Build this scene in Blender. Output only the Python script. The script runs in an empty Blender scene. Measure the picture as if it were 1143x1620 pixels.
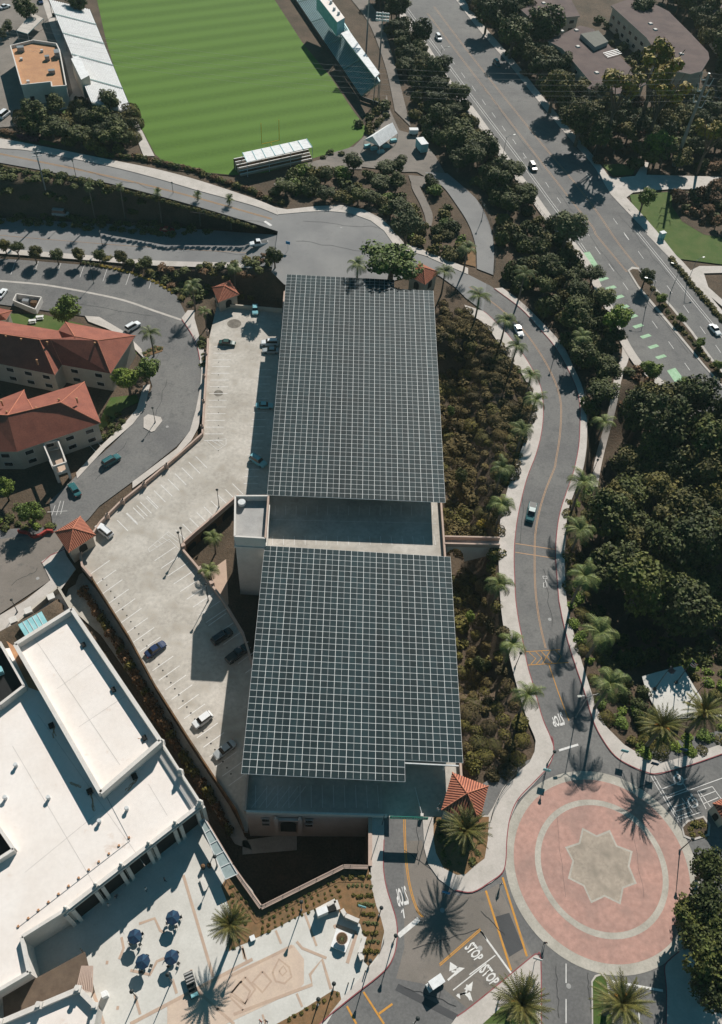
import bpy, bmesh, math, random
import numpy as np
from mathutils import Vector, Matrix
from mathutils.geometry import tessellate_polygon
random.seed(7); rng = np.random.default_rng(7)
R = math.radians
SC = bpy.context.scene
COL = SC.collection
# ---------------------------------------------------------------- camera
FPX, PIT, ROLL, CH = 1326.437, 0.673046, 0.0894977, 146.0
_c, _s = math.cos(PIT), math.sin(PIT)
FW = Vector((0, _s, -_c)); _u = Vector((0, _c, _s)); _r = Vector((1, 0, 0))
RX = _r*math.cos(ROLL) + _u*math.sin(ROLL); UX = -_r*math.sin(ROLL) + _u*math.cos(ROLL)
cam = bpy.data.objects.new('camera', bpy.data.cameras.new('camera')); COL.objects.link(cam)
cam.matrix_world = Matrix.Translation((0, 0, CH)) @ Matrix((RX, UX, -FW)).transposed().to_4x4()
cam.data.sensor_fit = 'VERTICAL'; cam.data.sensor_height = 24.0
cam.data.lens = FPX/1620*24.0; cam.data.clip_end = 6000; cam.data.clip_start = 1
SC.camera = cam
# ---------------------------------------------------------------- light
SUN_EL, SUN_AZ = R(37), R(14.5)            # azimuth from +Y towards +X
w = bpy.data.worlds.new('World'); SC.world = w; w.use_nodes = True
nt = w.node_tree; sky = nt.nodes.new('ShaderNodeTexSky'); sky.sky_type = 'NISHITA'; sky.sun_disc = False
sky.sun_elevation = SUN_EL; sky.sun_rotation = SUN_AZ; sky.air_density = 1.0; sky.dust_density = 0.3; sky.ozone_density = 2.0
bg = nt.nodes['Background']; tn_ = nt.nodes.new('ShaderNodeMix'); tn_.data_type = 'RGBA'; tn_.blend_type = 'MULTIPLY'; tn_.inputs[0].default_value = 1; tn_.inputs[7].default_value = (.36, 1.0, .93, 1); nt.links.new(sky.outputs[0], tn_.inputs[6]); nt.links.new(tn_.outputs[2], bg.inputs[0]); bg.inputs[1].default_value = 0.041
sl = bpy.data.lights.new('sun', 'SUN'); sl.energy = 4.7; sl.angle = R(0.5); sl.color = (1, .945, .87)
so = bpy.data.objects.new('sun', sl); COL.objects.link(so)
sd = Vector((math.sin(SUN_AZ)*math.cos(SUN_EL), math.cos(SUN_AZ)*math.cos(SUN_EL), math.sin(SUN_EL)))
so.rotation_euler = sd.to_track_quat('Z', 'Y').to_euler()
SC.view_settings.view_transform = 'Standard'; SC.view_settings.look = 'None'
SC.view_settings.exposure = 0.42; SC.view_settings.gamma = 1.0
SC.render.engine = 'CYCLES'
# ---------------------------------------------------------------- tracing helpers
REG = {'R1': (0, 0), 'R2': (370, 0), 'R3': (743, 0), 'R4': (0, 370), 'R5': (370, 370), 'R6': (743, 370), 'S1': (0, 740), 'S2': (370, 740),
       'S3': (743, 740), 'S4': (0, 1220), 'S5': (370, 1220), 'S6': (743, 1220), 'S7': (0, 1000), 'S8': (743, 1000)}
def Q(reg, *pts):
    ox, oy = REG[reg]; return [(ox+x/2.8575, oy+y/2.8575) for x, y in pts]
def P(x, y, z=0.0):
    d = RX*((x-571.5)/FPX) - UX*((y-810)/FPX) + FW
    k = (z-CH)/d.z; return Vector((d.x*k, d.y*k, z))
def mpp(x, y, z=0): return (P(x+1, y, z)-P(x, y, z)).length
def cat(pts, n=6, closed=False):
    pts = [Vector(p) for p in pts]; N = len(pts); out = []
    for i in range(N if closed else N-1):
        a = pts[(i-1) % N] if (closed or i > 0) else pts[0]*2-pts[1]
        b, c = pts[i], pts[(i+1) % N]
        d = pts[(i+2) % N] if (closed or i+2 < N) else pts[-1]*2-pts[-2]
        for k in range(n):
            t = k/n; out.append(.5*((2*b)+(c-a)*t+(2*a-5*b+4*c-d)*t*t+(3*b-a-3*c+d)*t**3))
    if not closed: out.append(pts[-1])
    return out
def resample(pts, n):
    pts = [Vector(p) for p in pts]; L = [0]
    for a, b in zip(pts, pts[1:]): L.append(L[-1]+(b-a).length)
    out = []; j = 0
    for i in range(n):
        t = L[-1]*i/(n-1)
        while j < len(L)-2 and L[j+1] < t: j += 1
        f = (t-L[j])/max(L[j+1]-L[j], 1e-9); out.append(pts[j].lerp(pts[j+1], min(max(f, 0), 1)))
    return out
# ---------------------------------------------------------------- terrain
def poly2(pts, z=0.0): return [tuple(P(x, y, z)[:2]) for x, y in pts]
ZLR = [(P(0, 385, -9.5).x, -9.6), (P(170, 385, -9.5).x, -9.5), (P(260, 388, -8).x, -8.6), (P(380, 392, -3).x, -4.6), (P(445, 385, 0).x, 0)]
def zlr(x, y): return np.interp(x, [a for a, b in ZLR], [b for a, b in ZLR])
BASIN = -10.1; DECK = -9.2; PIT = -12.6; ARR = 5.9
LRT = [(-80, 338), (0, 345), (130, 352), (260, 359), (400, 369), (445, 372)]
LRB = [(-80, 396), (0, 401), (133, 411), (245, 420), (400, 428), (452, 430)]
SWp, SEp = P(388, 1283, 1.2), P(728, 1292, 1.2)
_W1, _W2 = P(426, 781, 1.2), P(421, 862, 1.2); _E1, _E2 = P(698.5, 796.6, 1.2), P(729.5, 1215, 1.2)
NWa, NEa, NMa = P(454, 434, ARR), P(686, 460, ARR), P(620, 442, ARR)
def onl(a, b, y): t = (y-a.y)/(b.y-a.y); return Vector((a.x+(b.x-a.x)*t, y, 0))
NW = onl(_W1, SWp, NWa.y-1.2); NE = onl(_E1, _E2, NEa.y-1.0); SE = onl(_E1, _E2, SEp.y)
SW = Vector((SWp.x, SWp.y, 0)); 
BE0, BE1, BE2 = P(113, 963, 10.0), P(254, 1172, 10.0), P(318, 1272, 7.8)
def xy(v): return (v.x, v.y)
pitpoly = [tuple(P(*q, 0)[:2]) for q in [(587, 1291), (587, 1372), (544, 1372), (413.5, 1438), (367, 1371), (324, 1295)]] + \
    [xy(BE2), xy(BE1), xy(BE0)] + [tuple(P(*q, BASIN)[:2]) for q in [(93, 940), (128, 893), (318, 702), (338, 480)]] + [(NW.x, P(345, 484, DECK).y+.5)] + [xy(NW), xy(NE), xy(SE), (SE.x, SE.y+1)]
ZONES = [  # (polygon, z or function, blend width)
    (poly2([(-160, 346), (100, 352), (200, 358), (300, 366), (400, 378), (440, 400), (452, 430), (452, 480), (440, 520), (440, 800), (300, 800), (128, 930), (60, 975), (-160, 1090)], BASIN), BASIN, 6.5),
    ([tuple(P(x, y, float(zlr(P(x, y, -5).x, 0)))[:2]) for x, y in LRT+LRB[::-1]], 'lr', 3.0),
    (poly2([(960, 720), (1030, 680), (1100, 720), (1160, 760), (1170, 1010), (1020, 1040), (985, 1010), (950, 900), (950, 800)], -6), -6.0, 13.0),
    (poly2([(716, 600), (724, 760), (735, 900), (745, 1080), (700, 1080), (690, 600)], -7), -7.0, 10.0),
    (poly2([(745, 480), (800, 560), (836, 620), (836, 680), (806, 760), (788, 830), (788, 930), (800, 1010), (830, 1130), (845, 1180), (770, 1280), (690, 1282), (600, 1282), (600, 1700), (1250, 1700), (1250, 1150), (1050, 1212), (960, 1170), (930, 1090), (898, 960), (892, 860), (905, 780), (930, 700), (926, 630), (890, 545), (800, 460), (735, 420)], 0), 0.0, 2.0),
    (pitpoly, PIT, 0.6),
]
def dist_in(px, py, poly):
    n = len(poly); ins = np.zeros(px.shape, bool); d = np.full(px.shape, 1e9)
    for i in range(n):
        x1, y1 = poly[i]; x2, y2 = poly[(i+1) % n]
        dx, dy = x2-x1, y2-y1; L = dx*dx+dy*dy+1e-12
        t = np.clip(((px-x1)*dx+(py-y1)*dy)/L, 0, 1)
        d = np.minimum(d, np.hypot(px-x1-t*dx, py-y1-t*dy))
        if dy != 0: ins ^= ((y1 > py) != (y2 > py)) & (px < dx*(py-y1)/dy+x1)
    return np.where(ins, 0, d)
def Hn(px, py):
    z = np.zeros(px.shape)
    for poly, zz, bw in ZONES:
        t = np.clip(1-dist_in(px, py, poly)/bw, 0, 1); t = t*t*(3-2*t)
        zv = zlr(px, py) if zz == 'lr' else zz
        z = z*(1-t)+zv*t
    return z
def H(x, y): return float(Hn(np.array([x], float), np.array([y], float))[0])
def G(x, y, dz=0.0):
    z = 0.0
    for i in range(14):
        p = P(x, y, z+dz); zn = H(p.x, p.y); z += (zn-z)*(.7 if i < 8 else .4)
    return Vector((p.x, p.y, zn))
# ---------------------------------------------------------------- materials
MATS = {}
def mat(name, c1, c2=None, scale=1.0, rough=.85, fine=None, bump=0.0, metal=0.0, spec=.3, coord='P', isl=0.0, spots=None, trans=0.0, emit=None):
    if name in MATS: return MATS[name]
    m = bpy.data.materials.new(name); m.use_nodes = True; n = m.node_tree; b = n.nodes['Principled BSDF']
    b.inputs['Roughness'].default_value = rough; b.inputs['Metallic'].default_value = metal; b.inputs['Specular IOR Level'].default_value = spec
    c2 = c2 or tuple(x*.82 for x in c1)
    if coord == 'P': src = n.nodes.new('ShaderNodeNewGeometry').outputs['Position']
    else: src = n.nodes.new('ShaderNodeTexCoord').outputs['Object']
    def noise(s, det=5, ro=.6):
        t = n.nodes.new('ShaderNodeTexNoise'); t.inputs['Scale'].default_value = s; t.inputs['Detail'].default_value = det; t.inputs['Roughness'].default_value = ro
        n.links.new(src, t.inputs['Vector']); return t.outputs['Fac']
    def ramp(f, lo, hi):
        r = n.nodes.new('ShaderNodeMapRange'); r.inputs[1].default_value = lo; r.inputs[2].default_value = hi; n.links.new(f, r.inputs[0]); return r.outputs[0]
    def mix(f, a, bb, mode='MIX'):
        x = n.nodes.new('ShaderNodeMix'); x.data_type = 'RGBA'; x.blend_type = mode
        if isinstance(f, float): x.inputs[0].default_value = f
        else: n.links.new(f, x.inputs[0])
        for i, v in ((6, a), (7, bb)):
            if isinstance(v, tuple): x.inputs[i].default_value = (*v, 1)
            else: n.links.new(v, x.inputs[i])
        return x.outputs[2]
    col = mix(ramp(noise(scale), .35, .65), c1, c2)
    fs, fa = fine or (scale*9, .18)
    col = mix(fa, col, mix(ramp(noise(fs, 3), .3, .7), (.35, .35, .35), (1.0, 1.0, 1.0)), 'MULTIPLY')
    if spots:
        sc, lo, hi, colr, amt = spots
        f = ramp(noise(sc, 4, .7), lo, hi); k = n.nodes.new('ShaderNodeMath'); k.operation = 'MULTIPLY'; n.links.new(f, k.inputs[0]); k.inputs[1].default_value = amt
        col = mix(k.outputs[0], col, colr)
    if isl:
        g = n.nodes.new('ShaderNodeNewGeometry'); rr = n.nodes.new('ShaderNodeMapRange'); rr.inputs[3].default_value = 1-isl; rr.inputs[4].default_value = 1+isl
        n.links.new(g.outputs['Random Per Island'], rr.inputs[0])
        oi = n.nodes.new('ShaderNodeObjectInfo'); r2 = n.nodes.new('ShaderNodeMapRange'); r2.inputs[3].default_value = .75; r2.inputs[4].default_value = 1.25; n.links.new(oi.outputs['Random'], r2.inputs[0])
        k = n.nodes.new('ShaderNodeMath'); k.operation = 'MULTIPLY'; n.links.new(rr.outputs[0], k.inputs[0]); n.links.new(r2.outputs[0], k.inputs[1])
        v = n.nodes.new('ShaderNodeVectorMath'); v.operation = 'SCALE'; n.links.new(col, v.inputs[0]); n.links.new(k.outputs[0], v.inputs['Scale']); col = v.outputs[0]
        if name.startswith('leaf'): col = mix(oi.outputs['Random'], col, mix(1.0, col, (1.15, 1.04, .75), 'MULTIPLY'))
    n.links.new(col, b.inputs['Base Color'])
    if bump:
        bm = n.nodes.new('ShaderNodeBump'); bm.inputs['Strength'].default_value = bump; bm.inputs['Distance'].default_value = .3; n.links.new(noise(fs, 4), bm.inputs['Height']); n.links.new(bm.outputs[0], b.inputs['Normal'])
    MATS[name] = m; return m
def wave(name, c1, c2, scale, axis='X', rough=.8, dist=0.0, rot=0.0, thr=(.4, .6), coord='P'):
    if name in MATS: return MATS[name]
    m = mat(name, c1, rough=rough, coord=coord); n = m.node_tree; b = n.nodes['Principled BSDF']; old = b.inputs['Base Color'].links[0].from_socket
    src = n.nodes.new('ShaderNodeNewGeometry').outputs['Position'] if coord == 'P' else n.nodes.new('ShaderNodeTexCoord').outputs['Object']
    mp = n.nodes.new('ShaderNodeMapping'); mp.inputs['Rotation'].default_value[2] = rot; n.links.new(src, mp.inputs[0])
    wv = n.nodes.new('ShaderNodeTexWave'); wv.bands_direction = axis; wv.inputs['Scale'].default_value = scale; wv.inputs['Distortion'].default_value = dist; n.links.new(mp.outputs[0], wv.inputs[0])
    r = n.nodes.new('ShaderNodeMapRange'); r.inputs[1].default_value, r.inputs[2].default_value = thr; n.links.new(wv.outputs['Fac'], r.inputs[0])
    x = n.nodes.new('ShaderNodeMix'); x.data_type = 'RGBA'; n.links.new(r.outputs[0], x.inputs[0]); n.links.new(old, x.inputs[6]); x.inputs[7].default_value = (*c2, 1)
    n.links.new(x.outputs[2], b.inputs['Base Color']); return m
M = dict(
    soil=mat('soil', (.075, .055, .035), (.13, .09, .06), .12, .95, (2.5, .6), .6, spots=(.5, .55, .7, (.11, .075, .05), .6)),
    asphalt=mat('asphalt', (.145, .141, .14), (.2, .194, .185), .07, .9, (2.2, .4), spots=(.35, .52, .74, (.08, .08, .08), .6)),
    asphalt2=mat('asphalt_grey', (.19, .187, .187), (.24, .235, .23), .09, .9, (5, .2), spots=(.5, .6, .75, (.1, .1, .1), .5)),
    asphalt3=mat('asphalt_worn', (.17, .15, .13), (.23, .2, .175), .11, .9, (5, .25), spots=(.6, .55, .7, (.1, .095, .09), .6)),
    patch=mat('asphalt_patch', (.085, .085, .088), None, .2, .9, (5, .2)),
    concrete=mat('concrete_deck', (.55, .51, .46), (.41, .375, .33), .13, .9, (1.2, .4), spots=(.3, .52, .72, (.28, .24, .19), .65)),
    walk=mat('sidewalk', (.55, .5, .46), (.46, .42, .38), .3, .9, (3, .2), spots=(.8, .62, .72, (.3, .27, .24), .5)),
    kerb=mat('kerb', (.5, .46, .42), None, .5), redkerb=mat('red_kerb', (.24, .05, .06), (.3, .1, .1), .7),
    plaza=mat('plaza_paving', (.6, .58, .54), (.52, .5, .46), .2, .85, (3, .15), spots=(.6, .62, .75, (.4, .37, .33), .4)),
    tan=mat('tan_paving', (.5, .37, .28), (.44, .32, .25), .5), peach=mat('peach_paving', (.6, .47, .37), (.53, .41, .33), .5),
    pink=mat('pink_concrete', (.52, .305, .25), (.41, .255, .215), .13, .9, (1.1, .4), spots=(.22, .5, .72, (.3, .2, .17), .7)),
    ringc=mat('ring_concrete', (.5, .46, .4), (.38, .35, .3), .3, .9, (3, .3)), starc=mat('star_concrete', (.45, .375, .305), (.35, .295, .24), .35, .9, (2, .4), spots=(.5, .5, .7, (.17, .15, .12), .6)),
    white=mat('white_paint', (.75, .73, .7), (.6, .58, .56), 1.5), yellow=mat('yellow_paint', (.62, .29, .05), (.5, .25, .06), 1.5), fadey=mat('faded_yellow_paint', (.48, .3, .18), None, 1.5),
    green=mat('green_paint', (.27, .45, .27), (.38, .55, .38), 1.0), lawn=mat('lawn', (.06, .11, .02), (.1, .13, .035), .25, .95, (3, .4)),
    turf=wave('turf', (.08, .155, .018), (.09, .168, .024), .034, 'Y', .95, .5, -math.atan2((P(400, 40)-P(165, 70)).y, (P(400, 40)-P(165, 70)).x), (.1, .9)),
    roofw=mat('white_roof', (.78, .72, .68), (.72, .65, .6), .12, .8, (1.5, .1), spots=(.35, .62, .78, (.5, .33, .22), .5)), wallw=mat('white_wall', (.66, .62, .58), (.58, .54, .5), .4, .85),
    orange=mat('orange_roof', (.5, .27, .14), (.42, .22, .12), .3, .9, (2, .3)), wallc=mat('cream_wall', (.5, .45, .38), (.43, .38, .32), .4), grey=mat('grey_wall', (.38, .37, .36), None, .4),
    shingle=mat('red_shingle_roof', (.31, .108, .072), (.24, .082, .058), .35, .9, (3, .4)), brownroof=mat('brown_gravel_roof', (.105, .075, .072), (.145, .105, .095), .2, .95, (3, .35)),
    pinkwall=mat('pink_parapet', (.5, .37, .3), (.42, .31, .26), .6), brownwall=mat('brown_vine_wall', (.2, .11, .055), (.07, .045, .025), .35, .95, (2, .5)),
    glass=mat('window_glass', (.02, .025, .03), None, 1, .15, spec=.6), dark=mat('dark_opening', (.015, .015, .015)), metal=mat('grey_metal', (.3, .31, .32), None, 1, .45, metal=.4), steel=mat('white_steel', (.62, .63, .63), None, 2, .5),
    pv=mat('solar_cell', (.006, .018, .022), (.011, .026, .03), .3, .6, (4, .1), spec=.12, isl=.22), pvframe=mat('solar_frame', (.72, .74, .74), None, 2, .5),
    black=mat('black_metal', (.03, .035, .035), None, 1, .5), trunk=mat('bark', (.16, .12, .09), (.09, .07, .05), 3, .95, coord='O'), palmtrunk=mat('palm_bark', (.2, .16, .13), (.12, .1, .08), 4, .95, coord='O'),
    mulch=mat('orange_mulch', (.26, .145, .07), (.17, .11, .055), .6, .95, (4, .4)), teal=mat('teal_fabric', (.014, .045, .09), (.02, .06, .11), 1), aqua=mat('aqua_sheet', (.2, .45, .48), (.3, .55, .58), .6), seat=mat('aluminium_bench', (.5, .68, .7), None, 1, .5, metal=.3),
    skin=mat('skin', (.45, .28, .2)), shirt=mat('light_cloth', (.5, .5, .52)), navy=mat('dark_cloth', (.03, .04, .07)), red=mat('red_cloth', (.4, .06, .05)), tent=mat('white_canvas', (.8, .8, .8)), rubber=mat('rubber', (.02, .02, .02)), lampg=mat('lamp_glass', (.5, .5, .45), None, 1, .3))
LEAF = {
    'dark': mat('leaf_dark', (.044, .062, .015), (.076, .084, .02), 1.6, .75, coord='O', isl=.55, fine=(8, .2)),
    'olive': mat('leaf_olive', (.075, .075, .018), (.12, .104, .026), 1.6, .8, coord='O', isl=.5, fine=(8, .2)),
    'green': mat('leaf_green', (.075, .12, .014), (.13, .18, .024), 1.6, .7, coord='O', isl=.5, fine=(8, .2)),
    'yellow': mat('leaf_yellow', (.2, .17, .02), (.26, .19, .025), 1.8, .7, coord='O', isl=.5, fine=(8, .2)),
    'grey': mat('leaf_grey', (.1, .12, .05), (.14, .15, .07), 1.6, .8, coord='O', isl=.4, fine=(8, .2)),
    'brown': mat('leaf_brown', (.075, .062, .024), (.115, .088, .036), 1.6, .85, coord='O', isl=.45, fine=(8, .2)),
    'rust': mat('leaf_rust', (.15, .085, .045), (.1, .06, .035), 1.6, .8, coord='O', isl=.4, fine=(8, .2)),
    'mauve': mat('leaf_mauve', (.13, .02, .07), (.08, .03, .04), 1.6, .8, coord='O', isl=.4, fine=(8, .2)),
    'palm': mat('palm_leaf', (.08, .115, .03), (.15, .16, .045), 1.2, .6, coord='O', isl=.45, fine=(6, .2)),
    'date': mat('date_palm_leaf', (.085, .095, .022), (.15, .125, .03), .6, .6, coord='O', isl=.5, fine=(6, .2)),
    'fruit': mat('date_fruit', (.5, .2, .03), (.35, .15, .03), 2, .7, coord='O')}
# ---------------------------------------------------------------- mesh helpers
class MB:
    def __init__(s): s.v = []; s.f = []; s.m = []; s.mats = []
    def mi(s, m):
        if m not in s.mats: s.mats.append(m)
        return s.mats.index(m)
    def face(s, pts, m):
        k = len(s.v); s.v += [tuple(p) for p in pts]; s.f.append(tuple(range(k, k+len(pts)))); s.m.append(s.mi(m)); return s
    def hexa(s, b, t, m):      # b,t lists of 4 (or n) points
        k = len(s.v); n = len(b); s.v += [tuple(p) for p in b]+[tuple(p) for p in t]; i = s.mi(m)
        fs = [tuple(range(k+n-1, k-1, -1)), tuple(range(k+n, k+2*n))]+[(k+j, k+(j+1) % n, k+n+(j+1) % n, k+n+j) for j in range(n)]
        s.f += fs; s.m += [i]*len(fs); return s
    def box(s, c, d, m, rz=0.0, top=1.0):
        ca, sa = math.cos(rz), math.sin(rz)
        def q(sx, sy, z, k=1.0): x, y = sx*d[0]/2*k, sy*d[1]/2*k; return (c[0]+x*ca-y*sa, c[1]+x*sa+y*ca, z)
        z0, z1 = c[2]-d[2]/2, c[2]+d[2]/2; o = ((-1, -1), (1, -1), (1, 1), (-1, 1))
        return s.hexa([q(a, b, z0) for a, b in o], [q(a, b, z1, top) for a, b in o], m)
    def tube(s, a, b, r0, r1, m, n=8):
        a, b = Vector(a), Vector(b); d = (b-a).normalized(); u = d.orthogonal().normalized(); v = d.cross(u)
        ring = lambda c, r: [c+(u*math.cos(6.2832*i/n)+v*math.sin(6.2832*i/n))*r for i in range(n)]
        return s.hexa(ring(a, r0), ring(b, r1), m)
    def beam(s, a, b, wd, h, m):      # horizontal bar from a to b, width wd, z from a.z to a.z+h
        a, b = Vector(a), Vector(b); n = Vector((-(b-a).y, (b-a).x, 0)).normalized()*wd/2; up = Vector((0, 0, h))
        bt = [a-n, b-n, b+n, a+n]; return s.hexa(bt, [p+up for p in bt], m)
    def prism(s, poly, z0, z1, m, mtop=None):
        tri = tessellate_polygon([[Vector((p[0], p[1], 0)) for p in poly]]); n = len(poly); k = len(s.v)
        ar = sum(poly[i][0]*poly[(i+1) % n][1]-poly[(i+1) % n][0]*poly[i][1] for i in range(n)); i0 = s.mi(m); i1 = s.mi(mtop or m)
        s.v += [(p[0], p[1], z1) for p in poly]+[(p[0], p[1], z0) for p in poly]
        for t in tri:
            a, b, c = [poly[i] for i in t]
            up = (b[0]-a[0])*(c[1]-a[1])-(b[1]-a[1])*(c[0]-a[0]) > 0
            s.f.append(tuple(k+i for i in (t if up else t[::-1]))); s.m.append(i1)
        for i in range(n):
            j = (i+1) % n; q = (k+i, k+n+i, k+n+j, k+j); s.f.append(q if ar > 0 else q[::-1]); s.m.append(i0)
        return s
    def build(s, name, parent=None, smooth=False):
        me = bpy.data.meshes.new(name); me.from_pydata(s.v, [], s.f)
        for m in s.mats: me.materials.append(m)
        me.polygons.foreach_set('material_index', s.m)
        if smooth: me.polygons.foreach_set('use_smooth', [True]*len(s.f))
        me.update(); o = bpy.data.objects.new(name, me); COL.objects.link(o); o.parent = parent; return o
def tag(o, label, cat_, group=None, kind=None):
    if label: o['label'] = label
    if cat_: o['category'] = cat_
    if group: o['group'] = group
    if kind: o['kind'] = kind
    return o
def empty(name, loc, rz=0.0, sc=1.0):
    o = bpy.data.objects.new(name, None); COL.objects.link(o); o.location = loc; o.rotation_euler = (0, 0, rz)
    o.scale = (sc,)*3 if isinstance(sc, (int, float)) else sc; o.empty_display_size = .2; return o
def struct(o): o['kind'] = 'structure'; return o
KIDS = {}
def copy_tree(o, parent=None):
    c = o.copy(); COL.objects.link(c)
    if parent: c.parent = parent
    for ch in KIDS.setdefault(o.name, [x for x in o.children]): copy_tree(ch, c)
    return c
USED = set()
def inst(proto, loc, rz, sc, label, cat_, group=None):
    if proto.name not in USED: USED.add(proto.name); KIDS.setdefault(proto.name, list(proto.children)); c = proto
    else: c = copy_tree(proto)
    c.location = loc; c.rotation_euler = (0, 0, rz); c.scale = (sc,)*3 if isinstance(sc, (int, float)) else sc
    return tag(c, label, cat_, group)
def sheet(name, pts, m, z=0.0, dz=0.02, thick=0.0, smooth=0, side=None):
    if smooth: pts = cat(pts, smooth, True)
    poly = [tuple(P(p[0], p[1], z+dz)[:2]) for p in pts]
    return struct(MB().prism(poly, z+dz-max(thick, .01), z+dz, side or m, m).build(name))
def ribbon(name, A, B, m, zf, dz, n=60, smooth=4):
    A, B = resample(cat(A, smooth), n), resample(cat(B, smooth), n); mb = MB(); k = 5
    def pt(q):
        z = -5.0
        for _ in range(12): p = P(q.x, q.y, z+dz); z = float(zf(p.x, p.y))
        return Vector((p.x, p.y, z+dz))
    rows = [[pt(a.lerp(b, j/k)) for j in range(k+1)] for a, b in zip(A, B)]
    for i in range(n-1):
        for j in range(k): mb.face([rows[i][j], rows[i][j+1], rows[i+1][j+1], rows[i+1][j]][::-1], m)
    return struct(mb.build(name))
def stripe(mb, pts, wd, m, z=0.03, zf=None, smooth=0, dash=None):
    if smooth: pts = cat(pts, smooth)
    W = []
    for p in pts:
        if zf is None: W.append(P(p[0], p[1], z))
        else:
            zz = -5.0
            for _ in range(12): q = P(p[0], p[1], zz+z); zz = float(zf(q.x, q.y))
            W.append(Vector((q.x, q.y, zz+z)))
    segs = [W]
    if dash:
        L = sum((b-a).length for a, b in zip(W, W[1:])); n = max(8, int(L/.5)); rs = resample(W, n); segs = []; d = 0; cur = []
        for i, p in enumerate(rs):
            if (i*L/n) % (dash[0]+dash[1]) < dash[0]: cur.append(p)
            else:
                if len(cur) > 1: segs.append(cur)
                cur = []
    for S in segs:
        N = []
        for i in range(len(S)):
            a, b = S[max(i-1, 0)], S[min(i+1, len(S)-1)]; t = (b-a); N.append(Vector((-t.y, t.x, 0)).normalized()*wd/2)
        for i in range(len(S)-1): mb.face([S[i]-N[i], S[i+1]-N[i+1], S[i+1]+N[i+1], S[i]+N[i]], m)
def scatter(pts, n, dmin, z=0.0, seed=1):
    rg = random.Random(seed); poly = poly2(pts, z); xs = [p[0] for p in poly]; ys = [p[1] for p in poly]; out = []; tries = 0
    while len(out) < n and tries < n*60:
        tries += 1; x, y = rg.uniform(min(xs), max(xs)), rg.uniform(min(ys), max(ys))
        if dist_in(np.array([x]), np.array([y]), poly)[0] > 0: continue
        if all((x-a)**2+(y-b)**2 > dmin*dmin for a, b in out): out.append((x, y))
    return out
# ================================================================ GROUND
def terrain():
    x0, x1, y0, y1, st = -235, 215, -45, 530, 1.25
    xs = np.arange(x0, x1+.1, st); ys = np.arange(y0, y1+.1, st)
    far = 1800; xs = np.concatenate([[-far, -700, -320], xs, [320, 700, far]]); ys = np.concatenate([[-far, -500, -120], ys, [620, 900, far+600]])
    X, Y = np.meshgrid(xs, ys); Z = Hn(X.ravel(), Y.ravel()).reshape(X.shape)-.22
    ny, nx = X.shape; V = np.stack([X.ravel(), Y.ravel(), Z.ravel()], 1)
    i = np.arange(nx-1)[None, :]+nx*np.arange(ny-1)[:, None]; F = np.stack([i, i+1, i+nx+1, i+nx], -1).reshape(-1, 4)
    me = bpy.data.meshes.new('ground'); me.vertices.add(len(V)); me.vertices.foreach_set('co', V.ravel()); me.loops.add(F.size); me.loops.foreach_set('vertex_index', F.ravel())
    me.polygons.add(len(F)); me.polygons.foreach_set('loop_start', np.arange(len(F))*4); me.polygons.foreach_set('loop_total', np.full(len(F), 4)); me.update(); me.validate()
    me.materials.append(M['soil']); o = bpy.data.objects.new('ground', me); COL.objects.link(o); struct(o)
terrain()
zero = lambda x, y: 0.0
# --- upper road (top left) with its pavement
UT = Q('R1', (-120, 655), (0, 670), (150, 683), (480, 748), (700, 803), (900, 862), (1143, 928)) + [(440, 340)]
UB = Q('R1', (-120, 715), (0, 735), (300, 790), (500, 830), (700, 880), (900, 935), (1143, 1008)) + [(440, 366)]
ribbon('upper_road', UT, UB, M['asphalt2'], zero, .02)
US = Q('R1', (-120, 615), (0, 625), (200, 662), (480, 718), (700, 762), (900, 815), (1143, 895)) + [(437, 328)]
ribbon('upper_sidewalk', US, UT, M['walk'], zero, .14)
# --- lower road in the cut, with pavement
def lrz(x, y): return zlr(x, y)
ribbon('lower_road', LRT, [(x, y-8) for x, y in LRB[:-1]]+[(455, 424)], M['asphalt2'], lrz, .02)
ribbon('lower_sidewalk', [(x, y-8) for x, y in LRB[:-2]]+[(400, 416)], [(x, y) for x, y in LRB[:-2]]+[(400, 424)], M['walk'], lrz, .15)
# --- turning circle and link to the east road
TC = [(440, 339), (485, 335), (517, 333.5), (555, 337), (587, 349), (608, 365), (622, 385), (640, 395), (672, 404), (706, 419), (741, 434), (776, 452), (790, 470), (774, 499), (737, 471), (720, 454), (695, 436), (668, 432), (600, 450), (450, 450), (430, 430), (440, 366)]
sheet('turning_circle', TC, M['asphalt2'], 0, .024)
sheet('circle_sidewalk', [(437, 328), (455, 331), (500, 326), (540, 324), (575, 331), (605, 346), (625, 367), (640, 385), (672, 396), (706, 410), (741, 424), (741, 434), (706, 419), (672, 404), (640, 395), (622, 385), (608, 365), (587, 349), (555, 337), (517, 333.5), (485, 335), (440, 339)], M['walk'], 0, .14, .14)
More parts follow.
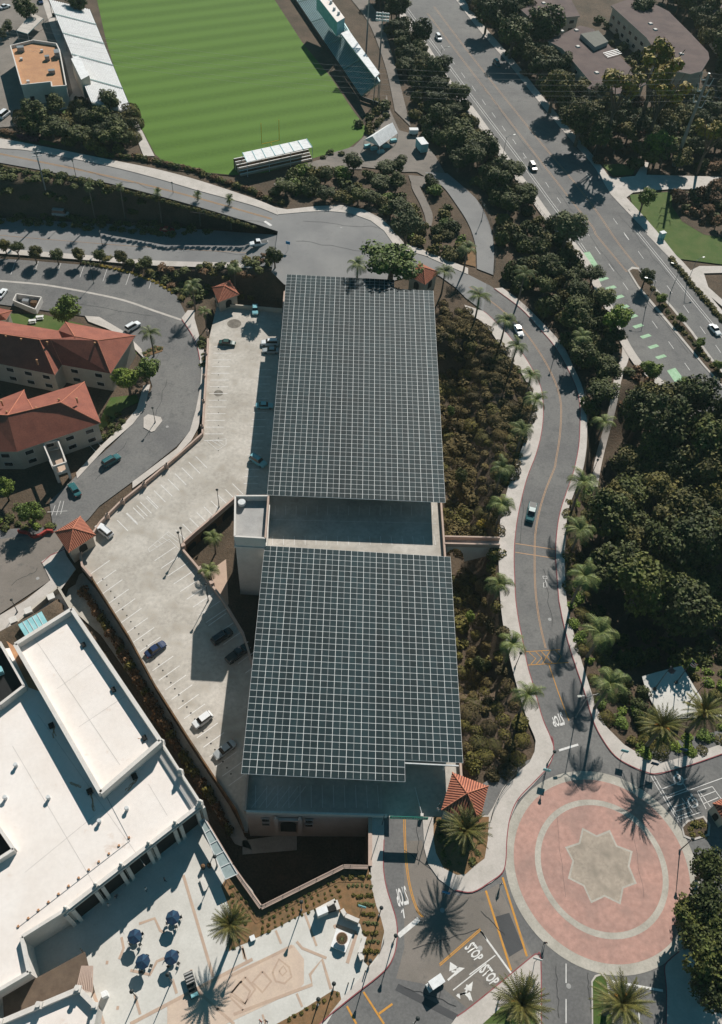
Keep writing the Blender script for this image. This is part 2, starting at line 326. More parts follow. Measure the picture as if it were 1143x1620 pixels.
# --- east curving road
EL = [(765, 492), (774.5, 499.5), (802.5, 527.5), (827, 559), (844.5, 587), (856.7, 615), (860, 650), (857, 685), (848, 720), (834, 757), (822, 805), (815.8, 845), (813.7, 880), (814.7, 915), (816.5, 950), (821.7, 985), (828.7, 1020), (835.7, 1055), (846, 1090), (858.5, 1135), (871, 1165), (877, 1185), (874, 1200)]
ER = [(770, 449), (782, 456), (823.5, 487), (851.5, 517), (876, 545), (897, 580), (912.7, 615), (918, 643), (918, 671), (916, 706), (908, 745), (897, 777), (886.5, 810), (881, 845), (879.5, 880), (882, 915), (884.7, 950), (891.7, 985), (900.5, 1020), (911, 1053), (925, 1094), (939, 1140), (953, 1168), (974, 1196), (1002, 1213)]
ELO = [(735, 482), (743, 496), (764, 510), (781.5, 531), (799, 559), (823.5, 587), (837.5, 615), (841, 639), (837.5, 671), (827, 706), (813, 741), (803, 775), (793, 815), (789.5, 855), (789.5, 897), (792, 950), (797, 992), (806, 1037), (818, 1085), (834, 1137), (848, 1171.5), (846, 1189), (838, 1206)]
ERO = [(795, 455), (823.5, 476), (858.5, 510), (890, 545), (907.5, 580), (921.5, 611), (926.5, 636), (929, 671), (928.5, 706), (922, 745), (908, 782), (898.7, 810), (895, 855), (894, 897), (897, 950), (905.7, 992), (918, 1037), (928.5, 1071), (942.5, 1113), (960, 1150), (988, 1178), (1023, 1199)]
ribbon('curving_road', EL, ER, M['asphalt'], zero, .03, 90)
ribbon('curving_road_west_sidewalk', ELO, EL, M['walk'], zero, .15, 90)
ribbon('curving_road_east_sidewalk', ER[1:], ERO, M['walk'], zero, .15, 90)
# --- south roads
sheet('entrance_road', [(606, 1284), (700, 1284), (800, 1215), (900, 1180), (1000, 1190), (1200, 1140), (1200, 1700), (470, 1700), (500, 1620), (560, 1560)], M['asphalt'], 0, .02)
sheet('worn_road_patch', [(640, 1330), (668, 1330), (678, 1372), (700, 1400), (725, 1418), (770, 1409), (789, 1398), (850, 1530), (800, 1560), (745, 1600), (700, 1562), (627, 1548), (640, 1500)], M['asphalt3'], 0, .026)
sheet('road_patch', Q('S5', (745, 960), (1015, 1100), (1000, 1130), (730, 990)), M['patch'], 0, .031)
sheet('road_patch', Q('S6', (110, 660), (180, 640), (245, 800), (180, 840)), M['patch'], 0, .031)
SWK = [(587, 1328), (587, 1377), (588.7, 1405), (595.7, 1433), (602.7, 1451), (608, 1472), (608, 1493), (599, 1514), (583.5, 1531.5), (541, 1580), (505, 1625)]
SWR = [(608, 1328), (607, 1370), (611.5, 1402), (620, 1430), (627, 1454), (629, 1479), (625, 1507), (615, 1528), (597.5, 1545.5), (566, 1570), (527.5, 1601), (500, 1625)]
sheet('entrance_sidewalk', [(587, 1292), (608, 1292)]+SWR+SWK[::-1], M['walk'], 0, .15, .15)
ISL = [(669, 1292), (671.5, 1342), (678, 1367), (695, 1391), (720, 1409), (748, 1412), (778, 1396), (796, 1381), (801, 1360), (802.5, 1325), (808, 1294), (820, 1266), (844.5, 1241), (866, 1217), (875, 1196), (876, 1176), (848, 1171), (846, 1189), (838, 1206), (813, 1227), (795, 1248), (781, 1276), (772, 1290)]
sheet('island_sidewalk', ISL, M['walk'], 0, .155, .155)
sheet('island_planting_soil', [(686, 1292), (686.7, 1330), (690, 1349), (702, 1373), (723, 1384), (737, 1383), (751, 1370), (767, 1358), (772, 1330), (774, 1292)], M['mulch'], 0, .17)
# --- roundabout circles fitted to the ground plane
CC, RR = Vector((45.9, 44.66, 0)), 11.2
def disc(name, r0, r1, m, z, n=96):
    mb = MB()
    for i in range(n):
        a, b = 6.28319*i/n, 6.28319*(i+1)/n
        q = lambda r, t: (CC.x+r*math.cos(t), CC.y+r*math.sin(t), z)
        mb.face([q(r0, a), q(r1, a), q(r1, b), q(r0, b)] if r0 > 0 else [(CC.x, CC.y, z), q(r1, a), q(r1, b)], m)
    struct(mb.build(name))
RIN = 10.8
disc('roundabout_border', 0, RIN+5.7, M['ringc'], .052)
disc('roundabout_pink_ring', 0, RIN+4.1, M['pink'], .056)
disc('roundabout_light_ring', RIN-.5, RIN+.5, M['ringc'], .060)
STAR = Q('S6', (510, 255), (575, 290), (635, 265), (668, 335), (738, 362), (724, 430), (757, 508), (697, 530), (683, 603), (612, 568), (550, 597), (515, 520), (445, 485), (465, 405), (432, 343), (495, 322))
sheet('roundabout_star_border', STAR, M['ringc'], 0, .06)
cx, cy = sum(p[0] for p in STAR)/16, sum(p[1] for p in STAR)/16
sheet('roundabout_star', [(cx+(x-cx)*.93, cy+(y-cy)*.93) for x, y in STAR], M['starc'], 0, .064)
# --- right and bottom pavements round the circle
sheet('east_corner_sidewalk', [(953, 1168), (974, 1196), (1002, 1213), (1033, 1224), (1058, 1220), (1093, 1210), (1150, 1190), (1150, 1174), (1107, 1189), (1075, 1199), (1051, 1206), (1023, 1199), (988, 1178), (960, 1150), (945, 1130)], M['walk'], 0, .143, .143)
sheet('south_middle_sidewalk', [(723, 1608), (743, 1594), (795, 1552), (842, 1513), (850, 1510), (856, 1518), (857, 1640), (700, 1640)], M['walk'], 0, .15, .15)
sheet('south_lawn', Q('S6', (60, 1143), (150, 1060), (230, 1020), (300, 1060), (300, 1143)), M['lawn'], 0, .17)
sheet('south_east_sidewalk', [(1075, 1505), (1060, 1518), (1052, 1530), (1055, 1570), (1054, 1640), (1180, 1640), (1180, 1480), (1110, 1470)], M['walk'], 0, .15, .15)
sheet('median_kerb', Q('S6', (553, 1143), (551, 950), (568, 922), (597, 913), (626, 935), (640, 1020), (655, 1143)), M['kerb'], 0, .14, .14)
sheet('median_lawn', Q('S6', (560, 1143), (558, 952), (574, 930), (597, 922), (618, 942), (632, 1020), (646, 1143)), M['lawn'], 0, .16)
sheet('corner_bed_kerb', Q('S6', (955, 960), (975, 935), (1075, 930), (1100, 960), (1090, 1000), (1030, 1012), (980, 1000))[:0] or Q('S8', (958, 880), (985, 850), (1060, 830), (1090, 870), (1085, 920), (1010, 942), (968, 925)), M['kerb'], 0, .14, .14)
sheet('corner_bed_soil', Q('S8', (966, 882), (990, 858), (1056, 838), (1080, 872), (1076, 912), (1010, 932), (974, 917)), M['soil'], 0, .16)
# --- painted markings
mk = MB()
for o in (-1.2, 1.2):
    stripe(mk, [(640+o, 1291), (641.5+o, 1340), (645+o, 1380), (652+o, 1415), (661+o, 1440), (669+o, 1451)], .14, M['yellow'], .045, smooth=4)
for a, b in (((795.5, 1388), (834, 1513)), ((769, 1409), (809, 1535))): stripe(mk, [a, b], .34, M['yellow'], .045)
stripe(mk, Q('S5', (932, 880), (1118, 718)), .14, M['yellow'], .045); stripe(mk, Q('S5', (930, 872), (1114, 712)), .14, M['yellow'], .045)
for a, b in (((587, 998), (680, 1143)), ((512, 1062), (555, 1143)), ((655, 1098), (718, 1052))): stripe(mk, Q('S5', a, b), .3, M['yellow'], .045)
for a in (345, 385): stripe(mk, Q('S3', (208, a-3), (386, a+24)), .22, M['fadey'], .045)
ctr = Q('S3', (385, 0), (345, 100), (315, 200), (298, 300), (295, 400), (296, 500), (303, 600), (320, 710), (345, 815))
cen = Q('R6', (0, 240), (90, 300), (160, 355), (240, 430), (320, 540), (375, 640), (405, 720), (415, 800), (408, 920), (390, 1030), (350, 1143))[:-1] + ctr
for o in (-.9, .9): stripe(mk, [(x+o, y) for x, y in cen], .12, M['fadey'], .05, smooth=3)
stripe(mk, Q('S3', (358, 885), (400, 1010), (450, 1143)), .16, M['yellow'], .05)
for seg in (((250, 832), (410, 822)), ((262, 892), (448, 880)), ((250, 832), (262, 892)), ((270, 835), (300, 862), (278, 888)), ((300, 832), (328, 860), (302, 888)), ((325, 830), (375, 884)), ((365, 828), (330, 885)), ((392, 828), (415, 852), (398, 880))): stripe(mk, Q('S3', *seg), .13, M['yellow'], .05)
for c in ((855, 940), (790, 1010)): pass
struct(mk.build('yellow_road_markings'))
mk = MB()
stripe(mk, Q('S5', (1118, 722), (1143, 760))+Q('S6', (50, 722), (190, 915)), .3, M['white'], .045)
stripe(mk, Q('S5', (992, 990), (1143, 870)), .16, M['white'], .045); stripe(mk, Q('S6', (0, 920), (118, 832)), .16, M['white'], .045)
for a, b in (((437, 870), (437, 958)), ((437, 1030), (437, 1140)), ((757, 980), (770, 1143))): stripe(mk, Q('S6', a, b), .16, M['white'], .045)
stripe(mk, Q('S6', (645, 950), (875, 993)), .35, M['white'], .045); stripe(mk, Q('S6', (1008, 440), (1040, 432)), .2, M['white'], .045)
stripe(mk, Q('S5', (745, 745), (838, 668)), .75, M['white'], .045)
stripe(mk, Q('S8', (405, 535), (492, 508)), .4, M['white'], .05)
stripe(mk, Q('S5', (765, 620), (772, 665)), .2, M['white'], .045); stripe(mk, Q('S5', (765, 620), (758, 640)), .15, M['white'], .045)
# accessible bays on the right
for a, b in (((820, 650), (945, 860)), ((835, 650), (955, 858)), ((870, 710), (985, 662)), ((895, 750), (1143, 660)), ((918, 815), (1020, 780)), ((935, 850), (1045, 815)), ((905, 735), (985, 705)), ((960, 750), (1010, 815)), ((1030, 720), (1098, 698)), ((1030, 720), (1070, 800)), ((1098, 698), (1143, 760)), ((1045, 745), (1110, 720)), ((1060, 775), (1125, 748)), ((1040, 720), (1090, 790)), ((930, 840), (1010, 810)), ((925, 790), (985, 770)), ((945, 650), (990, 720))):
    stripe(mk, Q('S8', a, b), .13, M['white'], .055)
for c, r in (((945, 668), 1.0), ((1010, 770), 1.0)):
    p = P(*Q('S8', c)[0], .055); 
    for i in range(10):
        a, b = 6.2832*i/10, 6.2832*(i+1)/10
        mk.face([(p.x+math.cos(a)*r, p.y+math.sin(a)*r, p.z), (p.x+math.cos(b)*r, p.y+math.sin(b)*r, p.z), (p.x+math.cos(b)*(r-.3), p.y+math.sin(b)*(r-.3), p.z), (p.x+math.cos(a)*(r-.3), p.y+math.sin(a)*(r-.3), p.z)], M['white'])
    mk.face([(p.x-.2, p.y+.2, p.z), (p.x+.2, p.y+.2, p.z), (p.x+.2, p.y+1.6, p.z), (p.x-.2, p.y+1.6, p.z)], M['white'])
# bike symbol and arrow on the curving road
for seg in (((332, 490), (350, 490), (352, 500), (334, 500), (332, 490)), ((335, 520), (350, 515), (350, 540), (335, 540), (335, 520)), ((340, 500), (345, 516))): stripe(mk, Q('S3', *seg), .12, M['white'], .05)
for seg in (((968, 945), (1005, 910), (985, 905)), ((1070, 1035), (1050, 1005), (1020, 1010)), ((1010, 1012), (1050, 1000), (1055, 965))): stripe(mk, Q('S5', *seg), .28, M['white'], .045, smooth=3)
for tri in (((975, 905), (978, 862), (1018, 888)), ((1000, 925), (1045, 890), (1010, 885)), ((1040, 985), (1082, 950), (1075, 995)), ((1045, 1010), (1082, 1042), (1068, 998)), ((1005, 1015), (1022, 1005), (1025, 1030))): mk.face([P(*q, .047) for q in Q('S5', *tri)], M['white'])
struct(mk.build('white_road_markings'))
def words(txt, quad, name, m=None, z=.06):
    # text laid on the road; quad = photo points of lower-left, lower-right, upper-right, upper-left of the word
    cu = bpy.data.curves.new('t', 'FONT'); cu.body = txt; cu.resolution_u = 2; cu.offset = .03; o = bpy.data.objects.new('t', cu); COL.objects.link(o)
    me = bpy.data.meshes.new_from_object(o.evaluated_get(bpy.context.evaluated_depsgraph_get())); bpy.data.objects.remove(o)
    v = np.array([p.co[:] for p in me.vertices]); lo, hi = v.min(0), v.max(0); q = [P(x, y, z) for x, y in quad]
    for p in me.vertices:
        u, w_ = (p.co.x-lo[0])/(hi[0]-lo[0]), (p.co.y-lo[1])/(hi[1]-lo[1])
        p.co = (q[0]*(1-u)+q[1]*u)*(1-w_)+(q[3]*(1-u)+q[2]*u)*w_
    me.materials.clear(); me.materials.append(m or M['white']); o = bpy.data.objects.new(name, me); COL.objects.link(o); struct(o)
words('STOP', Q('S5', (775, 516), (727, 535), (745, 615), (795, 602)), 'stop_marking')
words('STOP', Q('S5', (1040, 800), (1095, 865), (1133, 838), (1085, 768)), 'stop_marking')
words('STOP', Q('S6', (40, 905), (100, 975), (140, 945), (85, 868)), 'stop_marking')
words('STOP', Q('S8', (415, 358), (366, 390), (385, 430), (434, 420)), 'stop_marking')
# kerb paint
mk = MB(); 
for L in (SWR, Q('S8', (372, 470), (380, 500), (378, 560), (350, 615), (290, 680), (220, 755), (185, 835), (170, 930), (165, 1030), (150, 1085), (100, 1125))+[(748, 1411), (720, 1408)], [(x, y) for x, y in ER[16:]]+[(1033, 1224), (1058, 1220), (1093, 1210), (1150, 1190)], [(723, 1608), (743, 1594), (795, 1552), (842, 1513), (850, 1510), (856, 1518), (857, 1640)], [(1075, 1505), (1060, 1518), (1052, 1530), (1055, 1570), (1054, 1640)]): stripe(mk, L, .16, M['redkerb'], .175, smooth=4)
stripe(mk, Q('S1', (300, 365), (230, 395), (190, 430)), .2, M['redkerb'], BASIN+.19); stripe(mk, Q('R4', (822, 385), (860, 440), (890, 500), (905, 570)), .2, M['redkerb'], BASIN+.18, smooth=3)
struct(mk.build('red_kerb_paint'))
mk = MB()
for L in (EL, ER[1:17]): stripe(mk, L, .18, M['redkerb'], .158, smooth=4)
struct(mk.build('red_kerb_paint'))
# --- main road
ML = [(597, -40), (623.7, 0), (646.5, 28), (674.5, 66.5), (700.7, 108.5), (723.5, 140), (748, 168), (770, 198), (795.5, 234.5), (820, 269.5), (844.5, 301), (865.5, 331), (883, 353.5), (911, 384), (939, 422.5), (953, 454), (974, 492.5), (988, 527.5), (1016, 573), (1054, 606), (1107, 655), (1160, 715)]
MR = [(690, -40), (722, 0), (743, 28), (764, 54), (806, 102), (840, 145), (876, 189), (918, 238), (939, 262), (967, 300), (1009, 346), (1040, 382), (1058, 405), (1093, 447), (1143, 507), (1190, 565)]
ribbon('main_road', ML, MR, M['asphalt'], zero, .03, 70)
ribbon('main_road_west_sidewalk', [(x-11, y+5) for x, y in ML], ML, M['walk'], zero, .14, 70)
ribbon('main_road_east_sidewalk', MR, [(x+9, y-5) for x, y in MR], M['walk'], zero, .14, 70)
mk = MB(); ml = M['white']
for o in (0, 4): stripe(mk, [(632+o, 0), (743+o, 150.5), (815+o, 245), (883+o, 337.7), (918+o, 380)], .13, ml, .045, smooth=3)
for o in (0, 4): stripe(mk, Q('R3', (745, 990), (840, 1100), (1050, 1330), (1143, 1440)) if 0 else [(x+o, y) for x, y in Q('R6', (745, -20), (900, 170), (1020, 320), (1143, 470))], .13, ml, .045, smooth=3)
for o in (0, 4): stripe(mk, [(x+o, y) for x, y in Q('R6', (492, 40), (520, 80))], .13, ml, .045)
for o in (0, 4): stripe(mk, [(x+o, y) for x, y in Q('R6', (1040, 770), (1143, 900))], .13, ml, .045)
def seq(reg, pts, dv):
    for x, y in pts: stripe(mk, Q(reg, (x-dv[0]/2, y-dv[1]/2), (x+dv[0]/2, y+dv[1]/2)), .14, ml, .045)
seq('R3', [(-120, 215), (-75, 278), (-28, 340), (20, 400), (65, 462), (110, 520), (155, 580), (203, 640), (250, 703), (352, 835), (405, 905), (455, 975), (535, 1055)], (16, 24))
seq('R6', [(580, 75), (642, 152), (706, 237), (838, 410), (912, 503), (985, 600), (1062, 700), (1135, 800)], (24, 34)); seq('R6', [(710, 10), (775, 95), (905, 250), (980, 340), (1055, 435), (1125, 520)], (24, 34)); seq('R3', [(540, 800), (660, 1000), (710, 1070)], (20, 28))
struct(mk.build('white_lane_lines'))
mk = MB()
for L in (Q('R3', (-190, 60), (0, 310), (230, 610), (460, 905), (560, 1030))+Q('R6', (570, 0), (640, 85), (712, 172)), Q('R3', (-160, 30), (30, 280), (340, 665), (480, 830), (600, 990))+Q('R6', (650, 10), (710, 90), (765, 155))):
    for o in (-1, 1): stripe(mk, [(x+o, y) for x, y in L], .12, M['fadey'], .045, smooth=2)
struct(mk.build('yellow_lane_lines'))
mk = MB()
for b in (((500, 88), (543, 80), (587, 150), (545, 157)), ((893, 618), (930, 605), (973, 660), (937, 683))): mk.face([P(*q, .05) for q in Q('R6', *b)], M['green'])
for x, y in ((605, 203), (640, 243), (675, 285), (698, 330), (737, 373), (763, 416), (797, 462), (832, 509), (866, 555)): mk.face([P(*q, .05) for q in Q('R6', (x-27, y+1), (x+13, y-11), (x+27, y-1), (x-13, y+12))], M['green'])
struct(mk.build('green_bike_lane'))
sheet('planted_median_kerb', Q('R6', (735, 148), (765, 152), (830, 230), (920, 330), (1010, 440), (1100, 565), (1180, 660), (1180, 730), (1143, 690), (1060, 600), (960, 480), (830, 325), (760, 240), (715, 165)), M['kerb'], 0, .14, .14)
sheet('planted_median_soil', Q('R6', (738, 158), (762, 160), (824, 236), (914, 337), (1002, 446), (1092, 572), (1176, 664), (1176, 718), (1066, 594), (966, 472), (838, 318), (766, 234), (724, 166)), M['soil'], 0, .16)
# --- footpaths
sheet('park_path', Q('R3', (560, 745), (590, 770), (650, 805), (750, 795), (790, 730), (810, 735), (800, 790), (1180, 800), (1180, 855), (900, 855), (740, 870), (700, 900), (720, 950), (770, 985), (900, 1110), (880, 1130), (740, 985), (640, 880)), M['walk'], 0, .13)
sheet('park_lawn', Q('R3', (725, 880), (900, 868), (1180, 868), (1180, 1200), (950, 1170), (780, 990), (740, 940)), M['lawn'], 0, .05)
sheet('park_lawn', Q('R3', (600, 745), (690, 740), (750, 760), (740, 790), (650, 795)), M['lawn'], 0, .05)
sheet('park_bed_soil', Q('R3', (915, 870), (1180, 870), (1180, 1080), (1060, 1060), (960, 1000), (915, 930)), M['soil'], 0, .08)
sheet('park_path', Q('R6', (1000, 165), (1040, 145), (1180, 145), (1180, 175), (1060, 178), (1080, 240), (1180, 330), (1180, 360), (1040, 240), (960, 165), (800, 0), (815, -10), (960, 120)), M['walk'], 0, .12)
ribbon('slope_path', Q('R6', (685, 455), (690, 540), (655, 650), (632, 780), (600, 900), (570, 1010), (545, 1143)), Q('R6', (700, 455), (722, 550), (690, 650), (660, 800), (625, 930), (600, 1030), (580, 1143)), M['walk'], Hn and (lambda x, y: H(x, y)), .05, 30)
ribbon('garden_path', [(651, 280), (652, 297), (664, 320), (672, 340), (675, 357)], [(662, 278), (664, 294), (676, 318), (685, 340), (683, 357)], M['asphalt3'], zero, .03, 20)
sheet('service_yard', [(495, 265), (520, 240), (560, 232), (578, 214), (600, 200), (612, 150), (618, 175), (632, 206), (665, 215), (690, 248), (705, 275), (740, 300), (728, 310), (660, 272), (640, 272), (560, 262), (500, 272)], M['asphalt3'], 0, .03)
ribbon('service_lane', [(540, -20), (580, 30), (600, 75), (614, 120), (625, 175)], [(560, -30), (600, 25), (616, 70), (630, 120), (650, 200)], M['asphalt3'], zero, .028, 24)
ribbon('service_lane', [(672, 272), (700, 294), (720, 320), (742, 355), (753, 390), (755, 425)], [(708, 274), (734, 296), (758, 320), (775, 355), (782, 390), (781, 435)], M['asphalt2'], zero, .038, 30)
sheet('dirt_patch', [(735, 388), (752, 390), (753, 422), (725, 415)], M['mulch'], 0, .02)
ribbon('stand_lane', Q('R2', (180, 830), (330, 740), (440, 715), (570, 705)), Q('R2', (200, 850), (350, 780), (480, 765), (580, 765)), M['asphalt3'], zero, .034, 20)
sheet('service_yard_fence_strip', Q('R2', (790, 790), (880, 800), (905, 815), (860, 850), (800, 820)), M['asphalt3'], 0, .034)
# --- football ground
sheet('perimeter_track', [(60, -60), (143, 18), (211, 180), (246, 250), (270, 268), (300, 272), (400, 280), (560, 240), (590, 205), (560, 160), (430, -60)], M['soil'], 0, .02)
sheet('football_field', [(130, -80), (154, 0), (168, 63), (182, 110), (213, 182), (246, 244), (262, 258), (300, 270), (370, 277), (420, 273), (500, 249), (552, 234), (573, 218), (580, 203), (559, 175), (524, 122.5), (478, 66.5), (435, 0), (370, -100)], M['turf'], 0, .05)
sheet('field_path', Q('R1', (600, 525), (628, 560), (700, 705), (650, 705), (625, 640), (595, 540)), M['walk'], 0, .06)
# --- north-west yard
sheet('yard_paving', Q('R1', (-60, 0), (230, 0), (420, 470), (265, 495), (60, 500), (80, 570), (-60, 580)), M['asphalt3'], 0, .02)
sheet('yard_walk', Q('R1', (190, 0), (215, 0), (330, 200), (400, 430), (410, 470), (268, 498), (330, 420), (290, 260), (240, 150)), M['walk'], 0, .04)
sheet('yard_lawn', Q('R1', (150, 620), (230, 640), (270, 655), (190, 655)), M['lawn'], 0, .03); sheet('yard_lawn', Q('R1', (270, 498), (400, 475), (400, 490), (290, 515)), M['lawn'], 0, .05)
sheet('yard_walk', Q('R1', (60, 510), (80, 520), (95, 570), (75, 575)), M['walk'], 0, .04)
# --- residence parking (lower level)
sheet('residence_parking', Q('R4', (-60, 108), (0, 112), (300, 128), (480, 150), (600, 180), (700, 215), (800, 280), (850, 380), (900, 500), (930, 600), (905, 760), (870, 880), (800, 960), (600, 1120), (450, 1230), (400, 1290), (300, 1380), (240, 1420), (-60, 1600), (-60, 1345), (0, 1335), (240, 1325), (225, 1210), (350, 1090), (500, 960), (600, 860), (650, 780), (690, 690), (650, 560), (560, 440), (390, 372), (-60, 310)), M['asphalt'], BASIN, .02)
sheet('residence_street', [(-20, 855), (84, 843), (120, 830), (128, 850), (66, 890), (80, 918), (0, 971), (-20, 985)], M['asphalt3'], BASIN, .03)
mk = MB(); stripe(mk, Q('R4', (-60, 205), (0, 212), (200, 230), (400, 265), (560, 300), (700, 348), (825, 390)), .75, M['kerb'], BASIN+.035, smooth=3)
for i in range(14): 
    x = 20+i*52; y0 = 112+max(0, (x-300))*.16; 
    if i % 2: stripe(mk, Q('R4', (x, y0+8), (x-22, y0+72)), .1, M['white'], BASIN+.03)
for a, b in (((215, 200), (305, 195)), ((235, 215), (250, 170)), ((255, 215), (275, 150)), ((275, 210), (290, 150))): stripe(mk, Q('S1', a, b), .1, M['white'], BASIN+.04)
for a, b in (((390, 940), (440, 990)), ((430, 925), (470, 975))): stripe(mk, Q('R4', a, b), .1, M['white'], BASIN+.04)
struct(mk.build('residence_parking_lines'))
sheet('residence_sidewalk', Q('R4', (822, 380), (850, 345), (880, 345), (880, 380), (905, 470), (935, 560), (950, 640), (930, 760), (895, 880), (865, 935), (800, 1000), (600, 1150), (600, 1120), (800, 970), (860, 890), (885, 800), (905, 700), (912, 620), (895, 520), (860, 440)), M['walk'], BASIN, .15, .15)
sheet('residence_sidewalk', Q('R4', (385, 370), (450, 375), (560, 440), (640, 520), (650, 560), (600, 510), (540, 455), (480, 425), (400, 395)), M['walk'], BASIN, .15, .15)
sheet('residence_sidewalk', Q('R4', (650, 685), (680, 680), (655, 790), (600, 860), (480, 965), (350, 1105), (345, 1080), (460, 955), (560, 860), (620, 790)), M['walk'], BASIN, .15, .15)
sheet('street_sidewalk', [(66, 888), (101, 866), (106, 880), (120, 900), (88, 945), (30, 985), (-20, 1010), (-20, 985), (40, 950), (80, 918)], M['walk'], BASIN, .16, .16)
sheet('island_kerb', Q('R4', (650, 830), (670, 815), (728, 828), (735, 845), (700, 890), (685, 895), (650, 875)), M['walk'], BASIN, .16, .16)
sheet('palm_island_soil', Q('R4', (645, 540), (700, 505), (740, 510), (735, 530), (660, 555)), M['mulch'], BASIN, .12, .1)
sheet('residence_lawn', Q('R4', (40, 360), (200, 365), (380, 410), (280, 440), (30, 420)), M['lawn'], BASIN, .05)
sheet('residence_lawn', Q('R4', (500, 740), (620, 725), (630, 760), (560, 790), (500, 860), (440, 890), (470, 800)), M['lawn'], BASIN, .05)
sheet('residence_lawn', Q('R4', (585, 500), (620, 540), (600, 560), (580, 550)), M['lawn'], BASIN, .05)
# --- plaza
sheet('plaza', [(-40, 1330), (300, 1265), (324, 1292), (344, 1330), (372, 1374), (400, 1409), (413, 1440), (544, 1392), (586, 1380), (600, 1440), (609, 1480), (599, 1514), (583.5, 1531.5), (541, 1580), (505, 1640), (-40, 1760)], M['plaza'], 0, .10, .3)
PB = [(368, 1374), (413.5, 1436), (544, 1373), (583, 1373), (590, 1405), (600, 1440), (605, 1455), (608, 1475), (602, 1505), (584, 1529)]+Q('S5', (590, 860), (592, 760), (572, 690), (480, 640), (455, 590), (320, 640), (200, 705), (60, 775), (0, 800))+Q('S4', (1035, 815), (1047, 640), (1000, 520))
sheet('planting_bed', PB, M['mulch'], 0, .13)
sheet('corner_bed', Q('S5', (450, 990), (480, 1000), (490, 1050), (400, 1130), (360, 1170), (180, 1150), (300, 1085)), M['mulch'], 0, .13)
mk = MB(); tn = M['tan']
mk.face([P(*q, .115) for q in Q('S5', (-95, 950), (270, 785), (318, 850), (318, 960), (290, 990), (-220, 1230), (-300, 1200), (-300, 1050))], M['peach'])
def tl(reg, wd, *pts): stripe(mk, Q(reg, *pts), wd, tn, .12)
tl('S5', .45, (-10, 925), (265, 790)); tl('S5', .45, (0, 1100), (355, 965), (345, 920), (400, 850), (440, 985)); tl('S5', .35, (190, 720), (215, 780)); tl('S5', .35, (285, 1005), (310, 1065)); tl('S5', .35, (320, 640), (375, 790)); tl('S5', .35, (40, 800), (50, 850))
tl('S5', .4, (285, 770), (310, 800), (420, 845)); tl('S5', .35, (130, 905), (170, 950), (130, 1000), (85, 955), (130, 905)); tl('S5', .35, (30, 950), (75, 995), (50, 1055), (-15, 1010), (30, 950)); tl('S5', .3, (130, 1100), (145, 1143))
tl('S5', .3, (175, 910), (205, 850), (250, 885), (262, 930), (230, 960), (190, 950), (175, 910)); tl('S5', .25, (205, 905), (225, 880), (240, 905), (220, 925), (205, 905))
tl('S4', .45, (830, 470), (965, 930)); tl('S4', .4, (630, 690), (700, 665), (725, 720), (745, 730)); tl('S4', .4, (540, 850), (560, 800), (550, 750)); tl('S4', .4, (590, 900), (680, 920), (710, 860), (745, 845)); tl('S4', .4, (780, 940), (800, 1005)); tl('S4', .4, (610, 1010), (635, 1100)); tl('S4', .5, (590, 1143), (1143, 850)); tl('S4', .45, (380, 870), (470, 1143)); tl('S4', .3, (1095, 790), (1115, 855))
tl('S4', .35, (1110, 930), (1155, 985), (1110, 1050), (1050, 1000), (1110, 930)); tl('S4', .3, (980, 1080), (1040, 1020), (1100, 1080)); tl('S4', .4, (900, 1000), (1060, 1143))
for x, y in ((485, 865), (533, 1070), (865, 905)): tl('S4', .5, (x-6, y), (x+6, y))
struct(mk.build('plaza_bands'))
# low walkway between the white building and the deck
mk = MB(); wk = M['walk']
struct(MB().prism(poly2([(93, 945), (130, 905), (205, 1000), (250, 1080), (330, 1210), (400, 1345), (372, 1335), (310, 1235), (230, 1105), (160, 1005)], PIT), PIT, PIT+.1, M['ringc']).build('lower_walkway'))
struct(MB().prism(poly2([(384, 1330), (470, 1318), (470, 1345), (384, 1352)], PIT), PIT, PIT+.1, M['ringc']).build('lower_entrance_walk'))
struct(MB().prism(poly2([(330, 905), (358, 885), (362, 955), (352, 975)], PIT), PIT, PIT+.1, M['tan']).build('courtyard_paving'))
# ================================================================ PARKING STRUCTURE
def V3(v, z): return Vector((v.x, v.y, z))
def wall(mb, a, b, z0, z1, th, m):     # free-standing wall between two ground points
    a, b = Vector((a[0], a[1], 0)), Vector((b[0], b[1], 0)); mb.beam(V3(a, z0), V3(b, z0), th, z1-z0, m)
ps = tag(empty('parking_structure', (SW.x, SW.y, PIT)), 'multi-level concrete parking structure beneath the two solar canopies', 'parking garage')
def child(mb, name, parent, label=None, smooth=False):
    o = mb.build(name, None, smooth); o.parent = parent; o.matrix_parent_inverse = Matrix.Translation(-Vector(parent.location)) if parent.type == 'EMPTY' and parent.rotation_euler.z == 0 else parent.matrix_basis.inverted()
    if label: o['label'] = label
    return o
TOPZ = .06
spoly = [xy(SW), xy(SE), xy(NE), xy(NW)]
child(MB().prism(spoly, -.6, TOPZ, M['concrete']), 'deck', ps)
wi = lambda v, dx, dy: (v.x+dx, v.y+dy)
mb = MB(); mb.prism([wi(SW, .15, .15), wi(SE, -.15, .9), wi(NE, -.15, -.4), wi(NW, .15, -.4)], PIT, -.61, M['wallw']); child(mb, 'wall', ps)
mb = MB(); en = P(613, 1290, 1.2)
wall(mb, SW, NW, TOPZ, 1.2, .35, M['pinkwall']); wall(mb, SE, NE, TOPZ, 1.2, .4, M['pinkwall']); wall(mb, NW, NE, TOPZ, 1.2, .35, M['pinkwall']); wall(mb, (SW.x+.2, SW.y), (en.x, SW.y+(en.x-SW.x)*(SE.y-SW.y)/(SE.x-SW.x)), TOPZ, 1.2, .35, M['wallw']); child(mb, 'parapet', ps)
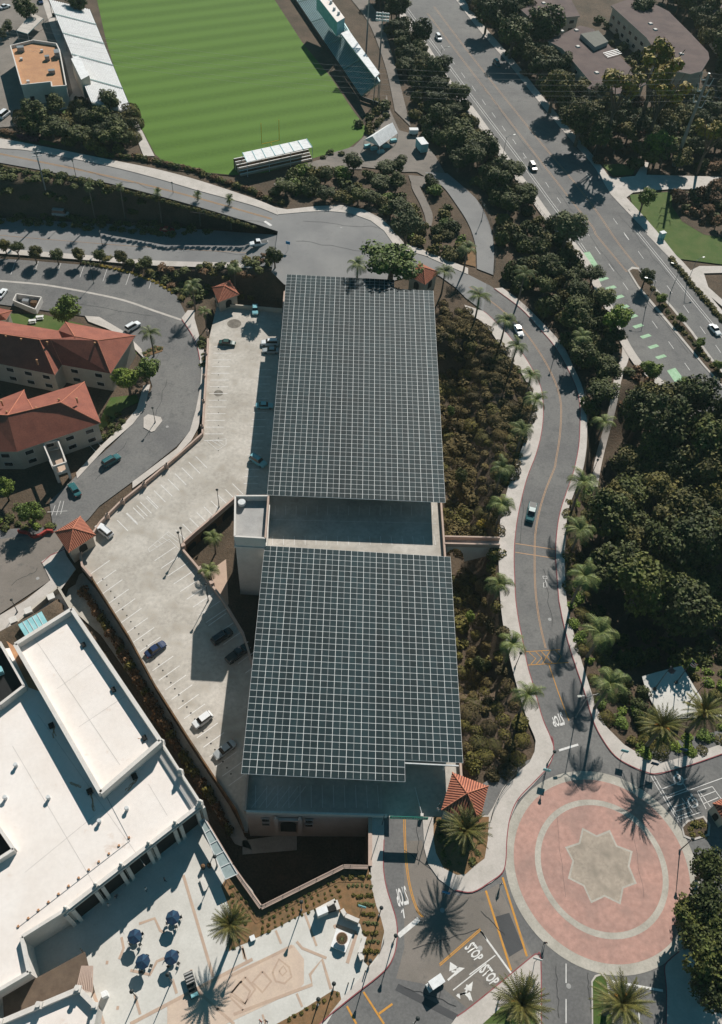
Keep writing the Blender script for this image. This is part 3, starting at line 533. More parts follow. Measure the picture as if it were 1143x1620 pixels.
# facade details facing the pit
fd = Vector((SE.x-SW.x, SE.y-SW.y, 0)).normalized(); fn = Vector((fd.y, -fd.x, 0))
def fpt(u, z, o=.0): return SW+fd*u+fn*o+Vector((0, 0, z))
def fquad(mb, u0, u1, z0, z1, o0, o1, m): mb.hexa([fpt(u0, z0, o0), fpt(u1, z0, o0), fpt(u1, z0, o1), fpt(u0, z0, o1)], [fpt(u0, z1, o0), fpt(u1, z1, o0), fpt(u1, z1, o1), fpt(u0, z1, o1)], m)
for u in (2.6, 10.2):
    for z in (-3.6, -5.8):
        f = MB(); fquad(f, u, u+1.5, z, z+1.3, -.02, .12, M['wallw']); f = child(f, 'window', ps); g = MB(); fquad(g, u+.12, u+1.38, z+.12, z+1.18, .1, .14, M['glass']); g = child(g, 'pane', ps); g.parent = f; g.matrix_parent_inverse = Matrix()
for u in (5.2, 9.4): m_ = MB(); fquad(m_, u-.35, u+.35, -9, -1.2, -.1, .45, M['wallw']); m_.tube(fpt(u, -1.2, .2), fpt(u, -.4, .2), .3, .05, M['wallw']); child(m_, 'pilaster', ps)
m_ = MB(); fquad(m_, 5.6, 9.0, -2.6, -2.1, -.1, .35, M['wallw']); child(m_, 'lintel', ps)
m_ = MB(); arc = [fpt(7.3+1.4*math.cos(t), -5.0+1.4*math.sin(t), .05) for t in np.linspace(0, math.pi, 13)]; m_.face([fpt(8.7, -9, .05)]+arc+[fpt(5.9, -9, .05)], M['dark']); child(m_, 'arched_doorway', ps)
# markings and beams on the roof deck, columns below the canopies
m_ = MB(); 
for i in range(0, 12): stripe(m_, [(405+i*17.5, 1242), (404+i*17.8, 1278)], .1, M['white'], .09)
for i in range(6): stripe(m_, [(398+i*12, 1278), (424+i*12, 1244)], .1, M['white'], .09)
for i in range(16): stripe(m_, [(432+i*17, 848), (431.5+i*17.2, 862)], .1, M['white'], .09); stripe(m_, [(436+i*16.6, 800), (435.5+i*16.6, 815)], .1, M['white'], .09)
stripe(m_, [(432, 822), (690, 828)], .08, M['white'], .09); struct(m_.build('roof_deck_lines'))
m_ = MB(); stripe(m_, [(603, 1240), (603.5, 1280)], .35, M['kerb'], .7); child(m_, 'kerb_divider', ps)
# elevator tower
T = [P(*q, 9.0) for q in [(372.5, 784), (425, 784), (420, 851), (371.5, 848)]]; T = [T[3], T[2], T[1], T[0]]
et = tag(empty('elevator_tower', (T[0].x, T[0].y, PIT)), 'white box-shaped elevator tower with sunken roof beside the garage', 'tower')
tp = [xy(v) for v in T]; child(MB().prism(tp, PIT, 7.4, M['wallw'], M['grey']), 'wall', et)
mb = MB(); 
for i in range(4): a, b = T[i], T[(i+1) % 4]; wall(mb, a, b, 7.41, 9.0, .35, M['pinkwall'] if i in (1,) else M['wallw'])
child(mb, 'parapet', et); mb = MB(); s_ = [(p[0]+sx*.22, p[1]+sy*.22) for p, (sx, sy) in zip(tp, ((-1, -1), (1, -1), (1, 1), (-1, 1)))]
mb.prism(s_, 5.2, 5.7, M['wallw']); child(mb, 'cornice', et); mb = MB(); mb.tube(P(383, 797, 8), P(383, 797, 8)+Vector((0, 0, .7)), .8, .8, M['steel'], 14); child(mb, 'roof_vent', et)
# ---------------------------------------------------------------- solar canopies
def canopy(corners, nrow, ncol, cut_top, label, rightrows):
    TL, TR, BR, BL = corners; c = tag(empty('solar_canopy', (BL.x, BL.y, TOPZ)), label, 'solar canopy', 'solar canopies over the garage')
    f = lambda u, v: (TL*(1-u)+TR*u)*(1-v)+(BL*(1-u)+BR*u)*v
    for k in range(ncol):
        r0, r1 = rightrows if k >= 11 else (0, nrow); mb = MB(); u0, u1 = k/ncol, (k+1)/ncol
        q = [f(u0, r0/nrow), f(u1, r0/nrow), f(u1, r1/nrow), f(u0, r1/nrow)][::-1]; mb.hexa([p-Vector((0, 0, .12)) for p in q], q, M['pvframe'])
        W = (TR-TL).length/ncol; Hh = (BL-TL).length/nrow; gx, gm, gy = .046/W, .026/W, .056/Hh; h = Vector((0, 0, .03))
        for r in range(r0, r1):
            for a, b in ((u0+gx/ncol, (u0+u1)/2-gm/ncol), ((u0+u1)/2+gm/ncol, u1-gx/ncol)):
                p = [f(a, (r+gy)/nrow), f(b, (r+gy)/nrow), f(b, (r+1-gy)/nrow), f(a, (r+1-gy)/nrow)]; mb.face([x+h for x in p][::-1], M['pv'])
        child(mb, 'panel_strip', c)
    nb = 7
    for i in range(nb):
        v = (i+.5)/nb
        for u in (.1, .37, .65, .93):
            p = f(u, min(v, .9) if nrow == 37 else max(v, .09)); m2 = MB(); m2.tube((p.x, p.y, TOPZ+.01), (p.x, p.y, ARR-.5), .2, .16, M['steel'], 8); child(m2, 'column', c)
        a, b = f(.02, v), f(.98, v); m2 = MB(); m2.beam(a-Vector((0, 0, .5)), b-Vector((0, 0, .5)), .2, .34, M['steel']); child(m2, 'beam', c)
    return c
A_ = lambda x, y: P(x, y, ARR)
tl_, tr_, br_, bl_ = A_(419, 863), A_(713, 881), A_(733, 1207), A_(382, 1224); br2 = tr_+(br_-tr_)*37/34
canopy((tl_, tr_, br2, bl_), 37, 15, 0, 'near solar canopy, wide panel roof ending at the entrance road', (0, 34))
tl2, trc, br3, bl3 = A_(454, 434), A_(686, 460), A_(705, 795), A_(423, 783); tr2 = br3+(trc-br3)*58/55
canopy((tl2, tr2, br3, bl3), 58, 15, 0, 'far solar canopy, longer panel roof reaching the turning circle', (3, 58))
# ---------------------------------------------------------------- lower deck (left)
dz = DECK
dk = [(343, 485), (330, 540), (321, 690), (285, 722), (240, 760), (190, 800), (160, 830), (128, 880), (132, 900), (147, 918), (205, 1010), (245, 1085), (300, 1172), (345, 1240), (375, 1285), (386, 1315)]
dwp = [P(x, y, dz) for x, y in dk]
inner = [P(x, y, dz) for x, y in [(402, 1060), (385, 1005), (352, 950), (317, 905), (291, 874), (291, 862), (310, 845), (345, 815), (378, 786)]]
dpoly = [xy(v) for v in dwp]+[(SW.x-.1, dwp[-1].y)]+[(SW.x-.02, SW.y), (onl(SW, NW, inner[0].y).x-.02, inner[0].y)]+[xy(v) for v in inner]+[(onl(SW, NW, inner[-1].y+2).x-.02, inner[-1].y+2), (NW.x-.02, dwp[0].y)]
ld = tag(empty('parking_deck', (dwp[8].x, dwp[8].y, dz)), 'sunlit concrete parking deck left of the solar canopies', 'parking deck')
child(MB().prism(dpoly, dz-.8, dz, M['concrete']), 'slab', ld)
child(MB().prism([(p[0]*.999, p[1]) for p in dpoly[:16]]+dpoly[17:], PIT-.3, dz-.81, M['brownwall']), 'base_wall', ld)
mb = MB(); 
for a, b in zip(dwp[1:9], dwp[2:9]): wall(mb, a, b, dz+.005, dz+1.15, .42, M['pinkwall'])
for i in range(9): p = P(*[(329, 530), (327, 565), (324, 600), (323, 640), (321, 680), (265, 741), (230, 770), (196, 797), (172, 820)][i], dz); mb.box((p.x, p.y, dz+.8), (.7, .7, 1.6), M['pinkwall'], .3); mb.tube((p.x, p.y, dz+1.6), (p.x, p.y, dz+2.1), .22, .12, M['black'])
child(mb, 'parapet', ld); mb = MB()
for a, b in zip(dwp[8:], dwp[9:]): wall(mb, a, b, dz+.004, dz+1.1, .3, M['brownwall'])
wall(mb, dwp[8], dwp[9], dz, dz+1.6, .5, M['pinkwall']); child(mb, 'outer_parapet', ld); mb = MB()
for a, b in zip(inner, inner[1:]): wall(mb, a, b, dz+.006, dz+1.1, .45, M['pinkwall'])
for q in ((317, 905), (336, 927), (291, 868)): p = P(*q, dz); mb.box((p.x, p.y, dz+.8), (.9, .9, 1.6), M['pinkwall'], .6)
child(mb, 'inner_parapet', ld); mb = MB(); wall(mb, dwp[0], (NW.x, dwp[0].y), dz+.003, dz+1.3, .4, M['wallc']); child(mb, 'end_wall', ld)
mb = MB()
for a, b in ((inner[5], inner[6]), (inner[6], inner[7]), (inner[7], inner[8])):      # arcade openings facing the courtyard
    L = (b-a).length; d = (b-a).normalized(); n = Vector((d.y, -d.x, 0))
    for n_ in (n,):
        c = (a+b)/2; r = L*.36
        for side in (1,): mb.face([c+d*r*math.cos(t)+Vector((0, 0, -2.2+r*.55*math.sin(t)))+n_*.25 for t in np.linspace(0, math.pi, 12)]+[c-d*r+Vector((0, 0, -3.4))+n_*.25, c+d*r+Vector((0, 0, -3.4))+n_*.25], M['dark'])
child(mb, 'arcade', ld)
mb = MB()
def stalls(a, b, n, d, z=dz, skip=()):
    for i in range(n):
        if i in skip: continue
        x, y = a[0]+(b[0]-a[0])*i/(n-1), a[1]+(b[1]-a[1])*i/(n-1); stripe(mb, [(x, y), (x+d[0], y+d[1])], .18, M['white'], z+.02)
stalls((339, 548), (323.5, 697), 15, (29, 0)); stalls((409, 585), (386, 765), 17, (22, 0))
stalls((141, 910), (362, 1243), 23, (33, -23.5)); stalls((232, 788), (186, 823), 4, (17, 17)); stalls((310, 722), (200, 812), 11, (18, 18))
stalls((278, 838), (368, 765), 9, (17, 17)); stalls((245, 887), (326, 985), 9, (33, -22)); stalls((330, 990), (400, 1080), 7, (28, -20))
for a, b in (((327, 697), (358, 694)), ((358, 694), (358, 703)), ((358, 703), (345, 712)), ((345, 712), (327, 697)), ((334, 696), (350, 706)), ((342, 695), (354, 704))): stripe(mb, [a, b], .1, M['white'], dz+.025)
for a, b in (((235, 868), (267, 841)), ((267, 841), (285, 855)), ((235, 868), (237, 873)), ((237, 873), (268, 853)), ((268, 853), (283, 868)), ((243, 862), (250, 866)), ((250, 856), (257, 861)), ((257, 850), (270, 858)), ((264, 845), (282, 858))): stripe(mb, [a, b], .1, M['white'], dz+.025)
struct(mb.build('deck_lines')); mb = MB()
rg = random.Random(3)
for i in range(34):
    x, y = 155+i*9.6*.66, 925+i*14.6*.66
    if y < 1240: p = P(x+8, y-9, dz+.03); mb.tube(p, p+Vector((0, 0, .02)), .16, .16, M['rubber'], 7)
for i in range(9): p = P(346, 553+i*20, dz+.03); mb.tube(p, p+Vector((0, 0, .02)), .14, .14, M['rubber'], 7)
for x, y, r in ((371, 512, 2.0), (346, 622, 1.2)): p = P(x, y, dz+.012); mb.tube(p, p+Vector((0, 0, .005)), r, r, mat('oil_stain', (.12, .105, .09), (.2, .18, .15), .8), 18)
struct(mb.build('deck_drains_and_stains'))
# hedge / vine wall along the walkway side
# ---------------------------------------------------------------- pit retaining walls
def ret(name, pts, label, z0=PIT, z1=.9, m=None, th=.4, capm=None):
    o = tag(empty(name, (pts[0].x, pts[0].y, z0)), label, 'retaining wall'); mb = MB(); cp = MB()
    for a, b in zip(pts, pts[1:]): wall(mb, a, b, z0, z1, th, m or M['brownwall']); wall(cp, a, b, z1+.003, z1+.12, th+.25, capm or M['pinkwall'])
    child(mb, 'wall', o); child(cp, 'coping', o); return o
ret('retaining_wall', [P(*q, .9) for q in [(583, 1372), (544, 1371), (413.5, 1436), (367, 1370)]], 'long retaining wall with pink coping around the sunken court')
ret('retaining_wall', [P(*q, .9) for q in [(366, 1368), (344, 1331), (320, 1291)]], 'low retaining wall with coping beside the glass canopy walk')
ret('retaining_wall', [P(*q, .2) for q in [(586, 1292), (586, 1370)]], 'retaining wall directly below the entrance sidewalk', z1=.2)
def railing(name, pts, label, h=1.1, m=None, z0=0.0, cat_='railing', step=2.5):
    o = tag(empty(name, pts[0]), label, cat_); m = m or M['black']; a = MB(); 
    for p, q in zip(pts, pts[1:]):
        for hh in (h, h*.55, .15): a.tube(p+Vector((0, 0, hh)), q+Vector((0, 0, hh)), .03, .03, m, 5)
    child(a, 'rail', o); L = resample(pts, max(2, int(sum((q-p).length for p, q in zip(pts, pts[1:]))/step)))
    for p in L[:90]: b = MB(); b.tube(p, p+Vector((0, 0, h)), .045, .045, m, 5); child(b, 'post', o)
    return o
railing('railing', [P(*q, 1.0) for q in [(583, 1372), (544, 1371), (413.5, 1436), (367, 1370)]], 'dark railing on the coping around the sunken court', .9)
railing('railing', [P(*q, .15) for q in cat([(813, 1229), (796, 1250), (782, 1278), (776, 1300)], 4)], 'curved dark railing along the shrub slope beside the pavilion')
railing('railing', [P(*q, .15) for q in cat(ERO[1:8], 3)], 'dark railing outside the bend of the curving road sidewalk')
railing('chain_fence', [P(*q, .12) for q in cat([(x-12, y+5.5) for x, y in ML[1:13]], 2)], 'wire fence along the left sidewalk of the main road', 1.4, cat_='fence')
railing('railing', [P(*q, .15) for q in cat([(500, 325), (575, 330), (606, 345), (627, 367), (640, 384)], 3)], 'dark railing round the outside of the turning circle')
railing('railing', [P(*q, .05) for q in cat([(757, 312), (776, 352), (784, 390), (782, 434)], 3)], 'railing beside the service lane above the curving road')
# footbridge
fb = [P(*q, .15) for q in [(703, 853), (790, 855), (790, 866), (703, 864)]]
br = tag(empty('footbridge', fb[0]), 'short footbridge joining garage roof to the curving road sidewalk', 'footbridge')
mb = MB(); mb.prism([xy(v) for v in fb[::-1]], -.5, .17, M['wallw'], M['concrete']); child(mb, 'deck', br)
mb = MB(); wall(mb, fb[0], fb[1], .18, 1.3, .35, M['pinkwall']); child(mb, 'parapet', br); mb = MB(); wall(mb, fb[3], fb[2], .18, 1.3, .35, M['pinkwall']); child(mb, 'parapet', br)
mb = MB(); a, b = fb[3], fb[2]; d = (b-a)
side = [a+d*t+Vector((0, 0, -.66)) for t in np.linspace(0, 1, 17)]; low = [a+d*t+Vector((0, 0, -.8-5.0*(1-math.sqrt(max(0, 1-((t-.22)/.2)**2))) if .02 < t < .42 else -5.8+4.5*max(0, t-.42)*1.4)) for t in np.linspace(0, 1, 17)]
for i in range(16): mb.hexa([side[i], side[i+1], low[i+1], low[i]], [p+Vector((0, .4, 0)) for p in (side[i], side[i+1], low[i+1], low[i])], M['wallw'])
child(mb, 'arched_side', br)
# ---------------------------------------------------------------- tile-roof towers
TILE = wave('clay_tile_roof', (.5, .18, .1), (.14, .05, .04), 1.0, 'X', .8, 0, 0, (.45, .6), 'O')
def tower(name, corners, apex, zb, ze, za, label, inset=.5):
    c = [P(*q, ze) for q in corners]; ar = sum(c[i].x*c[(i+1) % 4].y-c[(i+1) % 4].x*c[i].y for i in range(4))
    if ar < 0: c = c[::-1]
    m = sum(c, Vector())/4; ap = V3(m, za); t = tag(empty(name, V3(m, zb)), label, 'tower'); mb = MB()
    rows = 8
    for i in range(4):
        a, b = c[i], c[(i+1) % 4]; n = max(6, int((b-a).length/.42)); mb.face([a, b, ap], M['tile_dark'])
        d = (b-a)/n; nrm = (b-a).cross(ap-a).normalized()*.07
        for k in range(n):          # raised tile ribs running up the slope
            s = a+d*(k+.5); mid = (k+.5)/n; e = 1-abs(mid-.5)*2; top = s+(ap-(a+b)/2)*min(e, .97)
            if (top-s).length > .2: mb.hexa([s-d*.3, s+d*.3, top+d*.3, top-d*.3], [s-d*.2+nrm, s+d*.2+nrm, top+d*.2+nrm, top-d*.2+nrm], M['tile'])
        mb.tube(a+nrm, ap+nrm, .12, .12, M['tile'], 6)
    child(mb, 'roof', t); e2 = [Vector((m.x+(p.x-m.x)*.98, m.y+(p.y-m.y)*.98, 0)) for p in c]
    mb = MB(); mb.prism([xy(p) for p in e2], ze-.28, ze-.01, M['wallc']); child(mb, 'cornice', t)
    w4 = [Vector((m.x+(p.x-m.x)*(1-inset/3), m.y+(p.y-m.y)*(1-inset/3), 0)) for p in c]; mb = MB(); mb.prism([xy(p) for p in w4], zb, ze-.29, M['wallc']); child(mb, 'wall', t)
    for i in range(4):
        a, b = w4[i], w4[(i+1) % 4]; d = (b-a).normalized(); n = Vector((d.y, -d.x, 0))*.03; L = (b-a).length; q = (a+b)/2; zz = max(zb+.2, ze-3.4); r = L*.17
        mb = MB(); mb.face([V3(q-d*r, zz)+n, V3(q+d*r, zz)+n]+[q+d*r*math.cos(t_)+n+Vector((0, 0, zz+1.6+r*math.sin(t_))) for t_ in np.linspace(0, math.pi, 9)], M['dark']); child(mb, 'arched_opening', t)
    return t
M['tile'] = mat('clay_tile', (.52, .2, .12), (.42, .15, .09), 1.2); M['tile_dark'] = mat('clay_tile_gap', (.16, .055, .04), None, 1.2)
tower('stair_tower', [(336, 455), (364, 444), (379, 466), (345.6, 478.6)], None, DECK, -5.2, -3.4, 'small red tile roof stair tower at the far end of the lower deck')
tower('stair_tower', [(644.7, 435.4), (664, 415.5), (695.5, 431), (672.7, 451)], None, -2, 5.0, 7.0, 'cream tower with red tile roof behind the far solar canopy')
tower('stair_tower', [(86.8, 841.5), (127.7, 817), (152, 846.7), (109, 874.7)], None, DECK-1, -5.2, -3.2, 'orange tile roof tower between the lower deck and the street')
tower('entrance_pavilion', [(716, 1222), (773, 1244), (759, 1300.7), (698.6, 1281.5)], None, 0, 5.6, 7.6, 'large orange tile pyramid roof pavilion beside the entrance road')
tower('stair_tower', [(1128, 1271), (1150, 1260), (1172, 1290), (1148, 1303)], None, 0, 3.4, 4.8, 'tile roof kiosk cut off by the right edge of the photo')
# ================================================================ WHITE BUILDING (bottom left)
def pp(reg, z, *pts): return [P(x, y, z) for x, y in Q(reg, *pts)]
def ccw(v): ar = sum(v[i].x*v[(i+1) % len(v)].y-v[(i+1) % len(v)].x*v[i].y for i in range(len(v))); return v if ar > 0 else v[::-1]
wb = tag(empty('campus_building', (BE2.x, BE2.y, 0)), 'large white flat-roof building with raised roof block beside the plaza', 'building')
zr, zp, zb = 6.8, 7.8, 10.0
main = [P(-60, 1030, zp), P(27, 1019, zp), P(100, 1100, zp), P(254, 1173, zp), P(318, 1271, zp), P(101.5, 1440, zp), P(34, 1482, zp), P(45.5, 1538, zp), P(-60, 1600, zp)]
child(MB().prism([xy(v) for v in ccw(main)], -.2, zr, M['wallw'], M['roofw']), 'wall', wb)
mb = MB()
for a, b in ((main[4], main[5]), (main[5], main[6]), (main[6], main[7]), (main[7], main[8])): wall(mb, a, b, zr-.01, zp, .5, M['wallw'])
wall(mb, main[3], main[4], zr-.012, zp-.4, .5, M['wallw']); child(mb, 'parapet', wb)
blk = [P(113.4, 963, zb), P(254, 1171.5, zb), P(159, 1253.7, zb), P(24, 1019, zb)]; blk = ccw(blk)
child(MB().prism([xy(v) for v in blk], .1, zb-1.5, M['wallw'], M['roofw']), 'upper_block', wb); mb = MB()
for i in range(4): wall(mb, blk[i], blk[(i+1) % 4], zb-1.49, zb, .7, M['wallw'])
child(mb, 'upper_parapet', wb)
# balustrade with urns on the east terrace, cornice of the plaza front
e0, e1 = P(256, 1174, zp+.6), P(317, 1270, zp+.6); mb = MB(); L = (e1-e0).length; n = int(L/.32)
for i in range(n): p = e0.lerp(e1, (i+.5)/n); mb.tube((p.x, p.y, zr+.1), (p.x, p.y, zp+.45), .07, .09, M['wallw'], 5)
wall(mb, e0, e1, zp+.45, zp+.62, .35, M['wallw']); child(mb, 'balustrade', wb)
for t in (0, .5, 1): p = e0.lerp(e1, t); mb = MB(); mb.box((p.x, p.y, zr+.9), (.8, .8, 1.8), M['wallw']); mb.tube((p.x, p.y, zp+.8), (p.x, p.y, zp+1.1), .2, .42, M['wallw']); mb.tube((p.x, p.y, zp+1.1), (p.x, p.y, zp+1.6), .42, .1, M['wallw']); child(mb, 'urn_pier', wb)
a, b = main[4], main[5]; d = (b-a).normalized(); nn = Vector((d.y, -d.x, 0)); nn = nn if nn.y < 0 else -nn
mb = MB(); mb.beam(V3(a, zp-.9)+nn*.25, V3(b, zp-.9)+nn*.25, .55, .4, M['wallw']); mb.beam(V3(a, zp-.1)+nn*.15, V3(b, zp-.1)+nn*.15, .5, .18, M['wallw']); child(mb, 'cornice', wb)
L = (b-a).length
for t in (.02, .2, .4, .6, .78, .985):
    for k in (-.55, .55):
        p = a.lerp(b, t)+d*k+nn*.3; mb = MB(); mb.box((p.x, p.y, 3.4), (.6, .6, 6.7), M['wallw'], math.atan2(d.y, d.x)); child(mb, 'pilaster', wb)
    p = a.lerp(b, t)+nn*.1; mb = MB(); mb.box((p.x, p.y, zp+.25), (.6, .6, .5), M['wallw'], math.atan2(d.y, d.x)); mb.tube((p.x, p.y, zp+.5), (p.x, p.y, zp+1.0), .15, .3, M['wallw']); mb.tube((p.x, p.y, zp+1.0), (p.x, p.y, zp+1.3), .3, .08, M['wallw']); child(mb, 'urn', wb)
for t in (.11, .3, .5, .69, .88):
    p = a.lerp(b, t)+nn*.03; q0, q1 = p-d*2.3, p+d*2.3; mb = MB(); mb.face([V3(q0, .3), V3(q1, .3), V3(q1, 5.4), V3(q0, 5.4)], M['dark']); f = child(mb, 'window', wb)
# roof fittings
def roofbox(reg, pt, z, d, m, nm, r=0.0, par=wb):
    p = pp(reg, z, pt)[0]; mb = MB(); mb.box((p.x, p.y, z+d[2]/2), d, m, r); return child(mb, nm, par)
def vent(reg, pt, z, r, h, par=wb, m=None): p = pp(reg, z+h, pt)[0]; mb = MB(); mb.tube((p.x, p.y, z), (p.x, p.y, z+h), r, r, m or M['metal'], 10); mb.tube((p.x, p.y, z+h), (p.x, p.y, z+h+.15), r*1.35, r*1.1, m or M['metal'], 10); return child(mb, 'roof_vent', par)
for pt in ((70, 598), (218, 745), (448, 852), (573, 795), (22, 745)): vent('S7', pt, zr, .28, .8, m=M['steel'])
for pt in ((235, 425), (408, 722), (610, 655)): roofbox('S7', pt, zr, (.9, .9, .5), M['dark'], 'roof_drain', .6)
for pt in ((380, 60), (515, 262), (655, 480)): roofbox('S7', pt, zb-1.48, (.7, .9, .4), M['dark'], 'roof_drain', .6)
mb = MB(); stripe(mb, Q('S4', (480, 110), (588, 315), (85, 705)), .1, M['metal'], zr+.05); child(mb, 'roof_conduit', wb)
mb = MB()
for i in range(12): 
    x, y = 585-i*45.5, 300+i*36.5; p = pp('S4', zr, (x, y))[0]; mb.box((p.x, p.y, zr+.12), (.3, .3, .2), M['orange'], .6)
child(mb, 'conduit_blocks', wb)
# sunken plant wells on the left
def well(pts, z, label_name, rim=.5, depth=2.0, items=()):
    v = ccw([P(*q, z) for q in pts]); mb = MB()
    for i in range(len(v)): wall(mb, v[i], v[(i+1) % len(v)], zr-.3, z, rim, M['wallw'])
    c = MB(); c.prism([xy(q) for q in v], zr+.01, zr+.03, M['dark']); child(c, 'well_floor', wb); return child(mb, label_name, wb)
well(Q('S7', (-120, 45), (0, 45), (110, 240), (0, 325), (-120, 380)), 8.6, 'plant_well_wall')
well(Q('S4', (-120, 180), (-5, 255), (62, 352), (-60, 430), (-140, 400)), 8.4, 'plant_well_wall')
for k in range(3): roofbox('S7', (-10-30*k, 190+24*k), zr+.1, (2.2, 1.2, 1.2), M['aqua'], 'air_handler', .6)
mb = MB(); mb.face([P(x, y, zr+.02) for x, y in Q('S7', (30, 40), (60, 60), (185, 270), (130, 250))], M['orange']); child(mb, 'roof_strip', wb)
# fenced mechanical yard north of the block
my = tag(empty('mechanical_yard', P(60, 985, 0)), 'tan walled equipment yard with big pale blue chiller between street and white building', 'equipment yard')
yd = [P(x, y, -1.5) for x, y in [(-40, 1060), (-20, 1025), (45, 968), (92, 928), (112, 962), (27, 1017), (-30, 1070)]]
child(MB().prism([xy(v) for v in ccw(yd)], BASIN-.3, -3.2, M['wallc'], M['roofw']), 'floor', my); mb = MB(); zz = -1.5
for a, b in ((yd[1], yd[2]), (yd[2], yd[3]), (yd[3], yd[4])): wall(mb, a, b, -3.19, zz, .45, M['wallc'])
child(mb, 'yard_wall', my)
mb = MB(); c4 = [P(x, y, 1.2) for x, y in [(29, 988), (66, 967), (76, 985), (40, 1006)]]; mb.hexa([V3(v, -3.1) for v in ccw(c4)], [V3(v, 1.2) for v in ccw(c4)], M['aqua']); child(mb, 'chiller', my)
mb = MB()
for t in (.2, .4, .6, .8): mb.beam(c4[0].lerp(c4[1], t)+Vector((0, 0, .01)), c4[3].lerp(c4[2], t)+Vector((0, 0, .01)), .12, .08, M['steel'])
child(mb, 'chiller_ribs', my)
for q in ((21, 981), (81, 944), (45, 966)): p = P(*q, -1.2); mb = MB(); mb.box((p.x, p.y, -2.1), (1.4, 1.4, 2.2), M['wallw'], .6); child(mb, 'pier', my)
# second wing at the bottom edge
w2 = [P(x, y, 6) for x, y in Q('S4', (-120, 1180), (0, 1135), (355, 985), (432, 1062), (400, 1230), (-120, 1400))]
g2 = tag(empty('plaza_wing', V3(w2[2], 0)), 'white wing with lattice parapet cut off by the bottom left corner', 'building')
child(MB().prism([xy(v) for v in ccw(w2)], 0, 5, M['wallw'], M['roofw']), 'wall', g2); mb = MB()
for a, b in zip(w2, w2[1:]): wall(mb, a, b, 5.01, 6, .7, M['wallw'])
child(mb, 'parapet', g2)
for a, b, t in ((w2[1], w2[2], 0), (w2[1], w2[2], .5), (w2[1], w2[2], 1), (w2[2], w2[3], 1)): p = a.lerp(b, t); mb = MB(); mb.box((p.x, p.y, 6.2), (.9, .9, .5), M['wallw']); mb.tube((p.x, p.y, 6.4), (p.x, p.y, 7.1), .2, .4, M['wallw']); child(mb, 'urn', g2)
st = tag(empty('plaza_canopy', P(80, 1560, 3)), 'brown slatted canopy roof over the recessed entrance of white building', 'canopy'); cz = 3.6
cp_ = [P(x, y, cz) for x, y in Q('S4', (10, 980), (165, 935), (385, 815), (430, 1000), (355, 985), (20, 1130))]
child(MB().prism([xy(v) for v in ccw(cp_)], cz-.25, cz, mat('brown_canopy', (.1, .07, .05), (.14, .1, .07), .8)), 'roof', st); mb = MB()
for i in range(9): a, b = Q('S4', (345+i*9, 1000), (372+i*6, 880)); mb.beam(P(*a, cz+.01), P(*b, cz+.01), .18, .12, M['pinkwall'])
child(mb, 'slats', st)
for q in ((385, 825), (425, 1000)): p = P(*Q('S4', q)[0], 0); mb = MB(); mb.tube((p.x, p.y, .1), (p.x, p.y, cz-.26), .12, .12, M['black']); child(mb, 'post', st)
# glass canopy walk by the low wall
gc = [P(x, y, 2.6) for x, y in Q('S4', (905, 230), (925, 215), (1075, 465), (1020, 490))]
gw = tag(empty('glass_canopy', V3(gc[0], 0)), 'narrow framed glass canopy along the plaza edge', 'canopy'); mb = MB(); mb.prism([xy(v) for v in ccw(gc)], 2.5, 2.58, mat('pale_glazing', (.3, .36, .36), None, 1, .2)); child(mb, 'glazing', gw); mb = MB()
for t in (0, .2, .4, .6, .8, 1): mb.beam(gc[0].lerp(gc[3], t)-Vector((0, 0, .02)), gc[1].lerp(gc[2], t)-Vector((0, 0, .02)), .12, .14, M['steel'])
for a, b in ((0, 3), (1, 2)): mb.beam(gc[a], gc[b], .12, .15, M['steel'])
child(mb, 'frame', gw)
for t in (0.03, .5, .97): p = gc[0].lerp(gc[3], t); mb = MB(); mb.tube((p.x, p.y, .1), (p.x, p.y, 2.5), .08, .08, M['steel']); child(mb, 'post', gw)

# ================================================================ RESIDENCES
def wins(par, a, b, zs, n, wd=1.9, ht=1.2, skip=()):
    d = (b-a).normalized(); nr = Vector((d.y, -d.x, 0)); 
    for i in range(n):
        if i in skip: continue
        for z in zs:
            c = V3(a.lerp(b, (i+.5)/n), z); f = MB(); q = [c-d*(wd/2+.12), c+d*(wd/2+.12)]
            f.hexa([q[0]-nr*.02, q[1]-nr*.02, q[1]+nr*.06, q[0]+nr*.06], [v+Vector((0, 0, ht+.2)) for v in (q[0]-nr*.02, q[1]-nr*.02, q[1]+nr*.06, q[0]+nr*.06)], M['wallw']); f = child(f, 'window', par)
            g = MB(); q = [c-d*wd/2+nr*.075+Vector((0, 0, .1)), c+d*wd/2+nr*.075+Vector((0, 0, .1))]; g.face([q[0], q[1], q[1]+Vector((0, 0, ht)), q[0]+Vector((0, 0, ht))], M['glass']); g = child(g, 'pane', par); g.parent = f; g.matrix_parent_inverse = Matrix()
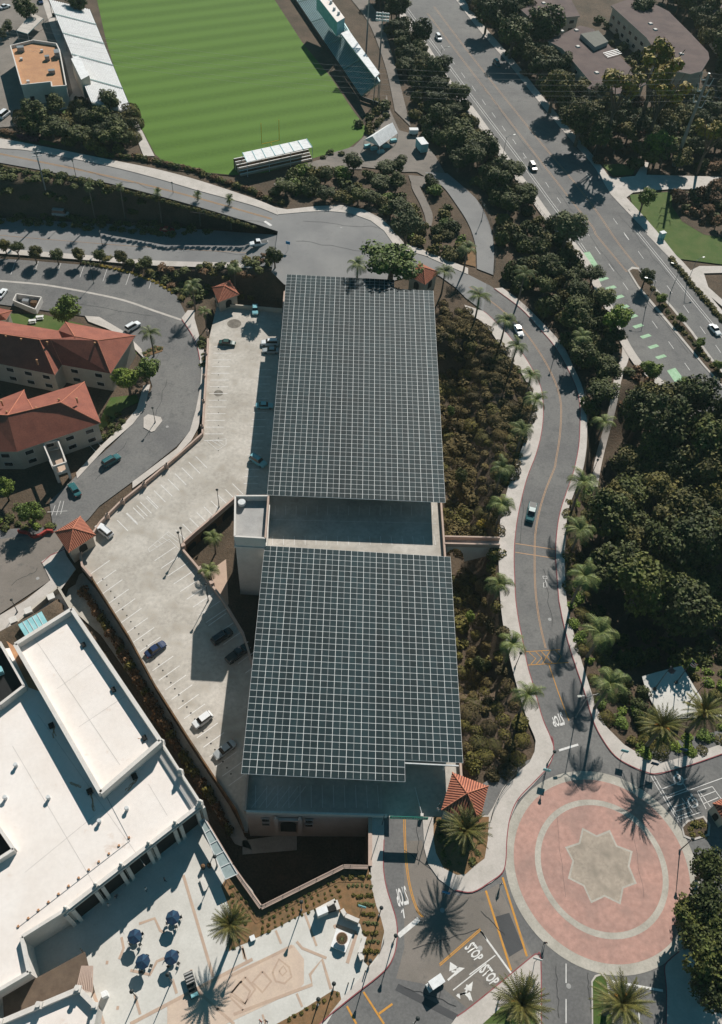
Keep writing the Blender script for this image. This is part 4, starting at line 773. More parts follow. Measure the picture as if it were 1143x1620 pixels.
def house(name, label, eave, ridge, faces, ze, zr_, base, reg='R1', mr=None, mw=None, inset=.6, winspec=(), chim=(), zfix={}):
    conv = Q(reg, *eave) if isinstance(reg, str) else [(reg[0]+x/reg[2], reg[1]+y/reg[2]) for x, y in eave]
    cr = Q(reg, *ridge) if isinstance(reg, str) else [(reg[0]+x/reg[2], reg[1]+y/reg[2]) for x, y in ridge]
    E = [P(*q, ze) for q in conv]; Rr = [P(*q, zfix.get(i, zr_)) for i, q in enumerate(cr)]; V = E+Rr; c = sum(E, Vector())/len(E)
    h = tag(empty(name, V3(c, base)), label, 'house' if 'house' in name else 'building'); mb = MB()
    for f in faces:
        pts = [V[i] for i in f]; n = Vector()
        for i in range(len(pts)): a, b = pts[i], pts[(i+1) % len(pts)]; n += a.cross(b)
        if n.z < 0: pts = pts[::-1]
        tri = tessellate_polygon([[Vector((p.x, p.y, 0)) for p in pts]])
        for t in tri:
            q = [pts[i] for i in t]
            if (q[1]-q[0]).cross(q[2]-q[0]).z < 0: q = q[::-1]
            mb.face(q, mr or M['shingle'])
    nE = len(E)
    for f in faces:
        for i in range(len(f)):
            p_, q_ = f[i], f[(i+1) % len(f)]
            if (p_ >= nE or q_ >= nE) and p_ < q_ and (mr is None): mb.tube(V[p_], V[q_], .13, .13, M['tile'], 5)
    mb.prism([xy(v) for v in ccw(E)], ze-.25, ze-.02, M['wallc']); child(mb, 'roof', h)
    Ec = ccw(E); ins = []
    for i in range(len(Ec)):
        a, b, cc = Ec[i-1], Ec[i], Ec[(i+1) % len(Ec)]; d1, d2 = (b-a).normalized(), (cc-b).normalized(); n1, n2 = Vector((-d1.y, d1.x, 0)), Vector((-d2.y, d2.x, 0)); s = n1+n2; s = s/max(.3, s.length_squared)*2
        ins.append(b+s*inset)
    child(MB().prism([xy(v) for v in ins], base-.3, ze-.26, mw or M['wallc']), 'wall', h)
    for (i, n, zs, kw) in winspec: wins(h, ins[i], ins[(i+1) % len(ins)], zs, n, **kw)
    for q in chim: p = P(*((reg[0]+q[0]/reg[2], reg[1]+q[1]/reg[2]) if not isinstance(reg, str) else Q(reg, q)[0]), zr_-.5); m2 = MB(); m2.tube((p.x, p.y, p.z-1.2), (p.x, p.y, p.z+.35), .2, .2, M['orange'], 8); m2.tube((p.x, p.y, p.z+.35), (p.x, p.y, p.z+.5), .32, .2, M['orange'], 8); child(m2, 'roof_vent', h)
    return h, ins
Z5 = (0, 380, 4.7625)
ze = BASIN+6.6; zrg = BASIN+11.4
h1, i1 = house('residence_building', 'larger red-roofed residence with two wings nearest the curved street', [(-160, 580), (440, 680), (495, 615), (1022, 718), (835, 1005), (470, 940), (415, 1015), (-160, 900)],
    [(-160, 680), (300, 750), (500, 765), (565, 725), (735, 755), (380, 745)], [(0, 1, 10, 13, 9, 8), (1, 2, 11, 10), (2, 3, 12, 11), (3, 4, 12), (4, 5, 13, 10, 11, 12), (5, 6, 9, 13), (6, 7, 8, 9)], ze, zrg, BASIN, Z5, zfix={2: ze+.9}, chim=((48, 730), (162, 752), (358, 775), (567, 748), (717, 780), (280, 910)))
for j in range(len(i1)):
    a, b = i1[j], i1[(j+1) % len(i1)]; d = b-a
    if d.length > 4 and d.x > 0 and abs(d.x) > abs(d.y): wins(h1, a, b, (BASIN+.9, BASIN+3.9), max(1, int(d.length/4.6)))
h2, i2 = house('residence_building', 'smaller red-roofed residence with white arched stair porch', [(-60, 770), (110, 705), (125, 748), (383, 668), (457, 855), (78, 985), (-60, 985)],
    [(-60, 815), (35, 820), (150, 793), (275, 762)], [(0, 1, 8, 7), (1, 2, 9, 8), (2, 3, 10, 9), (3, 4, 10), (4, 5, 6, 7, 8, 9, 10)], ze, zrg, BASIN, (0, 370, 2.8575), chim=((32, 808), (165, 790), (268, 752), (348, 748), (8, 760)))
for j in range(len(i2)):
    a, b = i2[j], i2[(j+1) % len(i2)]; d = b-a
    if d.length > 4 and d.x > 0 and abs(d.x) > abs(d.y): wins(h2, a, b, (BASIN+.9, BASIN+3.9), max(1, int(d.length/4.2)))
house('residence_building', 'corner of a red-roofed residence at the left edge by parked cars', [(-60, 330), (0, 335), (55, 347), (30, 388), (-60, 400)], [(-60, 365), (0, 362)], [(0, 1, 2, 6, 5), (2, 3, 6), (3, 4, 5, 6)], ze-2.5, ze-1, BASIN, (0, 370, 2.8575))
pc = [P(*q, BASIN+6) for q in Q('R4', (195, 945), (262, 930), (300, 1030), (240, 1050))]
pr = tag(empty('stair_porch', V3(pc[0], BASIN)), 'white stair porch with arched openings in front of red-roofed residence', 'porch'); mb = MB()
pcc = ccw(pc)
for i in range(4):
    a, b = pcc[i], pcc[(i+1) % 4]; d = (b-a); zb_, zt = BASIN, BASIN+6; 
    for t0, t1 in ((0, .16), (.84, 1)): mb.beam(V3(a+d*t0, zb_), V3(a+d*t1, zb_), .3, zt-zb_, M['wallw'])
    for z0, z1 in ((2.6, 3.3), (5.4, 6)): mb.beam(V3(a+d*.16, zb_+z0), V3(a+d*.84, zb_+z0), .3, z1-z0, M['wallw'])
child(mb, 'arcade', pr); mb = MB(); mb.prism([xy(v) for v in pcc], BASIN+2.7, BASIN+2.9, M['tan']); child(mb, 'landing', pr)
# bin enclosure with low walls
en_ = tag(empty('bin_enclosure', P(*Q('R4', (110, 300))[0], BASIN)), 'white low-walled bin enclosure beside the residence street', 'enclosure'); mb = MB(); c4 = [P(*q, BASIN+1.8) for q in Q('R4', (60, 300), (75, 270), (188, 285), (160, 340))]
for i in range(4): wall(mb, c4[i], c4[(i+1) % 4], BASIN, BASIN+1.8, .3, M['wallw'])
child(mb, 'wall', en_); mb = MB(); mb.box((c4[0].x+3, c4[0].y+1.2, BASIN+.7), (1.8, 1.2, 1.3), M['metal']); child(mb, 'bin', en_); mb = MB(); mb.box((c4[0].x+5.5, c4[0].y+.8, BASIN+.7), (1.8, 1.2, 1.3), M['brownwall']); child(mb, 'bin', en_)
for q in ((183, 383), (150, 400)):
    p = P(*Q('R4', q)[0], BASIN); t = tag(empty('picnic_table', p), 'white picnic table on the residence lawn, %s one' % ('upper' if q[0] > 160 else 'lower'), 'table'); mb = MB(); mb.box((p.x, p.y, BASIN+.75), (2.0, .8, .08), M['white'], .3); child(mb, 'table_top', t)
    for s in (-.7, .7): mb = MB(); mb.box((p.x-s*.3, p.y+s, BASIN+.45), (2.0, .3, .06), M['white'], .3); child(mb, 'bench', t)
    for s in (-.7, .7): mb = MB(); mb.box((p.x+s, p.y+s*.3, BASIN+.37), (.1, 1.4, .7), M['white'], .3); child(mb, 'leg', t)
# ================================================================ APARTMENTS (top right)
AR = (743, 0, 2.8575)
def flat(label, pts, z, base=0, reg=AR, sky=(), name='apartment_building'):
    v = [P(reg[0]+x/reg[2], reg[1]+y/reg[2], z) for x, y in pts]; v = ccw(v); c = sum(v, Vector())/len(v); h = tag(empty(name, V3(c, base)), label, 'building')
    child(MB().prism([xy(p) for p in v], z-.5, z, M['wallc'], M['brownroof']), 'roof', h); ins = [c+(p-c)*.965 for p in v]; child(MB().prism([xy(p) for p in ins], base-.5, z-.51, M['wallc']), 'wall', h)
    for j in range(len(ins)):
        a, b = ins[j], ins[(j+1) % len(ins)]
        if (b-a).length > 7 and (b-a).x > 0: wins(h, a, b, [base+1+3*k for k in range(int((z-base-1)/3))], int((b-a).length/5), 2.2, 1.3)
    for x, y in sky: p = P(reg[0]+x/reg[2], reg[1]+y/reg[2], z); mb = MB(); mb.box((p.x, p.y, z+.2), (1.6, 1.6, .4), M['wallw'], .5, .8); child(mb, 'skylight', h)
    return h
flat('brown flat-roof apartment block with skylights just right of the main road trees', [(355, 185), (500, 115), (560, 130), (800, 378), (735, 412), (600, 437), (530, 395), (555, 380), (420, 220)], 7, sky=((418, 142), (483, 138), (540, 190), (490, 212), (575, 330)))
flat('brown flat-roof apartment block at the top edge nearest the main road', [(150, -40), (190, 5), (285, 92), (500, 72), (440, -40)], 7, sky=((335, 15),))
flat('long brown-roofed apartment block with rounded end behind the yellow trees', [(640, 25), (760, -20), (900, 50), (1000, 150), (1080, 235), (1085, 265), (1050, 322), (1000, 335), (925, 320), (890, 300), (800, 170)], 8, sky=((818, 108), (840, 135), (958, 245)))
flat('brown-roofed apartment block cut off by the top right corner', [(1095, 85), (1110, 20), (1143, -40), (1300, -40), (1300, 200), (1143, 150)], 8, sky=((1110, 18),))
gp = [P(*q, 9.2) for q in Q('R3', (505, 145), (585, 130), (630, 180), (570, 205))]
mb = MB(); mb.prism([xy(v) for v in ccw(gp)], 7.02, 8.6, M['grey'], mat('grey_shingle', (.14, .14, .12), None, 1)); o_ = mb.build('roof_plant_room'); tag(o_, 'grey box plant room on the roof of the nearest brown apartment block', 'plant room')
mb = MB()
for i in range(4): stripe(mb, Q('R3', (605+i*6, 240+i*6), (670+i*6, 222+i*6)), .35, M['steel'], 7.5)
tag(mb.build('roof_pergola'), 'four white parallel bars on the brown apartment roof', 'pergola')
# ================================================================ STADIUM
def stand(label, fr0, fr1, bk0, bk1, zf, zb_, rows, m, mseat, name='grandstand'):
    f0, f1, b0, b1 = P(*fr0, zf), P(*fr1, zf), P(*bk0, zb_), P(*bk1, zb_); s = tag(empty(name, V3(f0, 0)), label, 'grandstand'); mb = MB(); se = MB()
    for i in range(rows):
        t0, t1 = i/rows, (i+1)/rows; z = zf+(zb_-zf)*t0; a, b, c, d = f0.lerp(b0, t0), f1.lerp(b1, t0), f1.lerp(b1, t1), f0.lerp(b0, t1)
        q = ccw([a, b, c, d]); mb.hexa([V3(v, z-.5) for v in q], [V3(v, z) for v in q], m)
        k = .25; q2 = ccw([a.lerp(d, k), b.lerp(c, k), c, d]); se.hexa([V3(v, z+.32) for v in q2], [V3(v, z+.42) for v in q2], mseat)
    child(mb, 'terrace', s); child(se, 'bench_rows', s); ai = MB()
    for t in (.17, .37, .58, .79): 
        a, b = f0.lerp(f1, t), b0.lerp(b1, t); d = (f1-f0).normalized()*.45; ai.face([a-d+Vector((0, 0, .5)), a+d+Vector((0, 0, .5)), b+d+Vector((0, 0, .5)), b-d+Vector((0, 0, .5))][::1], mat('aisle', (.22, .3, .3)))
    child(ai, 'aisles', s); fr = MB(); 
    for a, b in ((f0, f1), (f0, b0), (f1, b1)): wall(fr, a, b, 0, min(a.z, b.z)+.2 if a is f0 and b is f1 else zf, .2, M['black'])
    for t in np.linspace(0, 1, 9): a = b0.lerp(b1, float(t)); fr.tube((a.x, a.y, 0), (a.x, a.y, zb_), .12, .12, M['metal'], 6)
    child(fr, 'frame', s); return s
stand('white-benched grandstand along the left side of the football field', (143, 16), (211, 180.6), (78, 0), (145, 162), 1.2, 6.0, 22, M['wallw'], M['tent'])
pb = [P(*q, 8.5) for q in Q('R1', (322, 265), (355, 250), (405, 340), (368, 360))]
mb = MB(); mb.prism([xy(v) for v in ccw(pb)], 2, 8.5, M['wallc'], M['tent']); o_ = tag(mb.build('press_box'), 'small white press box on top of the left grandstand', 'press box')
stand('shaded aluminium grandstand along the right side of the football field', (455, -20), (571, 152), (505, -30), (602, 128), 1.5, 9.0, 18, M['metal'], M['seat'])
s_ = tag(empty('concourse_deck', P(560, 60, 0)), 'white raised concourse behind the right grandstand', 'concourse'); v = ccw([P(*q, 9.6) for q in Q('R2', (485, 150), (520, 135), (660, 330), (640, 350))]); child(MB().prism([xy(q) for q in v], 9.2, 9.6, M['tent']), 'deck', s_)
for q in v: mb = MB(); mb.tube((q.x, q.y, 0), (q.x, q.y, 9.2), .15, .15, M['metal']); child(mb, 'post', s_)
v = ccw([P(*q, 13) for q in Q('R2', (375, -20), (450, 10), (502, 80), (468, 100))]); s_ = tag(empty('press_box', V3(v[0], 0)), 'long white press box above the right grandstand', 'press box'); child(MB().prism([xy(q) for q in v], 8, 13, M['aqua'], M['roofw']), 'wall', s_)
for q in ((440, 15), (455, 45), (475, 65)): p = P(*Q('R2', q)[0], 13); mb = MB(); mb.tube((p.x, p.y, 13), (p.x, p.y, 14), .6, .5, M['steel'], 10); child(mb, 'roof_unit', s_)
# end stand with canopy
s_ = tag(empty('canopy_stand', P(440, 262, 0)), 'small spectator stand under a pale panelled canopy behind the goal', 'spectator stand'); zc = 5.0
v = [P(*q, zc) for q in Q('R2', (40, 690), (330, 627), (356, 665), (60, 733))]; mb = MB(); mb.prism([xy(q) for q in ccw(v)], zc-.15, zc, M['tent']); child(mb, 'canopy', s_); mb = MB()
for t in np.linspace(0, 1, 8): a, b = v[0].lerp(v[1], float(t)), v[3].lerp(v[2], float(t)); mb.beam(a+Vector((0, 0, .02)), b+Vector((0, 0, .02)), .14, .1, M['aqua'])
child(mb, 'canopy_ribs', s_)
f0, f1 = P(*Q('R2', (30, 790))[0], .4), P(*Q('R2', (355, 718))[0], .4); up = (v[0]-f0); 
for r in range(6):
    t = r/7; mb = MB(); off = Vector((0, .95*r, .55*r)); off = Vector((-(f1-f0).y, (f1-f0).x, 0)).normalized()*.95*r+Vector((0, 0, .55*r)); a, b = f0+off, f1+off; mb.beam(V3(a, 0.05), V3(b, 0.05), .9, a.z, M['brownwall'] if r % 2 else M['tan']); mb.beam(a+Vector((0, 0, .15)), b+Vector((0, 0, .15)), .35, .12, M['white']); child(mb, 'seat_row', s_)
for t in (0, .33, .66, 1):
    for a, b in ((v[0], v[1]), (v[3], v[2])): q = a.lerp(b, t); mb = MB(); mb.tube((q.x, q.y, 0), (q.x, q.y, zc-.15), .09, .09, M['steel'], 6); child(mb, 'post', s_)
# goal posts
b0 = P(*Q('R2', (173, 690))[0], 0); s_ = tag(empty('goal_post', b0), 'yellow american football goal post in front of canopy stand', 'goal post'); l, r_ = [P(*Q('R2', q)[0], 3.0) for q in ((127, 651), (206, 634))]; m = (l+r_)/2
Yl = mat('goal_yellow', (.75, .5, .05)); mb = MB(); mb.tube(b0, (b0.x, b0.y, 2.2), .12, .12, Yl); mb.tube((b0.x, b0.y, 2.2), m, .1, .1, Yl); child(mb, 'base_post', s_); mb = MB(); mb.tube(l, r_, .1, .1, Yl); child(mb, 'crossbar', s_)
for q in (l, r_): mb = MB(); mb.tube(q, q+Vector((0, 0, 7)), .09, .09, Yl); child(mb, 'upright', s_)
# tent, trailer, cabin
s_ = tag(empty('marquee_tent', P(603, 225, 0)), 'white ridge tent pitched on the service yard by the field corner', 'tent'); e = [P(*q, 3.0) for q in Q('R2', (590, 632), (690, 568), (742, 602), (660, 662))]; e = [e[0], e[3], e[2], e[1]]
g0, g1 = V3((e[0]+e[1])/2, 5.4), V3((e[2]+e[3])/2, 5.4); mb = MB(); mb.face([e[1], e[2], g1, g0], M['tent']); mb.face([e[3], e[0], g0, g1], M['tent']); mb.face([e[0], e[1], g0], M['tent']); mb.face([e[2], e[3], g1], M['tent']); child(mb, 'roof', s_)
for q in e: mb = MB(); mb.tube((q.x, q.y, 0), q, .08, .08, M['steel']); child(mb, 'pole', s_)
for i, q in enumerate(((605, 665), (635, 675), (665, 690), (690, 665), (722, 640))): p = P(*Q('R2', q)[0], .03); mb = MB(); mb.box((p.x, p.y, .45), (2.4, 1.2, .85), M['aqua'], .5, .9); tag(mb.build('equipment_crate'), ['teal crate at the left corner of white tent', 'teal crate second along the tent front', 'teal crate third along the tent front', 'teal crate under the right side of the tent', 'teal crate outside the right end of the tent'][i], 'crate')
def boxcar(pt, d, rz, label, m, name, cat_):
    p = P(*Q('R2', pt)[0], .02); s = tag(empty(name, p), label, cat_); mb = MB(); mb.box((p.x, p.y, .5+d[2]/2), d, m, rz); child(mb, 'body', s); mb = MB(); mb.box((p.x, p.y, .52+d[2]+.06), (d[0]*1.03, d[1]*1.03, .12), M['tent'], rz); child(mb, 'roof', s)
    for sx in (-1, 1):
        for sy in (-1, 1): x, y = sx*d[0]*.35, sy*d[1]*.46; q = Vector((p.x+x*math.cos(rz)-y*math.sin(rz), p.y+x*math.sin(rz)+y*math.cos(rz), .38)); ax = Vector((-math.sin(rz), math.cos(rz), 0))*.12; mb = MB(); mb.tube(q-ax, q+ax, .36, .36, M['rubber'], 12); child(mb, 'wheel', s)
    return s
boxcar((848, 680), (4.6, 2.6, 2.8), R(115), 'tall white and teal food trailer in the service yard', M['aqua'], 'food_trailer', 'trailer')
boxcar((812, 608), (3.0, 1.8, 1.4), R(10), 'low white utility trailer above the food trailer', M['tent'], 'utility_trailer', 'trailer')
# training building with orange roof
oz = 7.0; v = [P(*q, oz) for q in Q('R1', (48, 205), (150, 180), (255, 195), (262, 150), (270, 225), (300, 385), (235, 390), (232, 368), (98, 382))]; v = [v[0], v[1], v[2], v[4], v[5], v[6], v[7], v[8]]
tb = tag(empty('clubhouse', V3(v[7], 0)), 'cream clubhouse with orange flat roof left of the white grandstand', 'building'); vc = ccw(v); child(MB().prism([xy(q) for q in vc], 0, oz-1.0, M['wallw'], M['orange']), 'wall', tb); mb = MB()
for i in range(len(vc)): wall(mb, vc[i], vc[(i+1) % len(vc)], oz-.99, oz, .4, M['wallw'])
child(mb, 'parapet', tb)
for q, dd in (((95, 225), (2.4, 1.8, 1.6)), ((215, 265), (1.6, 1.4, 1.5)), ((260, 250), (1.8, 3, 2.0)), ((190, 228), (.9, .9, .8)), ((128, 368), (1, 1, .8)), ((97, 265), (.9, .9, .7)), ((235, 325), (2.2, 1.4, 1.2))):
    p = P(*Q('R1', q)[0], oz-.5); mb = MB(); mb.box((p.x, p.y, oz-.98+dd[2]/2), dd, M['metal'] if dd[0] > 1 else M['steel'], .4); child(mb, 'roof_unit', tb)
a, b = [x for x in zip(vc, vc[1:]+vc[:1]) if (x[1]-x[0]).x > 8][0] if [x for x in zip(vc, vc[1:]+vc[:1]) if (x[1]-x[0]).x > 8] else (vc[0], vc[1]); wins(tb, a, b, (.5,), 2, 1.4, 2.2)
v = ccw([P(*q, 2) for q in Q('R1', (80, 155), (150, 75), (200, 100), (130, 170))]); pv_ = tag(empty('shade_structure', V3(v[0], 0)), 'pale flat shade roof above the orange-roofed clubhouse', 'shade'); child(MB().prism([xy(q) for q in v], 3.2, 3.4, M['aqua'], M['walk']), 'roof', pv_)
for q in v: mb = MB(); mb.tube((q.x, q.y, 0), (q.x, q.y, 3.2), .1, .1, M['steel']); child(mb, 'post', pv_)
# sign board / low wall beside the path and flag plinth
fl = [P(x, y, .12) for x, y in Q('S8', (780, 200), (850, 180), (960, 152), (1050, 300), (1143, 380), (930, 390), (860, 385), (800, 270))]
struct(MB().prism([xy(q) for q in ccw(fl)], 0, .13, M['plaza']).build('flag_plaza'))
# ================================================================ VEGETATION
def leafmesh(name, C, N, S, m, asp=1.0, seed=0):
    # C centres (n,3), N preferred normals, S sizes -> one quad per leaf clump
    rg = np.random.default_rng(seed); n = len(C); N = N+rg.normal(0, .55, (n, 3)); N /= np.linalg.norm(N, axis=1, keepdims=True)
    T = np.cross(N, rg.normal(0, 1, (n, 3))); T /= np.linalg.norm(T, axis=1, keepdims=True)+1e-9; B = np.cross(N, T)
    S = np.asarray(S).reshape(-1, 1)*rg.uniform(.6, 1.3, (n, 1)); T = T*S*asp; B = B*S*rg.uniform(.5, 1, (n, 1))
    V = np.stack([C-T, C-B*.9+T*.15, C+T, C+B], 1).reshape(-1, 3)
    return quadmesh(name, V, m)
def quadmesh(name, V, m):
    n = len(V)//4; me = bpy.data.meshes.new(name); me.vertices.add(len(V)); me.vertices.foreach_set('co', V.astype(np.float32).ravel()); me.loops.add(n*4); me.loops.foreach_set('vertex_index', np.arange(n*4)); me.polygons.add(n)
    me.polygons.foreach_set('loop_start', np.arange(n)*4); me.polygons.foreach_set('loop_total', np.full(n, 4)); me.update(); me.materials.append(m); return me
def crown_pts(n, lobes, seed, shape=(1, 1, .8), lr=(.28, .5), shell=.55):
    rg = np.random.default_rng(seed); d = rg.normal(0, 1, (lobes, 3)); d /= np.linalg.norm(d, axis=1, keepdims=True); d[:, 2] = d[:, 2]*.8+.15
    rad = rg.uniform(.25, .72, (lobes, 1)); lc = d*rad*np.array(shape); lrad = rg.uniform(*lr, lobes)
    w_ = lrad**2; k = rg.choice(lobes, n, p=w_/w_.sum()); u = rg.normal(0, 1, (n, 3)); u /= np.linalg.norm(u, axis=1, keepdims=True)
    r = lrad[k][:, None]*rg.uniform(shell, 1.0, (n, 1)); P_ = lc[k]+u*r*np.array([1, 1, .85]); return P_, u+np.array([0, 0, .5])
def tree_proto(name, leaf, seed, n=2600, lobes=14, shape=(1, 1, .8), lr=(.3, .5), cz=1.25, size=.075, limbs=6, trunk=.09, shell=.55):
    t = bpy.data.objects.new(name, None); COL.objects.link(t); Pn, Nn = crown_pts(n, lobes, seed, shape, lr, shell); Pn[:, 2] += cz
    o = bpy.data.objects.new('crown', leafmesh('crown', Pn, Nn, size, LEAF[leaf], seed=seed)); COL.objects.link(o); o.parent = t
    mb = MB(); mb.tube((0, 0, -.3), (.03, .02, cz*.6), trunk, trunk*.7, M['trunk'], 7); rg = random.Random(seed)
    for i in range(limbs): a = 6.2832*i/limbs+rg.uniform(-.3, .3); q = Vector((math.cos(a)*.55*shape[0], math.sin(a)*.55*shape[1], cz+rg.uniform(-.1, .35)*shape[2])); mb.tube((.03, .02, cz*rg.uniform(.4, .6)), q, trunk*.5, trunk*.15, M['trunk'], 5)
    k = mb.build('trunk', t); return t
def bush_proto(name, leaf, seed, n=900, lobes=9, flat=.7, size=.1):
    rg = np.random.default_rng(seed); Pn, Nn = crown_pts(n, lobes, seed, (1, 1, .5), (.32, .55), .75); Pn[:, 2] = np.abs(Pn[:, 2]*flat+.28)
    me = leafmesh(name, Pn, Nn, size, LEAF[leaf], seed=seed); o = bpy.data.objects.new(name, me); COL.objects.link(o); return o
def mound_proto(name, leaf, seed, n=1500, size=.06):
    rg = np.random.default_rng(seed); u = rg.normal(0, 1, (n, 3)); u[:, 2] = np.abs(u[:, 2]); u /= np.linalg.norm(u, axis=1, keepdims=True)
    bump = 1+.1*np.sin(u[:, 0]*4+seed)*np.cos(u[:, 1]*5)+.05*np.sin(u[:, 0]*11); Pn = u*bump[:, None]*rg.uniform(.93, 1.0, (n, 1))*np.array([1, 1, .72])
    me = leafmesh(name, Pn, u*2, size, LEAF[leaf], seed=seed); o = bpy.data.objects.new(name, me); COL.objects.link(o); return o
PT = {}
def proto(key, fn): PT[key] = [fn(i) for i in range(2)]; return PT[key]
def getp(key):
    if key in PT: return PT[key]
    k, leaf = key
    if k == 'broad': f = lambda i: tree_proto('tree', leaf, 11+i*7+len(leaf))
    elif k == 'dense': f = lambda i: tree_proto('tree', leaf, 31+i*7+len(leaf), n=4200, lobes=30, shape=(1, 1, .75), lr=(.22, .38), size=.055)
    elif k == 'euc': f = lambda i: tree_proto('eucalyptus_tree', leaf, 51+i*7, n=1400, lobes=9, shape=(1, 1, 1.0), lr=(.16, .3), cz=2.2, size=.06, limbs=9, trunk=.07)
    elif k == 'conifer': f = lambda i: tree_proto('conifer_tree', leaf, 71+i*7, n=1700, lobes=16, shape=(.6, .6, 1.5), lr=(.2, .4), cz=1.6, size=.07)
    elif k == 'bush': f = lambda i: bush_proto('shrub', leaf, 91+i*7)
    elif k == 'mound': f = lambda i: mound_proto('shrub', leaf, 111+i*7)
    return proto(key, f)
RV = random.Random(5)
SHRUBS = []; TREES = []
def plant(kind, leaf, x, y, r_px, label, cat_, group=None, hz=1.0, z=None, world=False):
    k = RV.randrange(2); getp((kind, leaf)); label = label.replace('one of the ', '')
    cz = {'broad': 1.25, 'dense': 1.25, 'euc': 2.2, 'conifer': 1.6, 'bush': .4, 'mound': .4}[kind]
    if world: g = Vector((x, y, H(x, y) if z is None else z)); r = r_px
    else:
        g0 = G(x, y) if z is None else P(x, y, z); r = r_px*mpp(x, y, g0.z); g = G(x, y, cz*r*hz) if z is None else P(x, y, z+cz*r*hz)
        if z is not None: g.z = z
    s = r/(.93 if kind in ('dense', 'broad') else 1.05)*RV.uniform(.96, 1.04); args = (kind, leaf, k, (g.x, g.y, g.z-.15), RV.uniform(0, 6.28), (s*RV.uniform(.92, 1.08), s*RV.uniform(.92, 1.08), s*hz), label, 'shrub' if kind in ('bush', 'mound') else 'tree', group)
    (SHRUBS if kind in ('bush', 'mound') else TREES).append(args)
def plants(kind, leaf, reg, pts, label, cat_, group, hz=1.0, jl=None):
    for i, (x, y, r) in enumerate(pts):
        q = Q(reg, (x, y))[0]; plant(kind, leaf if isinstance(leaf, str) else leaf[i % len(leaf)], q[0], q[1], r/2.8575, label, cat_, group, hz)
AVOID = [poly2([(651, 280), (664, 294), (676, 318), (685, 340), (683, 357), (675, 357), (672, 340), (664, 320), (652, 297)]),
    [tuple(G(x, y)[:2]) for x, y in Q('R6', (685, 455), (690, 540), (655, 650), (632, 780), (600, 900), (570, 1010), (545, 1143), (580, 1143), (600, 1030), (625, 930), (660, 800), (690, 650), (722, 550), (700, 455))],
    poly2([(672, 272), (700, 294), (720, 320), (742, 355), (753, 390), (755, 425), (781, 435), (782, 390), (775, 355), (758, 320), (734, 296), (708, 274)]),
    poly2([(540, -20), (580, 30), (600, 75), (614, 120), (625, 175), (650, 200), (630, 120), (616, 70), (600, 25), (560, -30)]),
    poly2([(1020, 1062), (1075, 1048), (1110, 1105), (1140, 1130), (1065, 1137), (1030, 1100)])]
def fill(poly, n, dmin, kinds, rr, label, cat_, group, seed, z=0.0):
    rg = random.Random(seed); label = label.replace('one of the ', ''); out = []
    for x, y in scatter(poly, n, dmin, z, seed):
        if any(dist_in(np.array([x]), np.array([y]), q)[0] < rr[0]*.75 for q in AVOID): continue
        k, leaf, hz = kinds[rg.randrange(len(kinds))]; out.append(plant(k, leaf, x, y, rg.uniform(*rr), label, 'shrub' if k in ('bush', 'mound') else 'tree', group, hz*rg.uniform(.8, 1.25), world=True))
    return out
# --- slope garden mounds east of the garage
GP1 = [(700, 478), (740, 492), (764, 512), (800, 562), (822, 590), (834, 620), (838, 660), (826, 706), (808, 750), (796, 800), (790, 845), (712, 842), (706, 780), (700, 650), (692, 540)]
fill(GP1, 250, 2.45, [('mound', 'brown', .9), ('mound', 'brown', .75), ('mound', 'olive', .7), ('bush', 'brown', .8)], (1.5, 3.1), 'one of the rounded olive green shrubs covering the slope right of the far canopy', 'shrub', 'mounded shrubs on the slope beside the garage', 21)
fill([(716, 884), (786, 872), (790, 950), (800, 1030), (825, 1120), (840, 1172), (830, 1200), (800, 1225), (772, 1240), (748, 1215), (735, 1190), (728, 1060)], 150, 2.4, [('mound', 'brown', .9), ('mound', 'brown', .7), ('bush', 'olive', .9), ('bush', 'brown', 1.0), ('mound', 'olive', .7)], (1.3, 2.7), 'one of the brownish olive shrubs covering the slope right of the near canopy', 'shrub', 'brownish shrubs on the slope below the footbridge', 22)
for q, r, l in (((712, 652), 14, 'small conifer-like tree against the right edge of far canopy'), ((731, 752), 19, 'dark conical tree right of the far canopy near its lower corner'), ((745, 975), 15, 'green conical tree right of near canopy, upper of the two'), ((756, 1050), 19, 'green conical tree right of near canopy, lower of the two')): plant('conifer', 'green' if r < 19 else 'dark', q[0], q[1], r, l, 'tree')
plant('bush', 'yellow', 766, 826, 15, 'bright yellow-green shrub just above the footbridge', 'shrub')
# --- belt between main road and curving road
BELT = [(588, 0), (612, -10), (632, 30), (680, 100), (735, 175), (790, 250), (845, 320), (893, 385), (925, 425), (960, 505), (985, 545), (965, 590), (955, 640), (950, 720), (935, 735), (932, 640), (915, 575), (875, 515), (825, 465), (790, 440), (788, 385), (765, 320), (725, 275), (690, 235), (662, 205), (635, 120), (610, 60)]
fill(BELT, 175, 3.3, [('bush', 'dark', 1.3), ('broad', 'dark', .9), ('dense', 'dark', .8), ('bush', 'olive', 1.2), ('bush', 'dark', 1.5)], (2.9, 4.9), 'dark tree or bush in the belt between the main road and curving road', 'tree', 'dark bushy belt between the two roads', 23)
